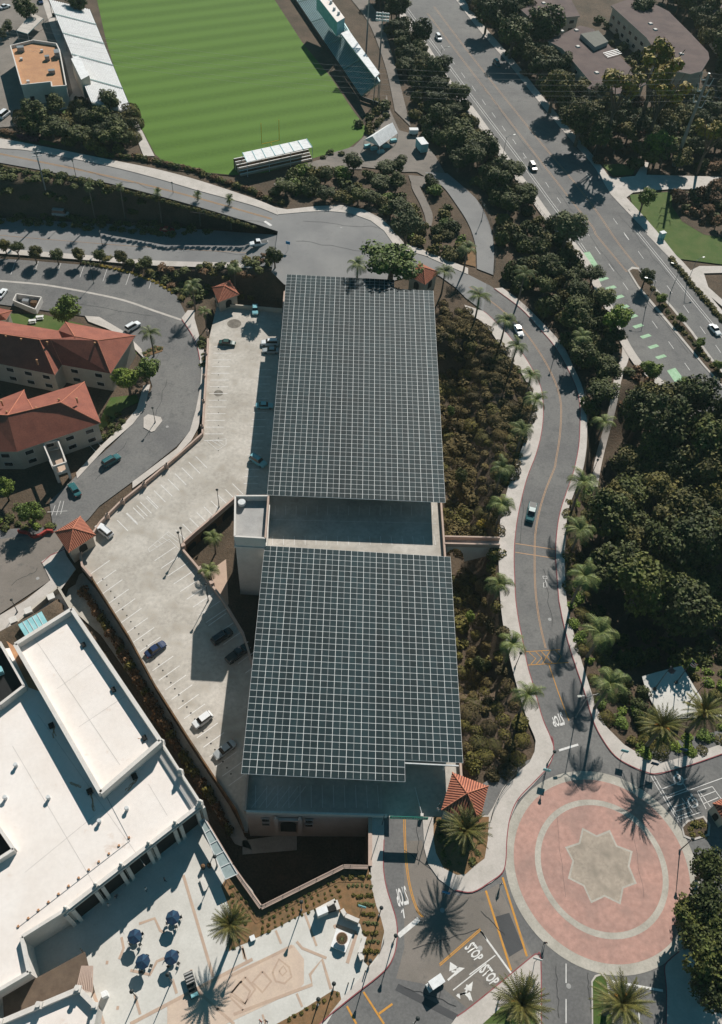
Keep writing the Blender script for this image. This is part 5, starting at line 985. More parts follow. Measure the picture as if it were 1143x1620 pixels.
# --- shrubbery south of the service yard and round the turning circle
fill([(450, 290), (480, 272), (520, 270), (560, 270), (640, 277), (655, 300), (668, 330), (668, 350), (640, 372), (612, 340), (580, 325), (530, 318), (470, 322), (440, 322), (430, 305)], 42, 3.2, [('bush', 'green', 1.0), ('bush', 'dark', 1.2), ('broad', 'dark', .7), ('bush', 'olive', 1.0)], (2.4, 4.3), 'one of the green bushes between the turning circle and the service yard', 'shrub', 'bushes between turning circle and service yard', 24)
fill([(668, 285), (690, 285), (722, 320), (742, 360), (748, 388), (725, 412), (690, 405), (645, 388), (640, 372), (686, 355), (688, 335), (672, 305)], 26, 3.2, [('bush', 'green', 1.0), ('bush', 'dark', 1.1), ('bush', 'olive', 1.0)], (2.4, 4), 'one of the dark green bushes enclosed by the garden path and service lane', 'shrub', 'bushes between garden path and service lane', 25)
for q, r, kk, lf, l in (((620, 410), 50, 'dense', 'green', 'large rounded tree at the top of far canopy beside cream tower'), ((645, 357), 27, 'dense', 'grey', 'grey-green tree at the right end of turning circle'), ((436, 432), 17, 'broad', 'dark', 'dark tree at the top left corner of far canopy'), ((462, 408), 15, 'broad', 'green', 'bright tree on the corner where lower road meets turning circle'), ((472, 425), 18, 'bush', 'green', 'low green bush just above the top left of far canopy'), ((900, 362), 31, 'dense', 'grey', 'light grey-green tree overhanging the left edge of main road')): plant(kk, lf, q[0], q[1], r, l, 'tree', None, .62 if r == 50 else 1.0)
# --- field-side hedge and north-west mass
for i, t in enumerate(np.linspace(0, 1, 34)):
    L = resample(Q('R1', (480, 700), (620, 710), (760, 740), (900, 775), (1000, 815), (1143, 860))+[(425, 315), (445, 320)], 34); q = L[i]; plant('bush', ['olive', 'dark', 'rust'][i % 3], q.x, q.y-2, 8+RV.uniform(0, 2), 'one of the hedge bushes between the football field and the upper road', 'shrub', 'hedge bushes along the upper road', 1.0)
fill(Q('R1', (100, 540), (250, 520), (400, 490), (590, 520), (620, 650), (580, 690), (480, 700), (330, 660), (200, 620), (110, 590)), 55, 3.0, [('bush', 'olive', 1.1), ('broad', 'dark', .8), ('bush', 'dark', 1.3), ('mound', 'olive', 1.2)], (2.6, 4.8), 'one of the dark olive bushes massed below the white grandstand', 'shrub', 'dark bushes below the white grandstand', 26)
for i in range(12): q = Q('R1', (10+i*14, 590+i*3.4))[0]; plant('bush', 'mauve' if i > 5 else 'rust', q[0], q[1], 9, 'one of the reddish purple flowering bushes left of the upper road pavement', 'shrub', 'purple flowering hedge')
for x, y, r, l in ((110, 40, 55, 'dark tree at the top left beside the white grandstand'), (35, 118, 28, 'small tree left of the clubhouse shade roof'), (8, 150, 26, 'small yellowish tree at the left edge above the clubhouse'), (150, 510, 60, 'dark tree at the lower left corner of the clubhouse yard'), (378, 486, 16, 'tiny tree at the tip of the white grandstand'), (350, 12, 45, 'tree at the top edge above the white grandstand')): q = Q('R1', (x, y))[0]; plant('broad', 'dark', q[0], q[1], r/2.8575, l, 'tree')
for x, y, r in ((440, 685, 20), (405, 705, 16), (485, 690, 18)): q = Q('R2', (x, y))[0]; plant('bush', 'dark', q[0], q[1], r/2.8575*1.2, 'one of the three small dark shrubs right of the canopy stand', 'shrub', 'small shrubs at the field corner')
fill([(560, 205), (585, 180), (612, 140), (625, 170), (603, 200), (585, 212)], 12, 3, [('bush', 'dark', 1.2), ('bush', 'olive', 1)], (1.8, 3), 'one of the dark bushes below the end of the right grandstand', 'shrub', 'bushes below the right grandstand', 28)
# --- slope between upper and lower road
fill(Q('R1', (-40, 810), (300, 850), (500, 885), (700, 930), (900, 975), (1100, 1030), (900, 1020), (600, 990), (300, 955), (-40, 935)), 70, 2.8, [('bush', 'dark', .8), ('bush', 'dark', .7)], (1.6, 3.0), 'one of the shaded dark bushes on the bank between the upper and lower roads', 'shrub', 'shaded bushes on the road bank', 29, z=-4)
for i, t in enumerate(np.linspace(0, 1, 52)):
    L = resample(Q('R1', (-20, 742), (300, 800), (500, 840), (700, 890), (900, 945), (1143, 1018)), 52); q = L[i]; plant('bush', 'dark' if i % 2 else 'olive', q.x, q.y+1, 6.5, 'hedge bush along the outer edge of the upper road', 'shrub', 'hedge along the upper road edge', 1.1, z=-.3)
# --- residence surroundings
for i, (x, y, r) in enumerate(((20, 45, 36), (75, 55, 38), (155, 78, 45), (256, 88, 40), (355, 88, 38), (447, 88, 38), (550, 90, 40), (660, 122, 34))): q = Q('R4', (x, y))[0]; plant('dense', 'dark' if i % 2 else 'olive', q[0], q[1]+3, r/2.8575, 'one of the round street trees in a row below the lower road', 'tree', 'row of round trees beside the residence parking')
for x, y, r, lf, l in ((290, 345, 85, 'green', 'large round tree behind the larger residence'), (575, 655, 78, 'green', 'bright tree at the right corner between the two residences'), (655, 615, 68, 'green', 'tree on the street side of the pair between the residences'), (0, 800, 1, 'green', None)):
    if l: q = Q('R4', (x, y))[0]; plant('dense', lf, q[0], q[1], r/2.8575, l, 'tree')
for x, y, r, l in ((20, 95, 62, 'green tree cut off by the left edge below the smaller residence'), (135, 195, 70, 'green tree on the street corner above the orange tower')): q = Q('S1', (x, y))[0]; plant('dense', 'green', q[0], q[1], r/2.8575, l, 'tree')
fill(Q('S1', (-20, 240), (60, 230), (190, 245), (240, 270), (100, 290), (-20, 290)), 10, 2.2, [('bush', 'green', .8), ('bush', 'dark', .8)], (1.2, 2), 'one of the low bushes on the street corner above the orange tower', 'shrub', 'low corner bushes', 30, BASIN)
fill(Q('R4', (430, 860), (560, 800), (570, 860), (470, 930), (430, 920)), 12, 2.2, [('bush', 'dark', .9)], (1.2, 2.0), 'one of the dark bushes beside the smaller residence corner', 'shrub', 'bushes at the residence corner', 31, BASIN)
fill(Q('R4', (480, 120), (640, 165), (740, 215), (800, 265), (850, 330), (960, 260), (960, 230), (1080, 290), (1130, 290), (1230, 270), (1230, 190), (1143, 200), (1000, 200), (760, 175), (620, 150)), 60, 2.3, [('bush', 'dark', .8), ('bush', 'olive', .7), ('bush', 'rust', .7)], (1.4, 2.5), 'one of the dark bushes on the bank behind the far end of lower deck', 'shrub', 'bank bushes behind the lower deck', 32, BASIN)
L = resample(Q('R4', (380, 125), (480, 145), (600, 175), (720, 222), (780, 262)), 22)
for q in L: plant('bush', 'yellow' if q.x > 160 else 'dark', q.x, q.y, 5, 'one of the yellowish hedge bushes curving round the residence parking', 'shrub', 'curved yellowish hedge', .8)
fill(Q('R4', (960, 440), (1000, 420), (950, 560), (945, 700), (925, 800), (930, 640), (905, 480))+[], 22, 1.8, [('bush', 'dark', .7)], (1, 1.7), 'one of the shaded ground shrubs between lower deck wall and sidewalk', 'shrub', 'shrubs below the lower deck wall', 33, BASIN)
fill(Q('R4', (648, 545), (700, 512), (735, 518), (665, 552)), 8, 1.2, [('bush', 'dark', .7)], (.8, 1.3), 'one of the low bushes round the residence palm', 'shrub', 'bushes on the palm island', 34, BASIN)
# --- top right
fill(Q('R3', (-30, -20), (120, -20), (180, 20), (280, 100), (300, 215), (400, 300), (500, 430), (600, 480), (760, 470), (860, 490), (1180, 470), (1180, 790), (900, 780), (760, 780), (700, 700), (600, 740), (520, 660), (360, 480), (220, 300), (80, 130)), 150, 4.4, [('broad', 'dark', 1.0), ('dense', 'dark', 1.0), ('bush', 'dark', 1.5), ('broad', 'olive', 1.0), ('bush', 'rust', 1.0)], (2.8, 4.8), 'one of the dark trees massed between the main road and the apartments', 'tree', 'dark trees right of the main road', 35)
fill(Q('R3', (830, -30), (1090, -30), (1090, 160), (1143, 250), (1143, 440), (1100, 330), (1000, 140), (880, 60)), 30, 5, [('broad', 'dark', 1.2), ('broad', 'olive', 1.1)], (3.5, 6), 'one of the dark trees between the long and corner apartment blocks', 'tree', 'trees between the apartment blocks', 36)
for x, y, r, kk, lf, l in ((350, 105, 75, 'broad', 'dark', 'dark tree leaning over the top edge apartment roof'), (200, 150, 80, 'dense', 'dark', 'large dark tree between main road and top apartment block'), (390, 395, 85, 'dense', 'olive', 'olive tree beside the road below the apartment blocks'), (510, 540, 90, 'dense', 'olive', 'big olive tree nearest the bend of the park path'), (85, 60, 65, 'broad', 'dark', 'dark tree at the top right of the main road'), (865, 655, 68, 'dense', 'green', 'bright green round tree above the park path'), (795, 890, 55, 'dense', 'green', 'green shrub tree just below the park path'),
    (780, 30, 60, 'dense', 'dark', 'dark tree overlapping the long apartment roof')): q = Q('R3', (x, y))[0]; plant(kk, lf, q[0], q[1], r/2.8575, l, 'tree')
for x, y, r, l in ((700, 350, 75, 'sparse yellow-green eucalyptus in front of the nearest apartment block'), (880, 220, 80, 'sparse yellow eucalyptus in front of the long apartment block'), (900, 350, 70, 'sparse yellow eucalyptus below the rounded apartment end'), (780, 290, 45, 'small yellow eucalyptus between the two nearest apartment blocks'), (1120, 550, 60, 'yellow-green eucalyptus at the right edge by the tall power pole')): q = Q('R3', (x, y))[0]; plant('euc', 'yellow', q[0], q[1], r/2.8575*1.6, l, 'tree')
fill(Q('R3', (920, 875), (1180, 870), (1180, 1060), (1060, 1040), (970, 980), (925, 920)), 34, 2.4, [('bush', 'rust', 1.0), ('bush', 'dark', 1.1), ('broad', 'rust', .8)], (1.5, 3), 'one of the reddish dark bushes in the curved park bed', 'shrub', 'reddish bushes in the park bed', 37)
L = resample(Q('R6', (800, 190), (850, 270), (930, 395), (1010, 480), (1090, 580), (1160, 660)), 20)
for i, q in enumerate(L): plant('bush' if i else 'dense', 'olive' if i % 3 else 'dark', q.x, q.y, 16 if i == 0 else 7.5, 'one of the clipped bushes in the planted median of the main road' if i else 'largest leafy bush at the tip of the planted median', 'shrub', 'median bushes' if i else None)
for i, t in enumerate(((870, 290), (960, 380), (1045, 490), (1130, 590))): q = Q('R6', t)[0]; plant('broad', 'green', q[0], q[1], 9, 'one of the young thin trees rising from the planted median', 'tree', 'young median trees')
L = resample(Q('R6', (915, 110), (970, 180), (1030, 250), (1090, 320), (1160, 400)), 18)
for q in L: plant('bush', 'olive', q.x, q.y, 8, 'one of the hedge bushes along the right sidewalk of the main road', 'shrub', 'hedge along the park side of the main road')
# --- slope right of the footpath, grove, canyon
plants('dense', ['grey', 'green'], 'R6', ((610, 290, 60), (655, 385, 78), (530, 190, 25)), 'one of the pale green trees on the dirt strip left of the bike lane', 'tree', 'pale trees left of the bike lane')
for x, y, r, l in ((830, 620, 62, 'pale green tree at the edge of main road where the slope path ends'), (960, 690, 60, 'pale green tree beside the last green bike box'), (1060, 870, 60, 'pale green tree overhanging the main road at the right')): q = Q('R6', (x, y))[0]; plant('dense', 'green', q[0], q[1], r/2.8575, l, 'tree')
fill(Q('R6', (700, 575), (760, 600), (830, 690), (700, 760), (690, 690)), 14, 2.6, [('bush', 'dark', 1), ('bush', 'rust', .8)], (1.6, 2.8), 'one of the dark shrubs beside the top of the slope path', 'shrub', 'shrubs at the top of the slope path', 38)
GR = [(952, 705), (985, 690), (1040, 655), (1100, 670), (1160, 720), (1160, 860), (1120, 900), (1110, 980), (1070, 1000), (1000, 1000), (960, 930), (945, 830)]
fill(GR, 64, 5.6, [('dense', 'dark', 1.0), ('dense', 'dark', 1.1), ('dense', 'olive', .95)], (5.0, 7.6), 'one of the large dark oaks of the grove right of the curving road', 'tree', 'dense grove of dark oaks in the hollow', 39, -2)
fill([(945, 950), (1000, 1000), (1100, 980), (1160, 900), (1160, 1040), (1100, 1040), (1040, 1030), (985, 1060), (950, 1010)], 30, 4.0, [('bush', 'dark', 1.0), ('bush', 'dark', 1.3)], (2.2, 3.8), 'one of the shaded bushes below the oak grove', 'shrub', 'shaded bushes below the grove', 40, -3)
fill([(900, 790), (925, 760), (940, 760), (935, 830), (930, 900), (945, 960), (960, 1010), (985, 1070), (1000, 1110), (1035, 1160), (1080, 1170), (1143, 1150), (1143, 1180), (1075, 1198), (1023, 1196), (985, 1172), (960, 1145), (944, 1105), (930, 1065), (910, 1000), (900, 940), (898, 860)], 110, 2.5, [('mound', 'olive', .8), ('bush', 'olive', .8), ('mound', 'olive', .7), ('bush', 'green', .7)], (1.2, 2.3), 'one of the low olive shrubs banked along the outer edge of the curving road', 'shrub', 'low shrubs outside the curving road', 41)
fill([(1060, 1040), (1090, 1030), (1150, 1060), (1150, 1110), (1100, 1080)], 12, 2.6, [('bush', 'green', .9), ('bush', 'olive', 1)], (1.5, 2.5), 'one of the green bushes right of the white flag plaza', 'shrub', 'bushes right of the flag plaza', 42)
fill([(985, 1095), (1010, 1080), (1040, 1140), (1010, 1150)], 8, 2.4, [('bush', 'dark', 1.1)], (1.6, 2.6), 'one of the dark bushes left of the white flag plaza', 'shrub', 'bushes left of the flag plaza', 43)
fill(Q('R6', (535, 880), (590, 790), (640, 700), (650, 650), (620, 600), (560, 700)), 10, 2.6, [('bush', 'dark', 1.0)], (1.6, 2.6), 'one of the dark bushes between curving road and slope path', 'shrub', 'bushes between curving road and slope path', 44)
fill(Q('S8', (968, 885), (992, 862), (1054, 842), (1076, 872), (1070, 908), (1010, 928)), 12, 1.3, [('bush', 'olive', .7)], (.9, 1.4), 'one of the low bushes in the kerbed corner bed', 'shrub', 'bushes in the kerbed corner bed', 45)
fill([(690, 1300), (700, 1300), (765, 1310), (764, 1355), (735, 1378), (705, 1370), (692, 1345)], 16, 1.6, [('bush', 'dark', .7), ('bush', 'olive', .6)], (.8, 1.4), 'one of the low dark shrubs under the island date palm', 'shrub', 'shrubs on the pavilion island', 46)
for x, y, r, l in ((1085, 440, 95, 'upper tree of the dark clump overhanging the roundabout right side'), (990, 655, 95, 'leftmost tree of the dark clump overhanging the roundabout'), (1085, 600, 110, 'middle tree of the dark clump right of the roundabout'), (1040, 760, 110, 'tree of the dark clump nearest the south east kerb'), (1120, 740, 110, 'right edge tree of the dark clump beside the roundabout'), (1095, 890, 125, 'lowest tree of the dark clump in the bottom right'), (1120, 1010, 125, 'tree cut off by the bottom right corner')): q = Q('S6', (x, y))[0]; plant('dense', 'dark', q[0], q[1], r/2.8575, l, 'tree', None, 1.3)
fill(Q('R3', (500, 20), (640, 60), (800, 200), (880, 330), (800, 360), (620, 180), (560, 110), (510, 90)), 14, 3.4, [('bush', 'dark', 1.0), ('bush', 'dark', 1.2)], (2.0, 3.2), 'dark bush in the alley between the two nearest apartment blocks', 'shrub', 'bushes in the apartment alley', 47)
# --- planting bed rows on the plaza
rg = random.Random(9)
def bedrow(reg, a, b, n, r, lf, lab, grp):
    for i in range(n): t = i/(n-1); q = Q(reg, (a[0]+(b[0]-a[0])*t+rg.uniform(-4, 4), a[1]+(b[1]-a[1])*t+rg.uniform(-4, 4)))[0]; plant('bush', lf, q[0], q[1], r/2.8575*rg.uniform(.8, 1.2), lab, 'shrub', grp, 1.2, z=.13)
for k in range(4): bedrow('S5', (130, 660+k*24), (450+k*12, 500+k*22), 13, 11, 'dark' if k < 2 else 'olive', 'one of the small shrubs in rows in the orange bed below the sunken court', 'shrub rows in the orange planting bed')
for k in range(3): bedrow('S5', (0, 520+k*45), (90-k*20, 640+k*25), 6, 11, 'dark', 'one of the small shrubs in the left arm of the orange bed', 'shrubs in the left arm of the bed')
for k in range(9): bedrow('S5', (470+k*2, 475+k*42), (600+k*6, 478+k*42), 7, 14, 'grey' if k % 2 else 'olive', 'one of the grey-green shrubs packed behind the fountain monument', 'grey-green shrubs behind the fountain')[:0] if 0 else bedrow('S5', (500+min(k, 4)*22, 475+k*42), (610+min(k, 5)*8, 478+k*42), 6, 14, 'grey' if k % 2 else 'olive', 'one of the grey-green shrubs packed behind the fountain monument', 'grey-green shrubs behind the fountain')
bedrow('S5', (250, 1120), (470, 1010), 9, 12, 'olive', 'one of the small shrubs in the corner bed beside the street', 'shrubs in the corner bed')
bedrow('S4', (1045, 520), (1060, 800), 9, 12, 'dark', 'one of the small shrubs by the glass canopy end of the bed', 'shrubs near the glass canopy')
# vine hedge on the walkway side of the lower deck
Lh = resample([P(x, y, DECK) for x, y in [(140, 925), (200, 1018), (240, 1090), (296, 1180), (340, 1248), (372, 1300)]], 40)
for p in Lh: plant('bush', 'rust' if rg.random() < .6 else 'olive', p.x-1.1, p.y-.6, rg.uniform(1.1, 1.7), 'one of the brown climbing shrubs along the lower deck outer wall', 'shrub', 'brown climbers on the lower deck wall', 2.2, z=PIT+.4, world=True)
# --- build the plants: the largest-looking 290 shrubs as objects, the rest as one mass of undergrowth
RS = Matrix((RX, UX, -FW))
def pix(p):
    q = RS @ (Vector(p)-Vector((0, 0, CH))); return (571.5+FPX*q.x/-q.z, 810-FPX*q.y/-q.z, -q.z)
def inview(a):
    x, y, d = pix(a[3]); m = a[5][0]*FPX/d*1.5; return -m < x < 1143+m and -m < y < 1620+m
SHRUBS = [a for a in SHRUBS if inview(a)]; TREES = [a for a in TREES if inview(a)]
ORD = ['first', 'second', 'third', 'fourth', 'fifth', 'sixth', 'seventh', 'eighth', 'ninth', 'tenth', 'eleventh', 'twelfth', 'thirteenth', 'fourteenth', 'fifteenth', 'sixteenth', 'seventeenth', 'eighteenth', 'nineteenth', 'twentieth']
SHORT = {'dark bushy belt between the two roads': 'dark bush or tree between the two roads', 'dark trees right of the main road': 'dark tree between main road and apartments', 'mounded shrubs on the slope beside the garage': 'rounded brownish shrub right of far canopy', 'brownish shrubs on the slope below the footbridge': 'brownish shrub right of near canopy',
    'dense grove of dark oaks in the hollow': 'dark oak of the right hand grove', 'low shrubs outside the curving road': 'low shrub outside the curving road', 'trees between the apartment blocks': 'dark tree between the apartment blocks', 'hedge bushes along the upper road': 'hedge bush between field and upper road', 'shaded bushes on the road bank': 'shaded bush on the upper road bank',
    'hedge along the upper road edge': 'hedge bush edging the upper road', 'bushes between turning circle and service yard': 'bush between turning circle and service yard', 'bushes between garden path and service lane': 'bush between garden path and service lane', 'bank bushes behind the lower deck': 'bank bush behind the lower deck', 'dark bushes below the white grandstand': 'dark bush below the white grandstand'}
def numbered(items):
    g = {}
    for a in items: g.setdefault((a[6], a[8]), []).append(a)
    out = []
    for (lab, grp), L in g.items():
        if len(L) == 1: out.append(L[0][:8]+(None if grp is None else grp,)); continue
        if grp is None: out += L; continue
        if len(L) > 16:
            nb = min(16, max(2, round(math.sqrt(len(L)*1.2)))); L = sorted(L, key=lambda a: pix(a[3])[1]); per = -(-len(L)//nb); sh = SHORT.get(grp, 'plant of the '+grp)
            for b_ in range(0, len(L), per):
                for i, a in enumerate(sorted(L[b_:b_+per], key=lambda a: pix(a[3])[0])): out.append(a[:6]+('%s, %s from left, %s row from top' % (sh, ORD[i], ORD[b_//per]),)+a[7:])
            continue
        pts = [pix(a[3]) for a in L]; hor = (max(p[0] for p in pts)-min(p[0] for p in pts)) > (max(p[1] for p in pts)-min(p[1] for p in pts))
        for i, k in enumerate(sorted(range(len(L)), key=lambda k: pts[k][0 if hor else 1])):
            t = '%s, %s from the %s' % (lab, ORD[i], 'left' if hor else 'top')
            out.append(L[k][:6]+(t if len(t.split()) <= 16 else ' '.join(lab.split()[:11])+', '+ORD[i]+' from '+('left' if hor else 'top'),)+L[k][7:])
    return out
SHRUBS.sort(key=lambda a: -a[5][0]/pix(a[3])[2]*(0.35 if a[3][2] < -5 else 1)); BIG, SMALL = SHRUBS[:290], SHRUBS[290:]
for a in numbered(BIG+TREES): inst(PT[(a[0], a[1])][a[2]], a[3], a[4], a[5], a[6], a[7], a[8])
VV, MI, mats_ = [], [], []
for a in SMALL:
    me = PT[(a[0], a[1])][a[2]].data; n = len(me.vertices); v = np.empty(n*3, np.float32); me.vertices.foreach_get('co', v); v = v.reshape(-1, 4, 3); st_ = 3; v = v[::st_]; c = v.mean(1, keepdims=True); v = c+(v-c)*1.6
    ca, sa = math.cos(a[4]), math.sin(a[4]); v = v*np.array(a[5]); v = np.stack([v[..., 0]*ca-v[..., 1]*sa, v[..., 0]*sa+v[..., 1]*ca, v[..., 2]], -1)+np.array(a[3]); VV.append(v.reshape(-1, 3))
    if a[1] not in mats_: mats_.append(a[1])
    MI.append(np.full(len(v), mats_.index(a[1])))
if VV:
    me = quadmesh('undergrowth', np.concatenate(VV), LEAF[mats_[0]])
    for m in mats_[1:]: me.materials.append(LEAF[m])
    me.polygons.foreach_set('material_index', np.concatenate(MI)); o = bpy.data.objects.new('undergrowth', me); COL.objects.link(o); tag(o, 'mass of small dark olive bushes and ground shrubs covering banks, verges and beds', 'shrubs', kind='stuff')
for k_, L in PT.items():
    for o in L:
        if o.name not in USED:
            for ch in list(o.children): bpy.data.objects.remove(ch)
            bpy.data.objects.remove(o)
# ================================================================ PALMS
def frond(C, a, el, L, droop, wd, n=9, leaflets=True, rs=0):
    # returns quads (4 verts each) of a feather frond
    out = []; pts = []; p = Vector(C); e = el; st_ = L/n
    for i in range(n+1):
        pts.append(p.copy()); p = p+Vector((math.cos(a)*math.cos(e), math.sin(a)*math.cos(e), math.sin(e)))*st_; e -= droop/n*(1+i/n)
    side = Vector((-math.sin(a), math.cos(a), 0))
    for i in range(n):
        t = i/n; w_ = wd*math.sin(math.pi*min(.97, .18+t*.85))+.05; q, r = pts[i], pts[i+1]; f = (r-q)*.9; down = Vector((0, 0, -w_*.45))
        out += [q-side*.03, q+side*.03, r+side*.03, r-side*.03]
        for s in (-1, 1):
            for k in (0, .5): b = q+(r-q)*k; tip = b+side*s*w_+f*.9+down; out += [b, b+(r-q)*.36, tip+(r-q)*.12, tip]
    return out
def palm_proto(name, kind, seed, h):
    rg = random.Random(seed); t = bpy.data.objects.new(name, None); COL.objects.link(t); q = []
    c = Vector((0, 0, h))
    if kind == 'queen':
        for i in range(15): q += frond(c, 6.2832*i/15*1.0+rg.uniform(-.2, .2)+i*2.4, rg.uniform(.15, 1.15), rg.uniform(2.8, 3.6), rg.uniform(1.3, 2.0), .62)
        lf = 'palm'
    elif kind == 'date':
        for i in range(78): q += frond(c+Vector((0, 0, rg.uniform(-.3, .3))), i*2.39996, rg.uniform(-.45, 1.35), rg.uniform(3.9, 4.7), rg.uniform(.3, .75), .34, 8)
        lf = 'date'
    else:
        for i in range(26): q += frond(c, i*2.39996, rg.uniform(-.9, 1.3), rg.uniform(1.3, 1.7), .5, .55, 3)
        lf = 'palm'
    o = bpy.data.objects.new('crown', quadmesh('crown', np.array([tuple(v) for v in q]), LEAF[lf])); COL.objects.link(o); o.parent = t
    r0, r1 = {'queen': (.22, .13), 'date': (.42, .34), 'fan': (.25, .17)}[kind]; mb = MB(); N_ = 7
    for i in range(N_): z0, z1 = h*i/N_-(.5 if i == 0 else 0), h*(i+1)/N_; mb.tube((.1*math.sin(i*.5), 0, z0), (.1*math.sin((i+1)*.5), 0, z1), r0+(r1-r0)*i/N_, r0+(r1-r0)*(i+1)/N_, M['palmtrunk'], 9)
    mb.tube((0, 0, h-.9), (0, 0, h), r1, r1*(2.0 if kind == 'date' else 1.5), M['palmtrunk'], 9); mb.build('trunk', t)
    if kind == 'date':
        for k in range(5): a = 1.2566*k+.4; mb = MB(); p0 = c; p1 = c+Vector((math.cos(a)*.9, math.sin(a)*.9, .75)); p2 = c+Vector((math.cos(a)*1.35, math.sin(a)*1.35, .35)); mb.tube(p0, p1, .06, .1, LEAF['fruit'], 5); mb.tube(p1, p2, .28, .2, LEAF['fruit'], 6); mb.build('fruit_stalk', t)
    return t
PQ = [palm_proto('queen_palm', 'queen', 3, 7.0), palm_proto('queen_palm', 'queen', 8, 6.0)]
PD = palm_proto('date_palm', 'date', 5, 8.6); PF = palm_proto('fan_palm', 'fan', 6, 11.0)
def palm(pr_, h, x, y, label, rz=None, group=None, s=1.0, z=None):
    g = G(x, y, h*s) if z is None else P(x, y, z+h*s)
    if z is not None: g.z = z
    return inst(pr_, (g.x, g.y, g.z), RV.uniform(0, 6.28) if rz is None else rz, s, label, 'palm tree', group)
for i, (x, y) in enumerate(((398, 835), (540, 828), (712, 868), (893, 878), (1037, 895))):
    q = Q('R1', (x, y))[0]; palm(PF, 11, q[0], q[1], ['leftmost fan palm', 'second fan palm from the left', 'middle fan palm', 'fourth fan palm from the left', 'rightmost fan palm'][i]+' of the five on the bank below the upper road', s=.95)
ql = [('R6', 45, 280, 'queen palm beside cream tower sidewalk, topmost on the inner bend'), ('R6', 165, 390, 'queen palm beside the white car on the curving road'), ('R6', 215, 508, 'queen palm with yellowing fronds just below the white car'), ('R6', 278, 640, 'queen palm with an orange frond at the inner sidewalk'), ('R6', 300, 750, 'queen palm hanging over the inner sidewalk at the widest bend'), ('R6', 240, 885, 'queen palm in shrubs at the narrow part of inner sidewalk'), ('R6', 150, 1060, 'queen palm two above the footbridge on the inner side'), ('S3', 150, 165, 'queen palm just above the footbridge'), ('S3', 135, 525, 'queen palm just below the footbridge on the inner sidewalk'), ('S3', 195, 795, 'queen palm at the left end of chevron road marking'), ('S3', 265, 1025, 'queen palm nearest the road STOP on the inner side'),
      ('R6', 610, 850, 'queen palm astride the slope path'), ('S3', 515, 65, 'topmost queen palm on the outer side of curving road'), ('S3', 500, 280, 'queen palm opposite the crosswalk on the outer side'), ('S3', 520, 490, 'queen palm third down on the outer side of curving road'), ('S3', 592, 745, 'queen palm above the tall lamp on the outer side'), ('S3', 635, 975, 'lowest queen palm on the outer side near the flag plaza'), ('R5', 955, 170, 'queen palm immediately right of the cream tower'), ('R6', 250, 180, 'queen palm half hidden in the dark bushes by the curve'), ('R6', 510, 465, 'queen palm among bushes left of the slope path'), ('R5', 560, 140, 'palm left of the large tree at the top of far canopy'), ('R5', 1058, 65, 'tall thin palm on the dirt patch near the service lane')]
for i, (rg_, x, y, l) in enumerate(ql): q = Q(rg_, (x, y))[0]; palm(PQ[i % 2], (7, 6)[i % 2], q[0], q[1], l, s=RV.uniform(1.45, 1.6) if 12 <= i <= 16 else RV.uniform(1.2, 1.35))
for (x, y, l, s) in ((678, 448, 'single palm on the kerbed island of residence street', 1.15), (870, 235, 'palm left of the small red-roofed stair tower', 1.2), (925, 350, 'lower palm in front of the small red-roofed stair tower', .8), (1060, 150, 'palm among bushes above the far end of lower deck', 1.0)):
    q = Q('R4', (x, y))[0]; palm(PQ[0], 7, q[0], q[1], l, s=s)
for x, y, l in ((338, 851, 'young palm in the courtyard by the arcade'), (332, 902, 'young palm in the sunlit courtyard corner')): palm(PQ[1], 6, x, y, l, s=.95, z=PIT+.05)
for x, y, l, s in ((1047, 1150, 'date palm left of the pair beside the flag plaza', 1.0), (1114, 1126, 'date palm right of the pair beside the flag plaza', 1.0), (737, 1313, 'date palm on the island in front of tile pavilion', 1.0), (825, 1589, 'date palm on the bottom triangular island', 1.05), (984, 1588, 'date palm on the grassy median at the bottom', 1.05), (364, 1463, 'date palm on the plaza beside the orange bed', .8)): palm(PD, 8.6, x, y, l, s=s, z=0)
# ================================================================ VEHICLES
CP = {}
def paint(name, c): return mat('car_paint_'+name, c, tuple(x*.97 for x in c), 1, .25, (5, .02), spec=.6)
PAINT = {'white': paint('white', (.72, .73, .74)), 'silver': paint('silver', (.35, .37, .38)), 'black': paint('black', (.018, .02, .024)), 'navy': paint('navy', (.02, .035, .09)), 'teal': paint('teal', (.03, .12, .13)), 'green': paint('green', (.03, .07, .06)), 'aqua': paint('pale_blue', (.2, .45, .5)), 'red': paint('red', (.3, .03, .03))}  # aqua: white car paint with the teal of shade put into its colour
GL = mat('car_glass', (.012, .016, .02), None, 1, .06, spec=.8)
def loft(mb, secs, m, cap=True):
    # secs: list of rings with equal count
    n = len(secs[0]); k = len(mb.v); i_ = mb.mi(m)
    for s in secs: mb.v += [tuple(p) for p in s]
    for a in range(len(secs)-1):
        for j in range(n): mb.f.append((k+a*n+j, k+a*n+(j+1) % n, k+(a+1)*n+(j+1) % n, k+(a+1)*n+j)); mb.m.append(i_)
    if cap: mb.f += [tuple(range(k+n-1, k-1, -1)), tuple(range(k+(len(secs)-1)*n, k+len(secs)*n))]; mb.m += [i_]*2
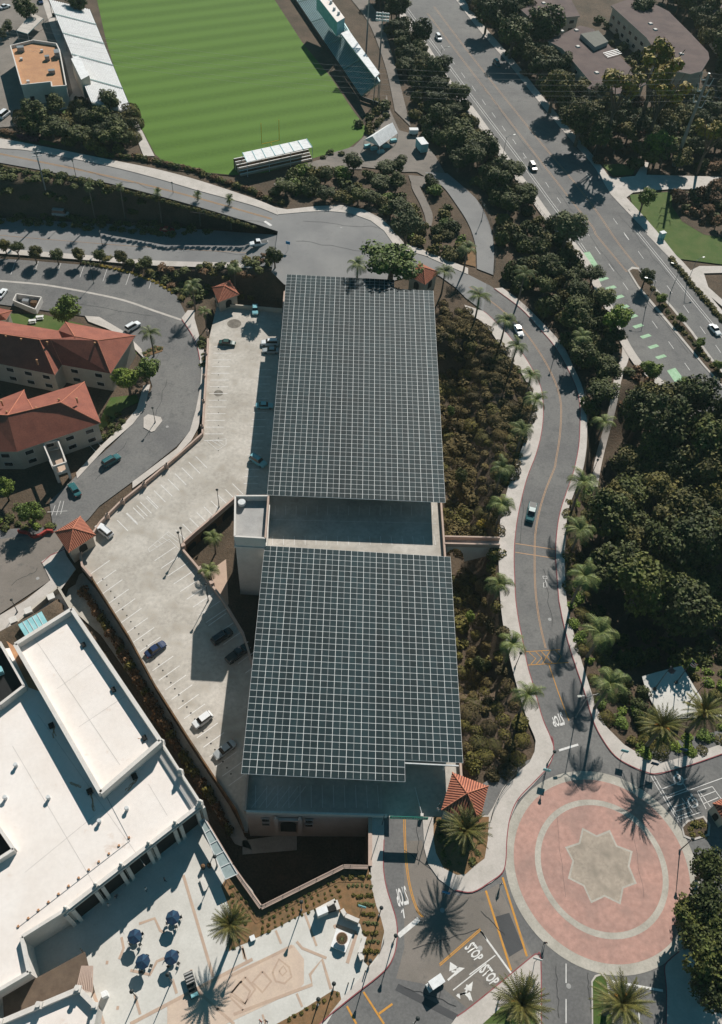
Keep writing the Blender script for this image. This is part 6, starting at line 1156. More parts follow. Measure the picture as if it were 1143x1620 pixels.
def car(kind, col):
    if (kind, col) in CP: return CP[(kind, col)]
    L, W, Hb, Ht = {'sedan': (4.7, 1.82, .92, 1.42), 'suv': (4.8, 1.92, 1.05, 1.72), 'hatch': (4.2, 1.78, .95, 1.5), 'pickup': (5.6, 1.98, 1.05, 1.8), 'van': (5.2, 2.0, 1.1, 2.0)}[kind]
    t = bpy.data.objects.new({'pickup': 'pickup_truck', 'van': 'parked_van'}.get(kind, 'car'), None); COL.objects.link(t); m = PAINT[col]
    def ring(x, hw, z0, z1): return [(x, -hw, z0), (x, -hw*1.0, z0+.3), (x, -hw*.97, z1-.12), (x, -hw*.82, z1), (x, hw*.82, z1), (x, hw*.97, z1-.12), (x, hw, z0+.3), (x, hw, z0)]
    prof = {'sedan': [(-1, .72, .72), (-.94, .9, .86), (-.75, 1, .95), (-.3, 1, 1.0), (.35, 1, 1.0), (.6, 1, .93), (.9, .93, .8), (1, .74, .62)]}.get(kind, [(-1, .86, .9), (-.96, .95, .98), (-.6, 1, 1.0), (0, 1, 1.0), (.4, 1, 1.0), (.62, 1, .97), (.92, .94, .86), (1, .76, .68)])
    mb = MB(); loft(mb, [ring(x*L/2, W/2*w_, .28, Hb*z) for x, w_, z in prof], m); mb.build('body', t, False)
    c0, c1, r0, r1 = {'sedan': (-.62, .42, -.38, .16), 'suv': (-.93, .45, -.84, .2), 'hatch': (-.9, .48, -.74, .2), 'pickup': (-.2, .5, -.14, .26), 'van': (-.95, .72, -.9, .45)}[kind]
    mb = MB(); b = [(c0*L/2, -W*.43, Hb*.97), (c1*L/2, -W*.43, Hb*.97), (c1*L/2, W*.43, Hb*.97), (c0*L/2, W*.43, Hb*.97)]; tp_ = [(r0*L/2, -W*.34, Ht-.04), (r1*L/2, -W*.34, Ht-.04), (r1*L/2, W*.34, Ht-.04), (r0*L/2, W*.34, Ht-.04)]; mb.hexa(b, tp_, GL); mb.build('windows', t)
    mb = MB(); mb.box(((r0+r1)*L/4, 0, Ht), ((r1-r0)*L/2+.08, W*.7, .07), m); mb.build('roof', t)
    if kind in ('suv',):
        for s in (-1, 1): mb = MB(); mb.box(((r0+r1)*L/4, s*W*.31, Ht+.08), ((r1-r0)*L/2*.9, .05, .06), M['metal']); mb.build('roof_rail', t)
    if kind == 'pickup': mb = MB(); mb.box((-.6*L/2, 0, Hb+.005), (L*.36, W*.78, .02), M['black']); mb.build('cargo_bed', t)
    for sx in (-.62, .62):
        for sy in (-1, 1): mb = MB(); x = sx*L/2; y = sy*(W/2-.1); mb.tube((x, y-.11, .33), (x, y+.11, .33), .33, .33, M['rubber'], 14); w_ = mb.build('wheel', t); r_ = MB(); r_.tube((x, y-.125, .33), (x, y+.125, .33), .19, .19, M['metal'], 10); r_ = r_.build('rim'); r_.parent = w_
    for sy in (-1, 1): mb = MB(); mb.box((L/2*.965, sy*W*.33, Hb*.64), (.14, .34, .14), M['lampg']); mb.build('headlight', t); mb = MB(); mb.box((-L/2*.985, sy*W*.36, Hb*.7), (.08, .26, .16), M['red']); mb.build('tail_light', t)
    CP[(kind, col)] = t; return t
def park(kind, col, x, y, dx, dy, label, z=None):
    g = G(x, y) if z is None else P(x, y, z); a = P(x-dx, y-dy, g.z); b = P(x+dx, y+dy, g.z); d = b-a
    inst(car(kind, col), (g.x, g.y, g.z+.04), math.atan2(d.y, d.x), 1.0, label, {'pickup': 'pickup truck', 'van': 'van'}.get(kind, 'car'))
park('suv', 'white', 694, 62, 10, 16, 'white car driving down the top of the main road'); park('suv', 'black', 843, 267, 8, 14, 'black car driving beside the double white line of the main road')
park('pickup', 'white', 410, 388, -12, 1, 'white pickup truck in the shade of the lower road'); park('suv', 'white', 211, 519, 12, -7, 'white car with dark sunroof parked behind the larger residence', BASIN+.02)
park('sedan', 'white', 820, 525, 10, 20, 'white car on the curving road under a queen palm', .04); park('pickup', 'teal', 840, 813, -3, 14, 'dark teal pickup above the crosswalk on the curving road', .04)
park('sedan', 'white', 1130, 524, 12, 14, 'white car at the right edge of the main road'); park('sedan', 'aqua', 404, 492, 0, 10, 'pale blue car parked against the end wall of the lower deck', DECK)
park('sedan', 'green', 360, 545, 12, 1, 'dark green car on the sunny left side of lower deck', DECK); park('suv', 'white', 427, 545, -12, 0, 'white car at the edge of far canopy shadow, upper of two', DECK); park('sedan', 'silver', 429, 557, -12, 0, 'silver car at the edge of far canopy shadow, lower of two', DECK)
park('sedan', 'aqua', 419, 644, 12, 0, 'pale blue car alone halfway along the far canopy shadow', DECK); park('suv', 'aqua', 409, 732, 14, 9, 'pale blue car parked diagonally near the elevator tower', DECK)
park('suv', 'white', 166, 842, -12, -10, 'white car with roof rack beside the orange tile tower', DECK); park('sedan', 'navy', 247, 1029, 13, -9, 'dark navy car alone in the sunny stalls', DECK); park('hatch', 'white', 321, 1141, -13, 9.5, 'white car with black roof glass in the sunny stalls', DECK)
park('sedan', 'silver', 356, 1188, -13, 10, 'silver car half in near canopy shadow at the lower stalls', DECK); park('suv', 'black', 352, 1009, 13, -9, 'black car in the tower shadow, left of the two', DECK); park('pickup', 'black', 377, 1036, 12, -9, 'black pickup in the tower shadow, right of the two', DECK)
park('suv', 'teal', 177, 731, 12, -7, 'dark teal car below the kerbed lamp island', BASIN+.02); park('sedan', 'teal', 119, 777, -8, -12, 'dark teal car in front of the hatched bay', BASIN+.02); park('sedan', 'white', 4, 467, 8, -11, 'white car cut off by the left edge behind the residences', BASIN+.02)
park('suv', 'teal', 786, 103, 8, 11, 'dark teal car parked in tree shade at the top of the main road'); park('van', 'silver', 97, 340, 12, 1, 'dim silver van shaded by the bank of the lower road'); park('sedan', 'red', 265, 366, 12, 1, 'red car deep in shade on the lower road')
park('sedan', 'white', 9, 13, 12, -4, 'white car in the top left corner yard'); park('sedan', 'navy', 65, 4, 4, 12, 'dark car at the top edge beside the white grandstand'); park('van', 'white', 8, 184, 10, -8, 'white van at the left edge by the purple hedge')
park('sedan', 'silver', 795, 1640, 10, 10, 'x') if 0 else None
# golf carts
def cart(x, y, dx, dy, label, dark=False):
    g = P(x, y, .1); a, b = P(x-dx, y-dy, .1), P(x+dx, y+dy, .1); rz = math.atan2((b-a).y, (b-a).x); t = empty('golf_cart', g, rz); tag(t, label, 'golf cart')
    def k(mb, n): mb.build(n, t)
    mb = MB(); mb.box((0, 0, .45), (2.9, 1.25, .4), M['black'] if dark else M['steel']); mb.box((1.15, 0, .75), (.6, 1.2, .35), M['aqua'] if dark else M['steel'], 0, .8); k(mb, 'body'); mb = MB(); mb.box((-.1, 0, .85), (.7, 1.1, .3), M['black']); mb.box((-.45, 0, 1.15), (.15, 1.1, .5), M['black']); k(mb, 'seat')
    if dark: mb = MB(); mb.box((-1.1, 0, .8), (2.2, 1.35, .18), M['black']); [mb.box((-2.0+i*.45, 0, .93), (.2, 1.2, .1), M['grey']) for i in range(4)]; k(mb, 'cargo_bed')
    else:
        mb = MB(); mb.box((-.1, 0, 1.95), (2.3, 1.35, .08), M['tent']); k(mb, 'roof')
        for sx in (-1.1, .85):
            for sy in (-.58, .58): mb = MB(); mb.tube((sx, sy, .6), (sx, sy, 1.92), .03, .03, M['black'], 5); k(mb, 'roof_post')
        mb = MB(); mb.face([(1.0, -.55, .95), (1.0, .55, .95), (.8, .55, 1.9), (.8, -.55, 1.9)], M['glass']); k(mb, 'windshield')
    for sx in (-.95, 1.0):
        for sy in (-.58, .58): mb = MB(); mb.tube((sx, sy-.1, .25), (sx, sy+.1, .25), .25, .25, M['rubber'], 12); k(mb, 'wheel')
cart(688, 1557, -13, 9, 'white golf cart driving between the two arrows and the entrance'); cart(305, 1563, 3.5, 12, 'dark flatbed utility cart with pale hood on the plaza', True)
# ================================================================ STREET LAMPS, SIGNS, POLES
def lamp(x, y, h, label, arm=0.0, heads=1, z=None, adir=(1, 0), group=None, r=.1, cat_='street lamp'):
    g = G(x, y) if z is None else P(x, y, z); t = tag(empty('street_lamp', g), label, cat_, group); mb = MB(); mb.tube((0, 0, -.2), (0, 0, .5), r*2, r*1.8, M['grey'], 10); mb.build('base', t); mb = MB(); mb.tube((0, 0, .3), (0, 0, h), r, r*.6, M['black'] if arm == 0 else M['metal'], 8); mb.build('pole', t)
    if arm == 0: mb = MB(); mb.tube((0, 0, h), (0, 0, h+.55), .16, .3, M['lampg'], 8); mb.tube((0, 0, h+.55), (0, 0, h+.75), .34, .06, M['black'], 8); mb.build('lantern', t)
    for k in range(heads if arm else 0):
        s = -1 if k else 1; d = Vector((adir[0], adir[1], 0)).normalized()*arm*s; mb = MB(); mb.tube((0, 0, h-.3), (d.x*.5, d.y*.5, h+.25), r*.6, r*.5, M['metal'], 6); mb.tube((d.x*.5, d.y*.5, h+.25), (d.x, d.y, h+.3), r*.5, r*.45, M['metal'], 6); mb.build('arm', t)
        mb = MB(); mb.box((d.x*1.1, d.y*1.1, h+.28), (.75, .4, .16), M['lampg'], math.atan2(d.y, d.x)); mb.build('lamp_head', t)
    return t
for x, y, h, l in ((794, 257, 9, 'tall arm lamp on left sidewalk of main road near the black car'), (694.5, 116, 9, 'tall arm lamp on left sidewalk of the main road near the white car')): lamp(x, y, h, l, 2.6, adir=(1, .5))
lamp(1061, 463, 9, 'tall arm lamp beyond the planted median on the right', 2.4, adir=(-1, .3)); lamp(1022, 486, 9, 'tall arm lamp in the planted median beside the green blocks', 2.6, adir=(-1, .2)); lamp(1087, 448, 8, 'arm lamp between main road and park path junction', 2.2, adir=(1, .6))
for x, y, l in ((121, 281, 'lantern lamp on the upper road, leftmost of two'), (276, 318, 'lantern lamp on the upper road, rightmost of two'), (163, 391, 'lantern lamp on the lower road above the round trees'), (877, 566, 'lantern lamp on outer sidewalk of the curving road bend'), (936, 752, 'lantern lamp at the lower end of the slope path'), (815, 1056, 'lantern lamp on the inner sidewalk beside the chevron marking'), (866, 1209, 'lantern lamp on the sidewalk tip above the roundabout'), (668, 378, 'lantern lamp by garden path above the turning circle'), (762, 350, 'lantern lamp beside the service lane')): lamp(x, y, 5.2, l)
lamp(911, 1135, 9, 'tall twin-arm lamp on the outer sidewalk near road STOP', 1.6, 2, adir=(1, .2))
for x, y, l in ((287, 869, 'left of the two lamps standing at the courtyard corner of deck'), (291, 862, 'right of the two lamps standing at the courtyard corner of deck'), (347, 802, 'deck lamp on the inner parapet beside the elevator tower'), (330, 950, 'deck lamp on the inner parapet above the tower shadow')): lamp(x, y, 5.8, l, z=DECK)
for x, y, l in ((477, 1440, 'plaza lamp at the edge of the orange bed left of the monument'), (344, 1370, 'plaza lamp near the glass canopy'), (381, 1500, 'plaza lamp just right of the plaza date palm'), (217, 1578, 'plaza lamp below the left umbrellas'), (272, 1552, 'plaza lamp just below the right umbrellas'), (600, 1449, 'path lamp in the bed corner behind the fountain'), (622, 1492, 'path lamp on the bend of entrance sidewalk'), (527, 1566, 'path lamp in the corner bed by the street'), (583, 1531, 'path lamp at the lower tip of the fountain bed'), (503, 1590, 'path lamp lower down the corner bed')): lamp(x, y, 4.6 if y < 1600 else 4, l, z=.12)
lamp(246, 668, 4.6, 'lantern lamp on the kerbed island of the residence street', z=BASIN+.16); lamp(28, 968, 4.2, 'lantern lamp on street sidewalk beside the equipment yard', z=BASIN+.16); lamp(1076, 1345, 5.5, 'lantern lamp beside the kerbed corner bed right of roundabout', z=.1); lamp(655, 1620, 5.0, 'lantern lamp at the bottom edge of the entrance road', z=.1)
lamp(149, 448, 5.5, 'lantern lamp on the residence parking island', z=BASIN)
# stadium floodlight masts
for x, y, h, l in ((579, 92, 24, 'floodlight mast behind the right grandstand'), (600, 108, 20, 'shorter floodlight mast at the end of the right grandstand')):
    g = G(x, y); t = tag(empty('floodlight_mast', g), l, 'floodlight'); mb = MB(); mb.tube((0, 0, 0), (0, 0, h), .35, .2, M['metal'], 10); mb.build('mast', t); mb = MB(); [mb.box((0, 0, h-.5-1.1*k), (5, .3, .2), M['steel']) for k in range(3)]; mb.build('crossbars', t)
    for k in range(3): 
        mb = MB(); [mb.box((-2+i*1.0, -.3, h-.5-1.1*k), (.7, .4, .7), M['tent']) for i in range(5)]; mb.build('lamp_row', t)
# transmission pole and conductors
g = P(1066.7, 262, 0); t = tag(empty('power_pole', g), 'very tall grey steel power pole with curved arms at the right', 'power pole'); mb = MB(); mb.tube((0, 0, 0), (.4, 0, 31), .75, .35, M['metal'], 12); mb.build('pole', t); tips = []
for k, z in enumerate((22, 25.5, 29)):
    for s in (-1, 1): mb = MB(); a = Vector((.3, 0, z-(1.6 if s > 0 else 0))); mid = a+Vector((s*1.6, 0, -.3)); e = a+Vector((s*2.1, 0, 2.2)); mb.tube(a, mid, .16, .13, M['steel'], 6); mb.tube(mid, e, .15, .08, M['steel'], 6); mb.build('arm', t); tips.append(g+e)
for k, p in enumerate(tips): mb = MB(); [mb.tube(p+Vector((-170*a, 6*a*1.0, -14*a*(1.7-a))), p+Vector((-170*(a+.1), 6*(a+.1), -14*(a+.1)*(1.7-a-.1))), .02, .02, M['grey'], 4) for a in np.arange(0, 1.7, .1)]; mb.tube(p, p+Vector((60, -3, -2)), .02, .02, M['grey'], 4); tag(mb.build('power_cable'), ['lowest left', 'lowest right', 'middle left', 'middle right', 'top left', 'top right'][k]+' power cable strung from the tall grey pole arms', 'power cable')
g = G(72, 298); t = tag(empty('utility_pole', g), 'grey utility pole with crossarm on the bank edge of upper road', 'utility pole'); mb = MB(); mb.tube((0, 0, -1), (0, 0, 13), .25, .16, M['metal'], 8); mb.build('pole', t)
for z in (11.8, 10.6): mb = MB(); mb.box((0, 0, z), (3.0, .2, .2), M['steel'], .4); mb.build('crossarm', t)
mb = MB(); mb.box((.2, -.3, 9.6), (.5, .4, 1.0), M['steel']); mb.build('transformer', t)
# dark teal park kiosk at the foot of the long pole shadow
g = P(1046, 377, .1); t = tag(empty('utility_cabinet', g), 'white and teal roadside cabinet on the right sidewalk of main road', 'cabinet'); mb = MB(); mb.box((0, 0, 1.0), (1.6, 1.2, 2.0), M['aqua'], .5); mb.build('body', t); mb = MB(); mb.box((0, 0, 2.1), (1.8, 1.4, .2), M['tent'], .5); mb.build('lid', t)
# flagpoles
for x, y, l, c in ((1036, 1090, 'left flagpole on the white flag plaza', 'navy'), (1070, 1080, 'middle flagpole with red striped flag on the white flag plaza', 'red'), (1090, 1112, 'right flagpole on the white flag plaza', None)):
    g = P(x, y, .14); t = tag(empty('flagpole', g), l, 'flagpole'); mb = MB(); mb.tube((0, 0, 0), (0, 0, .35), .35, .3, M['black'], 10); mb.build('base', t); mb = MB(); mb.tube((0, 0, .3), (0, 0, 9), .1, .05, M['black'], 8); mb.tube((0, 0, 9), (0, 0, 9.2), .12, .12, M['black'], 8); mb.build('pole', t)
    if c:
        mb = MB()
        for i in range(7):
            for j in range(6): f = lambda i, j: (.1+i*.2, .12*math.sin(i*.9+j*.3), 8.8-j*.28-i*.12); mm = M['navy'] if (c == 'navy' or (i < 3 and j < 3)) else (M['red'] if j % 2 == 0 else M['white']); mb.face([f(i, j), f(i+1, j), f(i+1, j+1), f(i, j+1)], mm)
        mb.build('flag', t)
# direction signs
for x, y, l, m in ((983, 1196, 'pale blue sign on the east corner sidewalk, left of two', 'aqua'), (1030, 1216, 'blue sign on the east corner sidewalk beside the date palm', 'teal'), (1075, 1194, 'small blue sign under the right date palm', 'teal'), (861, 1226, 'pale sign box on the sidewalk tip left of roundabout', 'aqua'), (703, 1418, 'bright blue sign at the lower kerb of the pavilion island', 'blue'), (456, 395, 'cyan sign where the lower road meets the turning circle', 'blue'), (572, 1440, 'pale blue sign panel behind the fountain wall', 'aqua'), (846, 1522, 'white sign board on the tip of bottom triangular island', 'white')):
    M.setdefault('blue', mat('sign_blue', (.02, .25, .5))); g = P(x, y, .14); t = tag(empty('road_sign', g), l, 'sign'); mb = MB(); mb.tube((0, 0, 0), (0, 0, 2.6), .05, .05, M['metal'], 6); mb.build('post', t); mb = MB(); mb.box((0, .0, 2.3), (1.3, .1, .9), M[m], -.2); mb.build('panel', t)
# banner over the entrance road
a, b = P(614, 1306, .0), P(673, 1308, .0); t = tag(empty('banner', a), 'green banner with white lettering strung across the entrance road', 'banner'); mb = MB()
for q in (a-Vector((1, 0, 0)), b+Vector((.6, 0, 0))): mb.tube(q-a, q-a+Vector((0, 0, 5.0)), .07, .06, M['black'], 6)
mb.build('posts', t); mb = MB(); d = b-a; mb.box((d.x/2, d.y/2, 4.2), (d.length, .04, 1.3), mat('banner_green', (.06, .42, .3)), math.atan2(d.y, d.x)); mb.build('cloth', t)
cu = bpy.data.curves.new('t', 'FONT'); cu.body = 'WELCOME HOME'; o = bpy.data.objects.new('t', cu); COL.objects.link(o); me = bpy.data.meshes.new_from_object(o.evaluated_get(bpy.context.evaluated_depsgraph_get())); bpy.data.objects.remove(o); v = np.array([p.co[:] for p in me.vertices]); lo, hi = v.min(0), v.max(0)
for p in me.vertices: u = (p.co.x-lo[0])/(hi[0]-lo[0]); p.co = Vector((d.x*(.05+.9*u), d.y*(.05+.9*u)-.04, 3.8+.8*(p.co.y-lo[1])/(hi[1]-lo[1])))
me.materials.clear(); me.materials.append(M['white']); o = bpy.data.objects.new('lettering', me); COL.objects.link(o); o.parent = t
# ================================================================ PLAZA FURNITURE
for i, (x, y, sx, sy, l) in enumerate(((273.5, 1451, 262.5, 1489.5, 'upper right'), (213, 1481, 201, 1521, 'upper left'), (271.5, 1514, 259, 1556, 'lower right'), (226, 1521, 214, 1561, 'lower left'))):
    p = P(x, y, 2.45); g = Vector((p.x, p.y, .12)); t = tag(empty('patio_umbrella', g), l+' dark blue octagonal umbrella of the four on the plaza', 'umbrella', 'blue umbrellas on the plaza'); mb = MB(); mb.tube((0, 0, 0), (0, 0, 2.55), .03, .03, M['black'], 6); mb.build('pole', t); mb = MB()
    for k in range(8): a, b = 6.2832*k/8+.2, 6.2832*(k+1)/8+.2; mb.face([(math.cos(a)*1.12, math.sin(a)*1.12, 2.15), (math.cos(b)*1.12, math.sin(b)*1.12, 2.15), (0, 0, 2.6)], M['teal'] if k % 2 else M['navyc'] if 'navyc' in M else M.setdefault('navyc', mat('navy_fabric', (.01, .03, .07)))); mb.face([(math.cos(a)*1.12, math.sin(a)*1.12, 2.15), (math.cos(b)*1.12, math.sin(b)*1.12, 2.15), (math.cos(b)*1.12, math.sin(b)*1.12, 2.02), (math.cos(a)*1.12, math.sin(a)*1.12, 2.02)], M['navyc'])
    mb.build('canopy', t); mb = MB(); mb.tube((0, 0, 0), (0, 0, .1), .3, .3, M['black'], 10); mb.build('base', t)
    t2 = tag(empty('patio_table', g), 'dark round table under the %s umbrella' % l, 'table', 'tables under the umbrellas'); mb = MB(); mb.tube((0, 0, .7), (0, 0, .74), .55, .55, M['black'], 14); mb.build('table_top', t2)
    for k in range(3): a = 2.094*k; mb = MB(); mb.tube((0, 0, .68), (math.cos(a)*.4, math.sin(a)*.4, 0), .03, .03, M['black'], 5); mb.build('leg', t2)
    for k in range(4):
        a = 1.5708*k+.5+i*.3; q = g+Vector((math.cos(a)*1.05, math.sin(a)*1.05, 0)); t3 = tag(empty('patio_chair', q, a), 'dark metal chair, %s at the %s umbrella table' % (('right', 'far', 'left', 'near')[k], l), 'chair', 'chairs round the umbrella tables'); mb = MB(); mb.box((0, 0, .45), (.45, .45, .05), M['black']); mb.build('seat', t3); mb = MB(); mb.box((.22, 0, .7), (.05, .45, .45), M['black']); mb.build('backrest', t3)
        for ax in (-.2, .2):
            for ay in (-.2, .2): mb = MB(); mb.tube((ax, ay, 0), (ax, ay, .44), .02, .02, M['black'], 4); mb.build('leg', t3)
# fountain planter, seat walls and monument
F = lambda x, y, z=.12: P(480+x/8.164, 1400+y/8.164, z)
c = F(497, 715); t = tag(empty('fountain', c), 'round bowl planter on a white square base in the plaza', 'fountain'); sq = [F(*q) for q in ((430, 565), (635, 650), (545, 880), (355, 800))]; ch_ = lambda mb, n: child(mb, n, t)
ch_(MB().prism([xy(v) for v in ccw(sq)], .1, .55, M['wallw'], M['tent']), 'base'); mb = MB(); mb.tube((c.x, c.y, .55), (c.x, c.y, 1.0), .4, .3, M['wallw'], 14); mb.tube((c.x, c.y, 1.0), (c.x, c.y, 1.5), .45, .95, M['pinkwall'], 18); ch_(mb, 'bowl'); mb = MB(); mb.tube((c.x, c.y, 1.5), (c.x, c.y, 1.53), .85, .85, M['brownwall'], 16)
for k in range(10): a = .628*k; mb.tube((c.x, c.y, 1.5), (c.x+math.cos(a)*.7, c.y+math.sin(a)*.7, 1.8), .05, .02, LEAF['grey'], 4)
ch_(mb, 'planting')
mb = MB(); 
for q in (((395, 545), (430, 525), (690, 620)), ((690, 620), (570, 1010)),): 
    for a, b in zip(q, q[1:]): A, B = F(*a), F(*b); mb.beam(V3(A, .105), V3(B, .105), .55, .02, M['tan'])
struct(mb.build('fountain_paving_band'))
def seatwall(pts, h, label, th=.5):
    t = tag(empty('seat_wall', F(*pts[0])), label, 'wall'); mb = MB(); cp = MB()
    for a, b in zip(pts, pts[1:]): A, B = F(*a), F(*b); mb.beam(V3(A, .1), V3(B, .1), th, h, M['wallc']); cp.beam(V3(A, .1+h), V3(B, .1+h), th+.14, .1, M['wallw'])
    child(mb, 'wall', t); child(cp, 'coping', t)
seatwall([(495, 345), (540, 420), (715, 495)], 1.5, 'white-topped angled wall behind the bowl planter'); seatwall([(790, 690), (725, 900), (755, 985)], 1.2, 'white-topped curved seat wall right of the bowl planter'); seatwall([(170, 345), (415, 215), (455, 330)], .7, 'low white wall wrapping the plaza monument')
t = tag(empty('monument', F(245, 330)), 'white boxy monument block with dark recess on the plaza', 'monument'); v = ccw([F(*q, 2.2) for q in ((165, 320), (300, 260), (325, 345), (190, 405))]); child(MB().prism([xy(q) for q in v], .1, 2.2, M['wallw'], M['tent']), 'block', t); v = ccw([F(*q, .9) for q in ((300, 262), (410, 225), (435, 320), (325, 350))]); child(MB().prism([xy(q) for q in v], .1, .9, M['dark'], M['dark']), 'recess', t)
for k, (x, y, l) in enumerate(((322, 1373, 'left of the two dark litter bins by the glass canopy'), (332, 1371, 'right of the two dark litter bins by the glass canopy'))): g = P(x, y, .12); t = tag(empty('litter_bin', g), l, 'bin'); mb = MB(); mb.tube((0, 0, 0), (0, 0, 1.0), .33, .36, M['black'], 12); mb.build('body', t); mb = MB(); mb.tube((0, 0, 1.0), (0, 0, 1.2), .38, .2, M['brownwall'], 12); mb.build('lid', t)
g = P(322, 1400, .12); t = tag(empty('bench', g, R(-60)), 'long pale bench near the litter bins on the plaza', 'bench'); mb = MB(); mb.box((0, 0, .45), (2.2, .5, .08), M['wallw']); mb.build('seat', t)
for s in (-.9, .9): mb = MB(); mb.box((s, 0, .2), (.12, .45, .4), M['wallw']); mb.build('leg', t)
for k, (x, y, l) in enumerate(((168, 1575, 'white pillar plinth on the plaza beside the bottom wing'), (400, 1485, 'small white plinth in the bed beside the plaza date palm'))): mb = MB(); g = P(x, y, .1); mb.box((g.x, g.y, .9 if k == 0 else .4), (.8, .8, 1.6 if k == 0 else .5), M['tent'], .5); tag(mb.build('plinth'), l, 'plinth')
for k, (x, y) in enumerate(((551, 1557), (560, 1550), (578, 1538))): g = P(x, y, .14); mb = MB(); mb.tube(g, g+Vector((0, 0, 1.0)), .09, .09, M['black'], 8); mb.tube(g+Vector((0, 0, 1.0)), g+Vector((0, 0, 1.12)), .1, .04, M['black'], 8); tag(mb.build('bollard'), ['leftmost', 'middle', 'rightmost'][k]+' black bollard on the plaza edge beside the street', 'bollard', 'bollards at the plaza edge')
# red plastic barriers on the street corner
for k, seg in enumerate((((85, 292), (130, 300)), ((130, 300), (150, 318)), ((150, 318), (185, 310)), ((185, 310), (215, 290)), ((215, 290), (245, 292)))):
    a, b = [P(*q, BASIN+.1) for q in Q('S1', *seg)]; mb = MB(); mb.beam(a, b-(b-a)*.08, .45, .9, M['red']); tag(mb.build('plastic_barrier'), ['first', 'second', 'third', 'fourth', 'fifth'][k]+' red plastic barrier from the left on the street corner', 'barrier', 'red barriers on the street corner')
t = tag(empty('swing_gate', P(667, 1292, .1)), 'white barrier arm beside the pavilion at the garage entrance', 'barrier'); mb = MB(); mb.box((0, 0, .55), (.5, .5, 1.1), M['wallw']); mb.build('housing', t); mb = MB(); mb.tube((0, 0, 1.0), (-1.4, 4.6, 1.3), .05, .05, M['tent'], 6); mb.build('arm', t)
# ================================================================ PEOPLE
def person_mesh(top, legs, hair):
    me = bpy.data.meshes.new('person'); V_ = [(0, 0, .95), (0, 0, 1.15), (0, .01, 1.38), (0, .01, 1.5), (0, .02, 1.58), (0, .03, 1.7), (.1, .02, .88), (.12, .06, .5), (.12, .02, .08), (.12, .16, .03), (-.1, .0, .88), (-.12, -.08, .5), (-.13, -.2, .1), (-.13, -.08, .03), (.19, 0, 1.4), (.27, -.04, 1.12), (.26, .1, .88), (-.19, 0, 1.4), (-.27, .04, 1.12), (-.25, .12, .9), (.26, .16, .82), (-.25, .18, .84)]
    E_ = [(0, 1), (1, 2), (2, 3), (3, 4), (4, 5), (0, 6), (6, 7), (7, 8), (8, 9), (0, 10), (10, 11), (11, 12), (12, 13), (2, 14), (14, 15), (15, 16), (16, 20), (2, 17), (17, 18), (18, 19), (19, 21)]
    rr = [.15, .14, .17, .07, .09, .1, .1, .07, .05, .04, .1, .07, .05, .04, .07, .05, .035, .07, .05, .035, .03, .03]; me.from_pydata(V_, E_, []); o = bpy.data.objects.new('person_tmp', me); COL.objects.link(o); sk = o.modifiers.new('s', 'SKIN'); sb = o.modifiers.new('b', 'SUBSURF'); sb.levels = 1
    for i, v in enumerate(me.skin_vertices[0].data): v.radius = (rr[i], rr[i]*.8); v.use_root = (i == 0)
    out = bpy.data.meshes.new_from_object(o.evaluated_get(bpy.context.evaluated_depsgraph_get())); bpy.data.objects.remove(o); out.materials.clear()
    for m in (M['skin'], top, legs, hair): out.materials.append(m)
    for p in out.polygons: z = p.center.z; x = abs(p.center.x); p.material_index = 3 if z > 1.66 or (z > 1.56 and p.center.y < 0) else (0 if z > 1.46 or (x > .23 and z < 1.05) else (1 if z > .93 else 2)); p.use_smooth = True
    return out
PM = [person_mesh(M['tent'], M['navy'], M['rubber']), person_mesh(M['navy'], M['black'], M['brownwall']), person_mesh(M['red'], M['navy'], M['rubber']), person_mesh(M['shirt'], M['shirt'], M['brownwall'])]
for x, y, k, rz, l in ((232.5, 1409, 0, 1.0, 'person in a white top and dark trousers walking in the building shadow'), (262, 1394, 1, 2.0, 'person in dark clothes walking in building shade near the corner'), (174, 1434, 3, .5, 'person in pale clothes standing in the middle of building shade'), (186, 1420, 1, 4.0, 'person in dark clothes beside the one in pale clothes in shade'), (413, 1617, 2, 2.5, 'person in a red top at the bottom edge of the plaza'), (422, 1617, 1, 2.6, 'person in dark clothes at the bottom edge of the plaza'),
    (791, 1402, 3, .3, 'person in pale clothes crossing between the two orange lines'), (695, 1274, 0, 1.2, 'person in a white top beside the tile pavilion entrance'), (692, 1284, 3, 2.2, 'person in pale clothes at the pavilion corner by the kerb'), (861, 1494, 1, 3.0, 'person in dark clothes at the lower left rim of the roundabout'), (789, 1580, 1, 1.1, 'person in dark clothes on the bottom island beside the date palm')):
    o = bpy.data.objects.new('person', PM[k]); COL.objects.link(o); g = P(x, y, .12 if x < 500 or x > 700 else .16); o.location = g; o.rotation_euler = (0, 0, rz); o.scale = (1.05,)*3; tag(o, l, 'person')

# ================================================================ ROAD WEAR
mb = MB(); wr = mat('crack_sealant', (.05, .05, .052)); rg = random.Random(12)
def wiggle(a, b, n=9, amp=2.0): return [(a[0]+(b[0]-a[0])*i/n+rg.uniform(-amp, amp), a[1]+(b[1]-a[1])*i/n+rg.uniform(-amp, amp)) for i in range(n+1)]
for a, b in (((830, 760), (825, 860)), ((860, 900), (875, 990)), ((640, 1345), (690, 1380)), ((655, 1500), (760, 1470)), ((640, 1560), (720, 1590)), ((880, 1530), (885, 1610)), ((930, 1540), (935, 1600)), ((900, 560), (880, 620)), ((760, 130), (860, 270)), ((880, 300), (985, 440)), ((1010, 460), (1090, 560)), ((980, 340), (1060, 440)), ((480, 350), (600, 360)), ((470, 380), (590, 400)), ((300, 335), (420, 352)), ((100, 262), (250, 300)), ((660, 1300), (662, 1360)), ((760, 1440), (800, 1480)), ((1000, 1250), (1040, 1235))): stripe(mb, wiggle(a, b), .09, wr, .062, smooth=2)
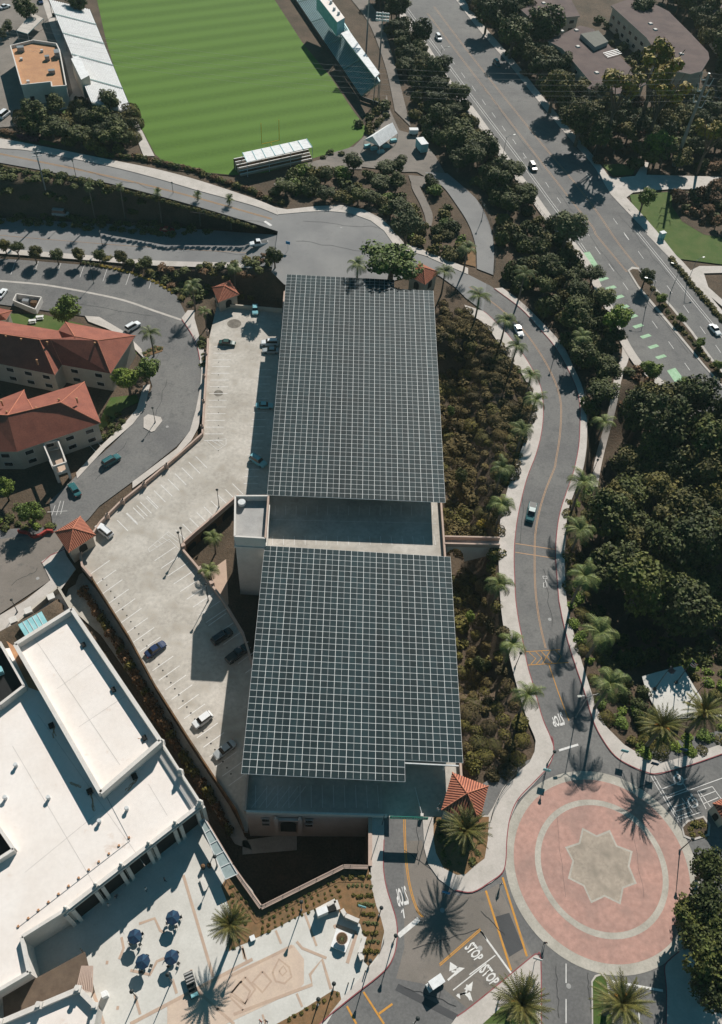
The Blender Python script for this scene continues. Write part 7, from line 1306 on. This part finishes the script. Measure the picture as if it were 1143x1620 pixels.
for a, b in (((250, 560), (215, 650)), ((120, 480), (240, 500)), ((60, 900), (20, 925)), ((265, 600), (235, 690)), ((200, 700), (150, 760))): stripe(mb, wiggle(a, b), .1, wr, BASIN+.045, smooth=2)
for a, b in (((880, 1290), (895, 1420)), ((990, 1260), (1020, 1420))): stripe(mb, wiggle(a, b, 7, 1.8), .035, M['patch'], .07, smooth=2)
for x, y, z in ((760, 1500, .04), (700, 1440, .04), (845, 700, .06), (870, 980, .06), (540, 360, .05), (900, 1560, .04), (265, 675, BASIN+.04), (60, 915, BASIN+.05), (830, 250, .05), (1000, 430, .05)): p = P(x, y, z); mb.tube(p, p+Vector((0, 0, .012)), .38, .38, M['grey'], 14)
struct(mb.build('crack_seals_and_manholes'))
mb = MB()
for o in (-.7, .7): stripe(mb, [(x, y+o) for x, y in Q('R1', (-60, 682), (0, 695), (400, 776), (800, 870), (1143, 965), (1230, 990))], .12, M['yellow'], .05, smooth=3)
stripe(mb, [(-40, 366), (0, 372), (130, 383), (250, 392), (395, 400)], .12, M['fadey'], .06, zf=lrz, smooth=3)
stripe(mb, Q('R2', (140, 1000), (170, 1020)), .9, M['white'], .05)
struct(mb.build('north_road_lines'))
# plumbing, seams and stains on the white roofs
mb = MB()
for a, b in (((60, 1130), (230, 1370)), ((20, 1180), (150, 1400)), ((150, 1290), (40, 1380)), ((235, 1240), (265, 1290))): stripe(mb, [a, b], .05, mat('roof_seam', (.5, .46, .43)), zr+.015)
for a, b in (((55, 1010), (190, 1210)), ((90, 1090), (160, 1040)), ((125, 1150), (200, 1100))): stripe(mb, [a, b], .05, mat('roof_seam', (.5, .46, .43)), zb-1.48)
child(mb, 'roof_seams', wb)
mb = MB(); st__ = mat('rust_stain', (.42, .22, .12), (.6, .42, .3), 2)
for (x, y), (dx, dy), z in (((142, 1255), (8, 30), zr), ((83, 1150), (4, 14), zr), ((215, 1232), (-14, 22), zr), ((228, 1170), (-6, 1), zb-1.49), ((110, 1238), (16, 8), zr)):
    for k in range(3): stripe(mb, wiggle((x+k*1.5, y), (x+dx+rg.uniform(-5, 5), y+dy+rg.uniform(-5, 5)), 6, 1.0), .08+.07*k, st__, z+.02+k*.002, smooth=2)
child(mb, 'rust_stains', wb)
# ================================================================ HAZE VOLUME, ADDED TO LIFT THE BLACKS
hz = MB().box((0, 230, 62), (760, 820, 175), M['soil']).build('haze'); hz.data.materials.clear(); hm = bpy.data.materials.new('haze'); hm.use_nodes = True; hn = hm.node_tree; hn.nodes.clear()
out = hn.nodes.new('ShaderNodeOutputMaterial'); pv_ = hn.nodes.new('ShaderNodeVolumePrincipled'); pv_.inputs['Color'].default_value = (.72, .95, .95, 1); pv_.inputs['Density'].default_value = .00007; hn.links.new(pv_.outputs[0], out.inputs['Volume'])
hz.data.materials.append(hm); hz['kind'] = 'stuff'; hz['label'] = 'thin pale haze volume added over the whole scene to lift its dark tones'
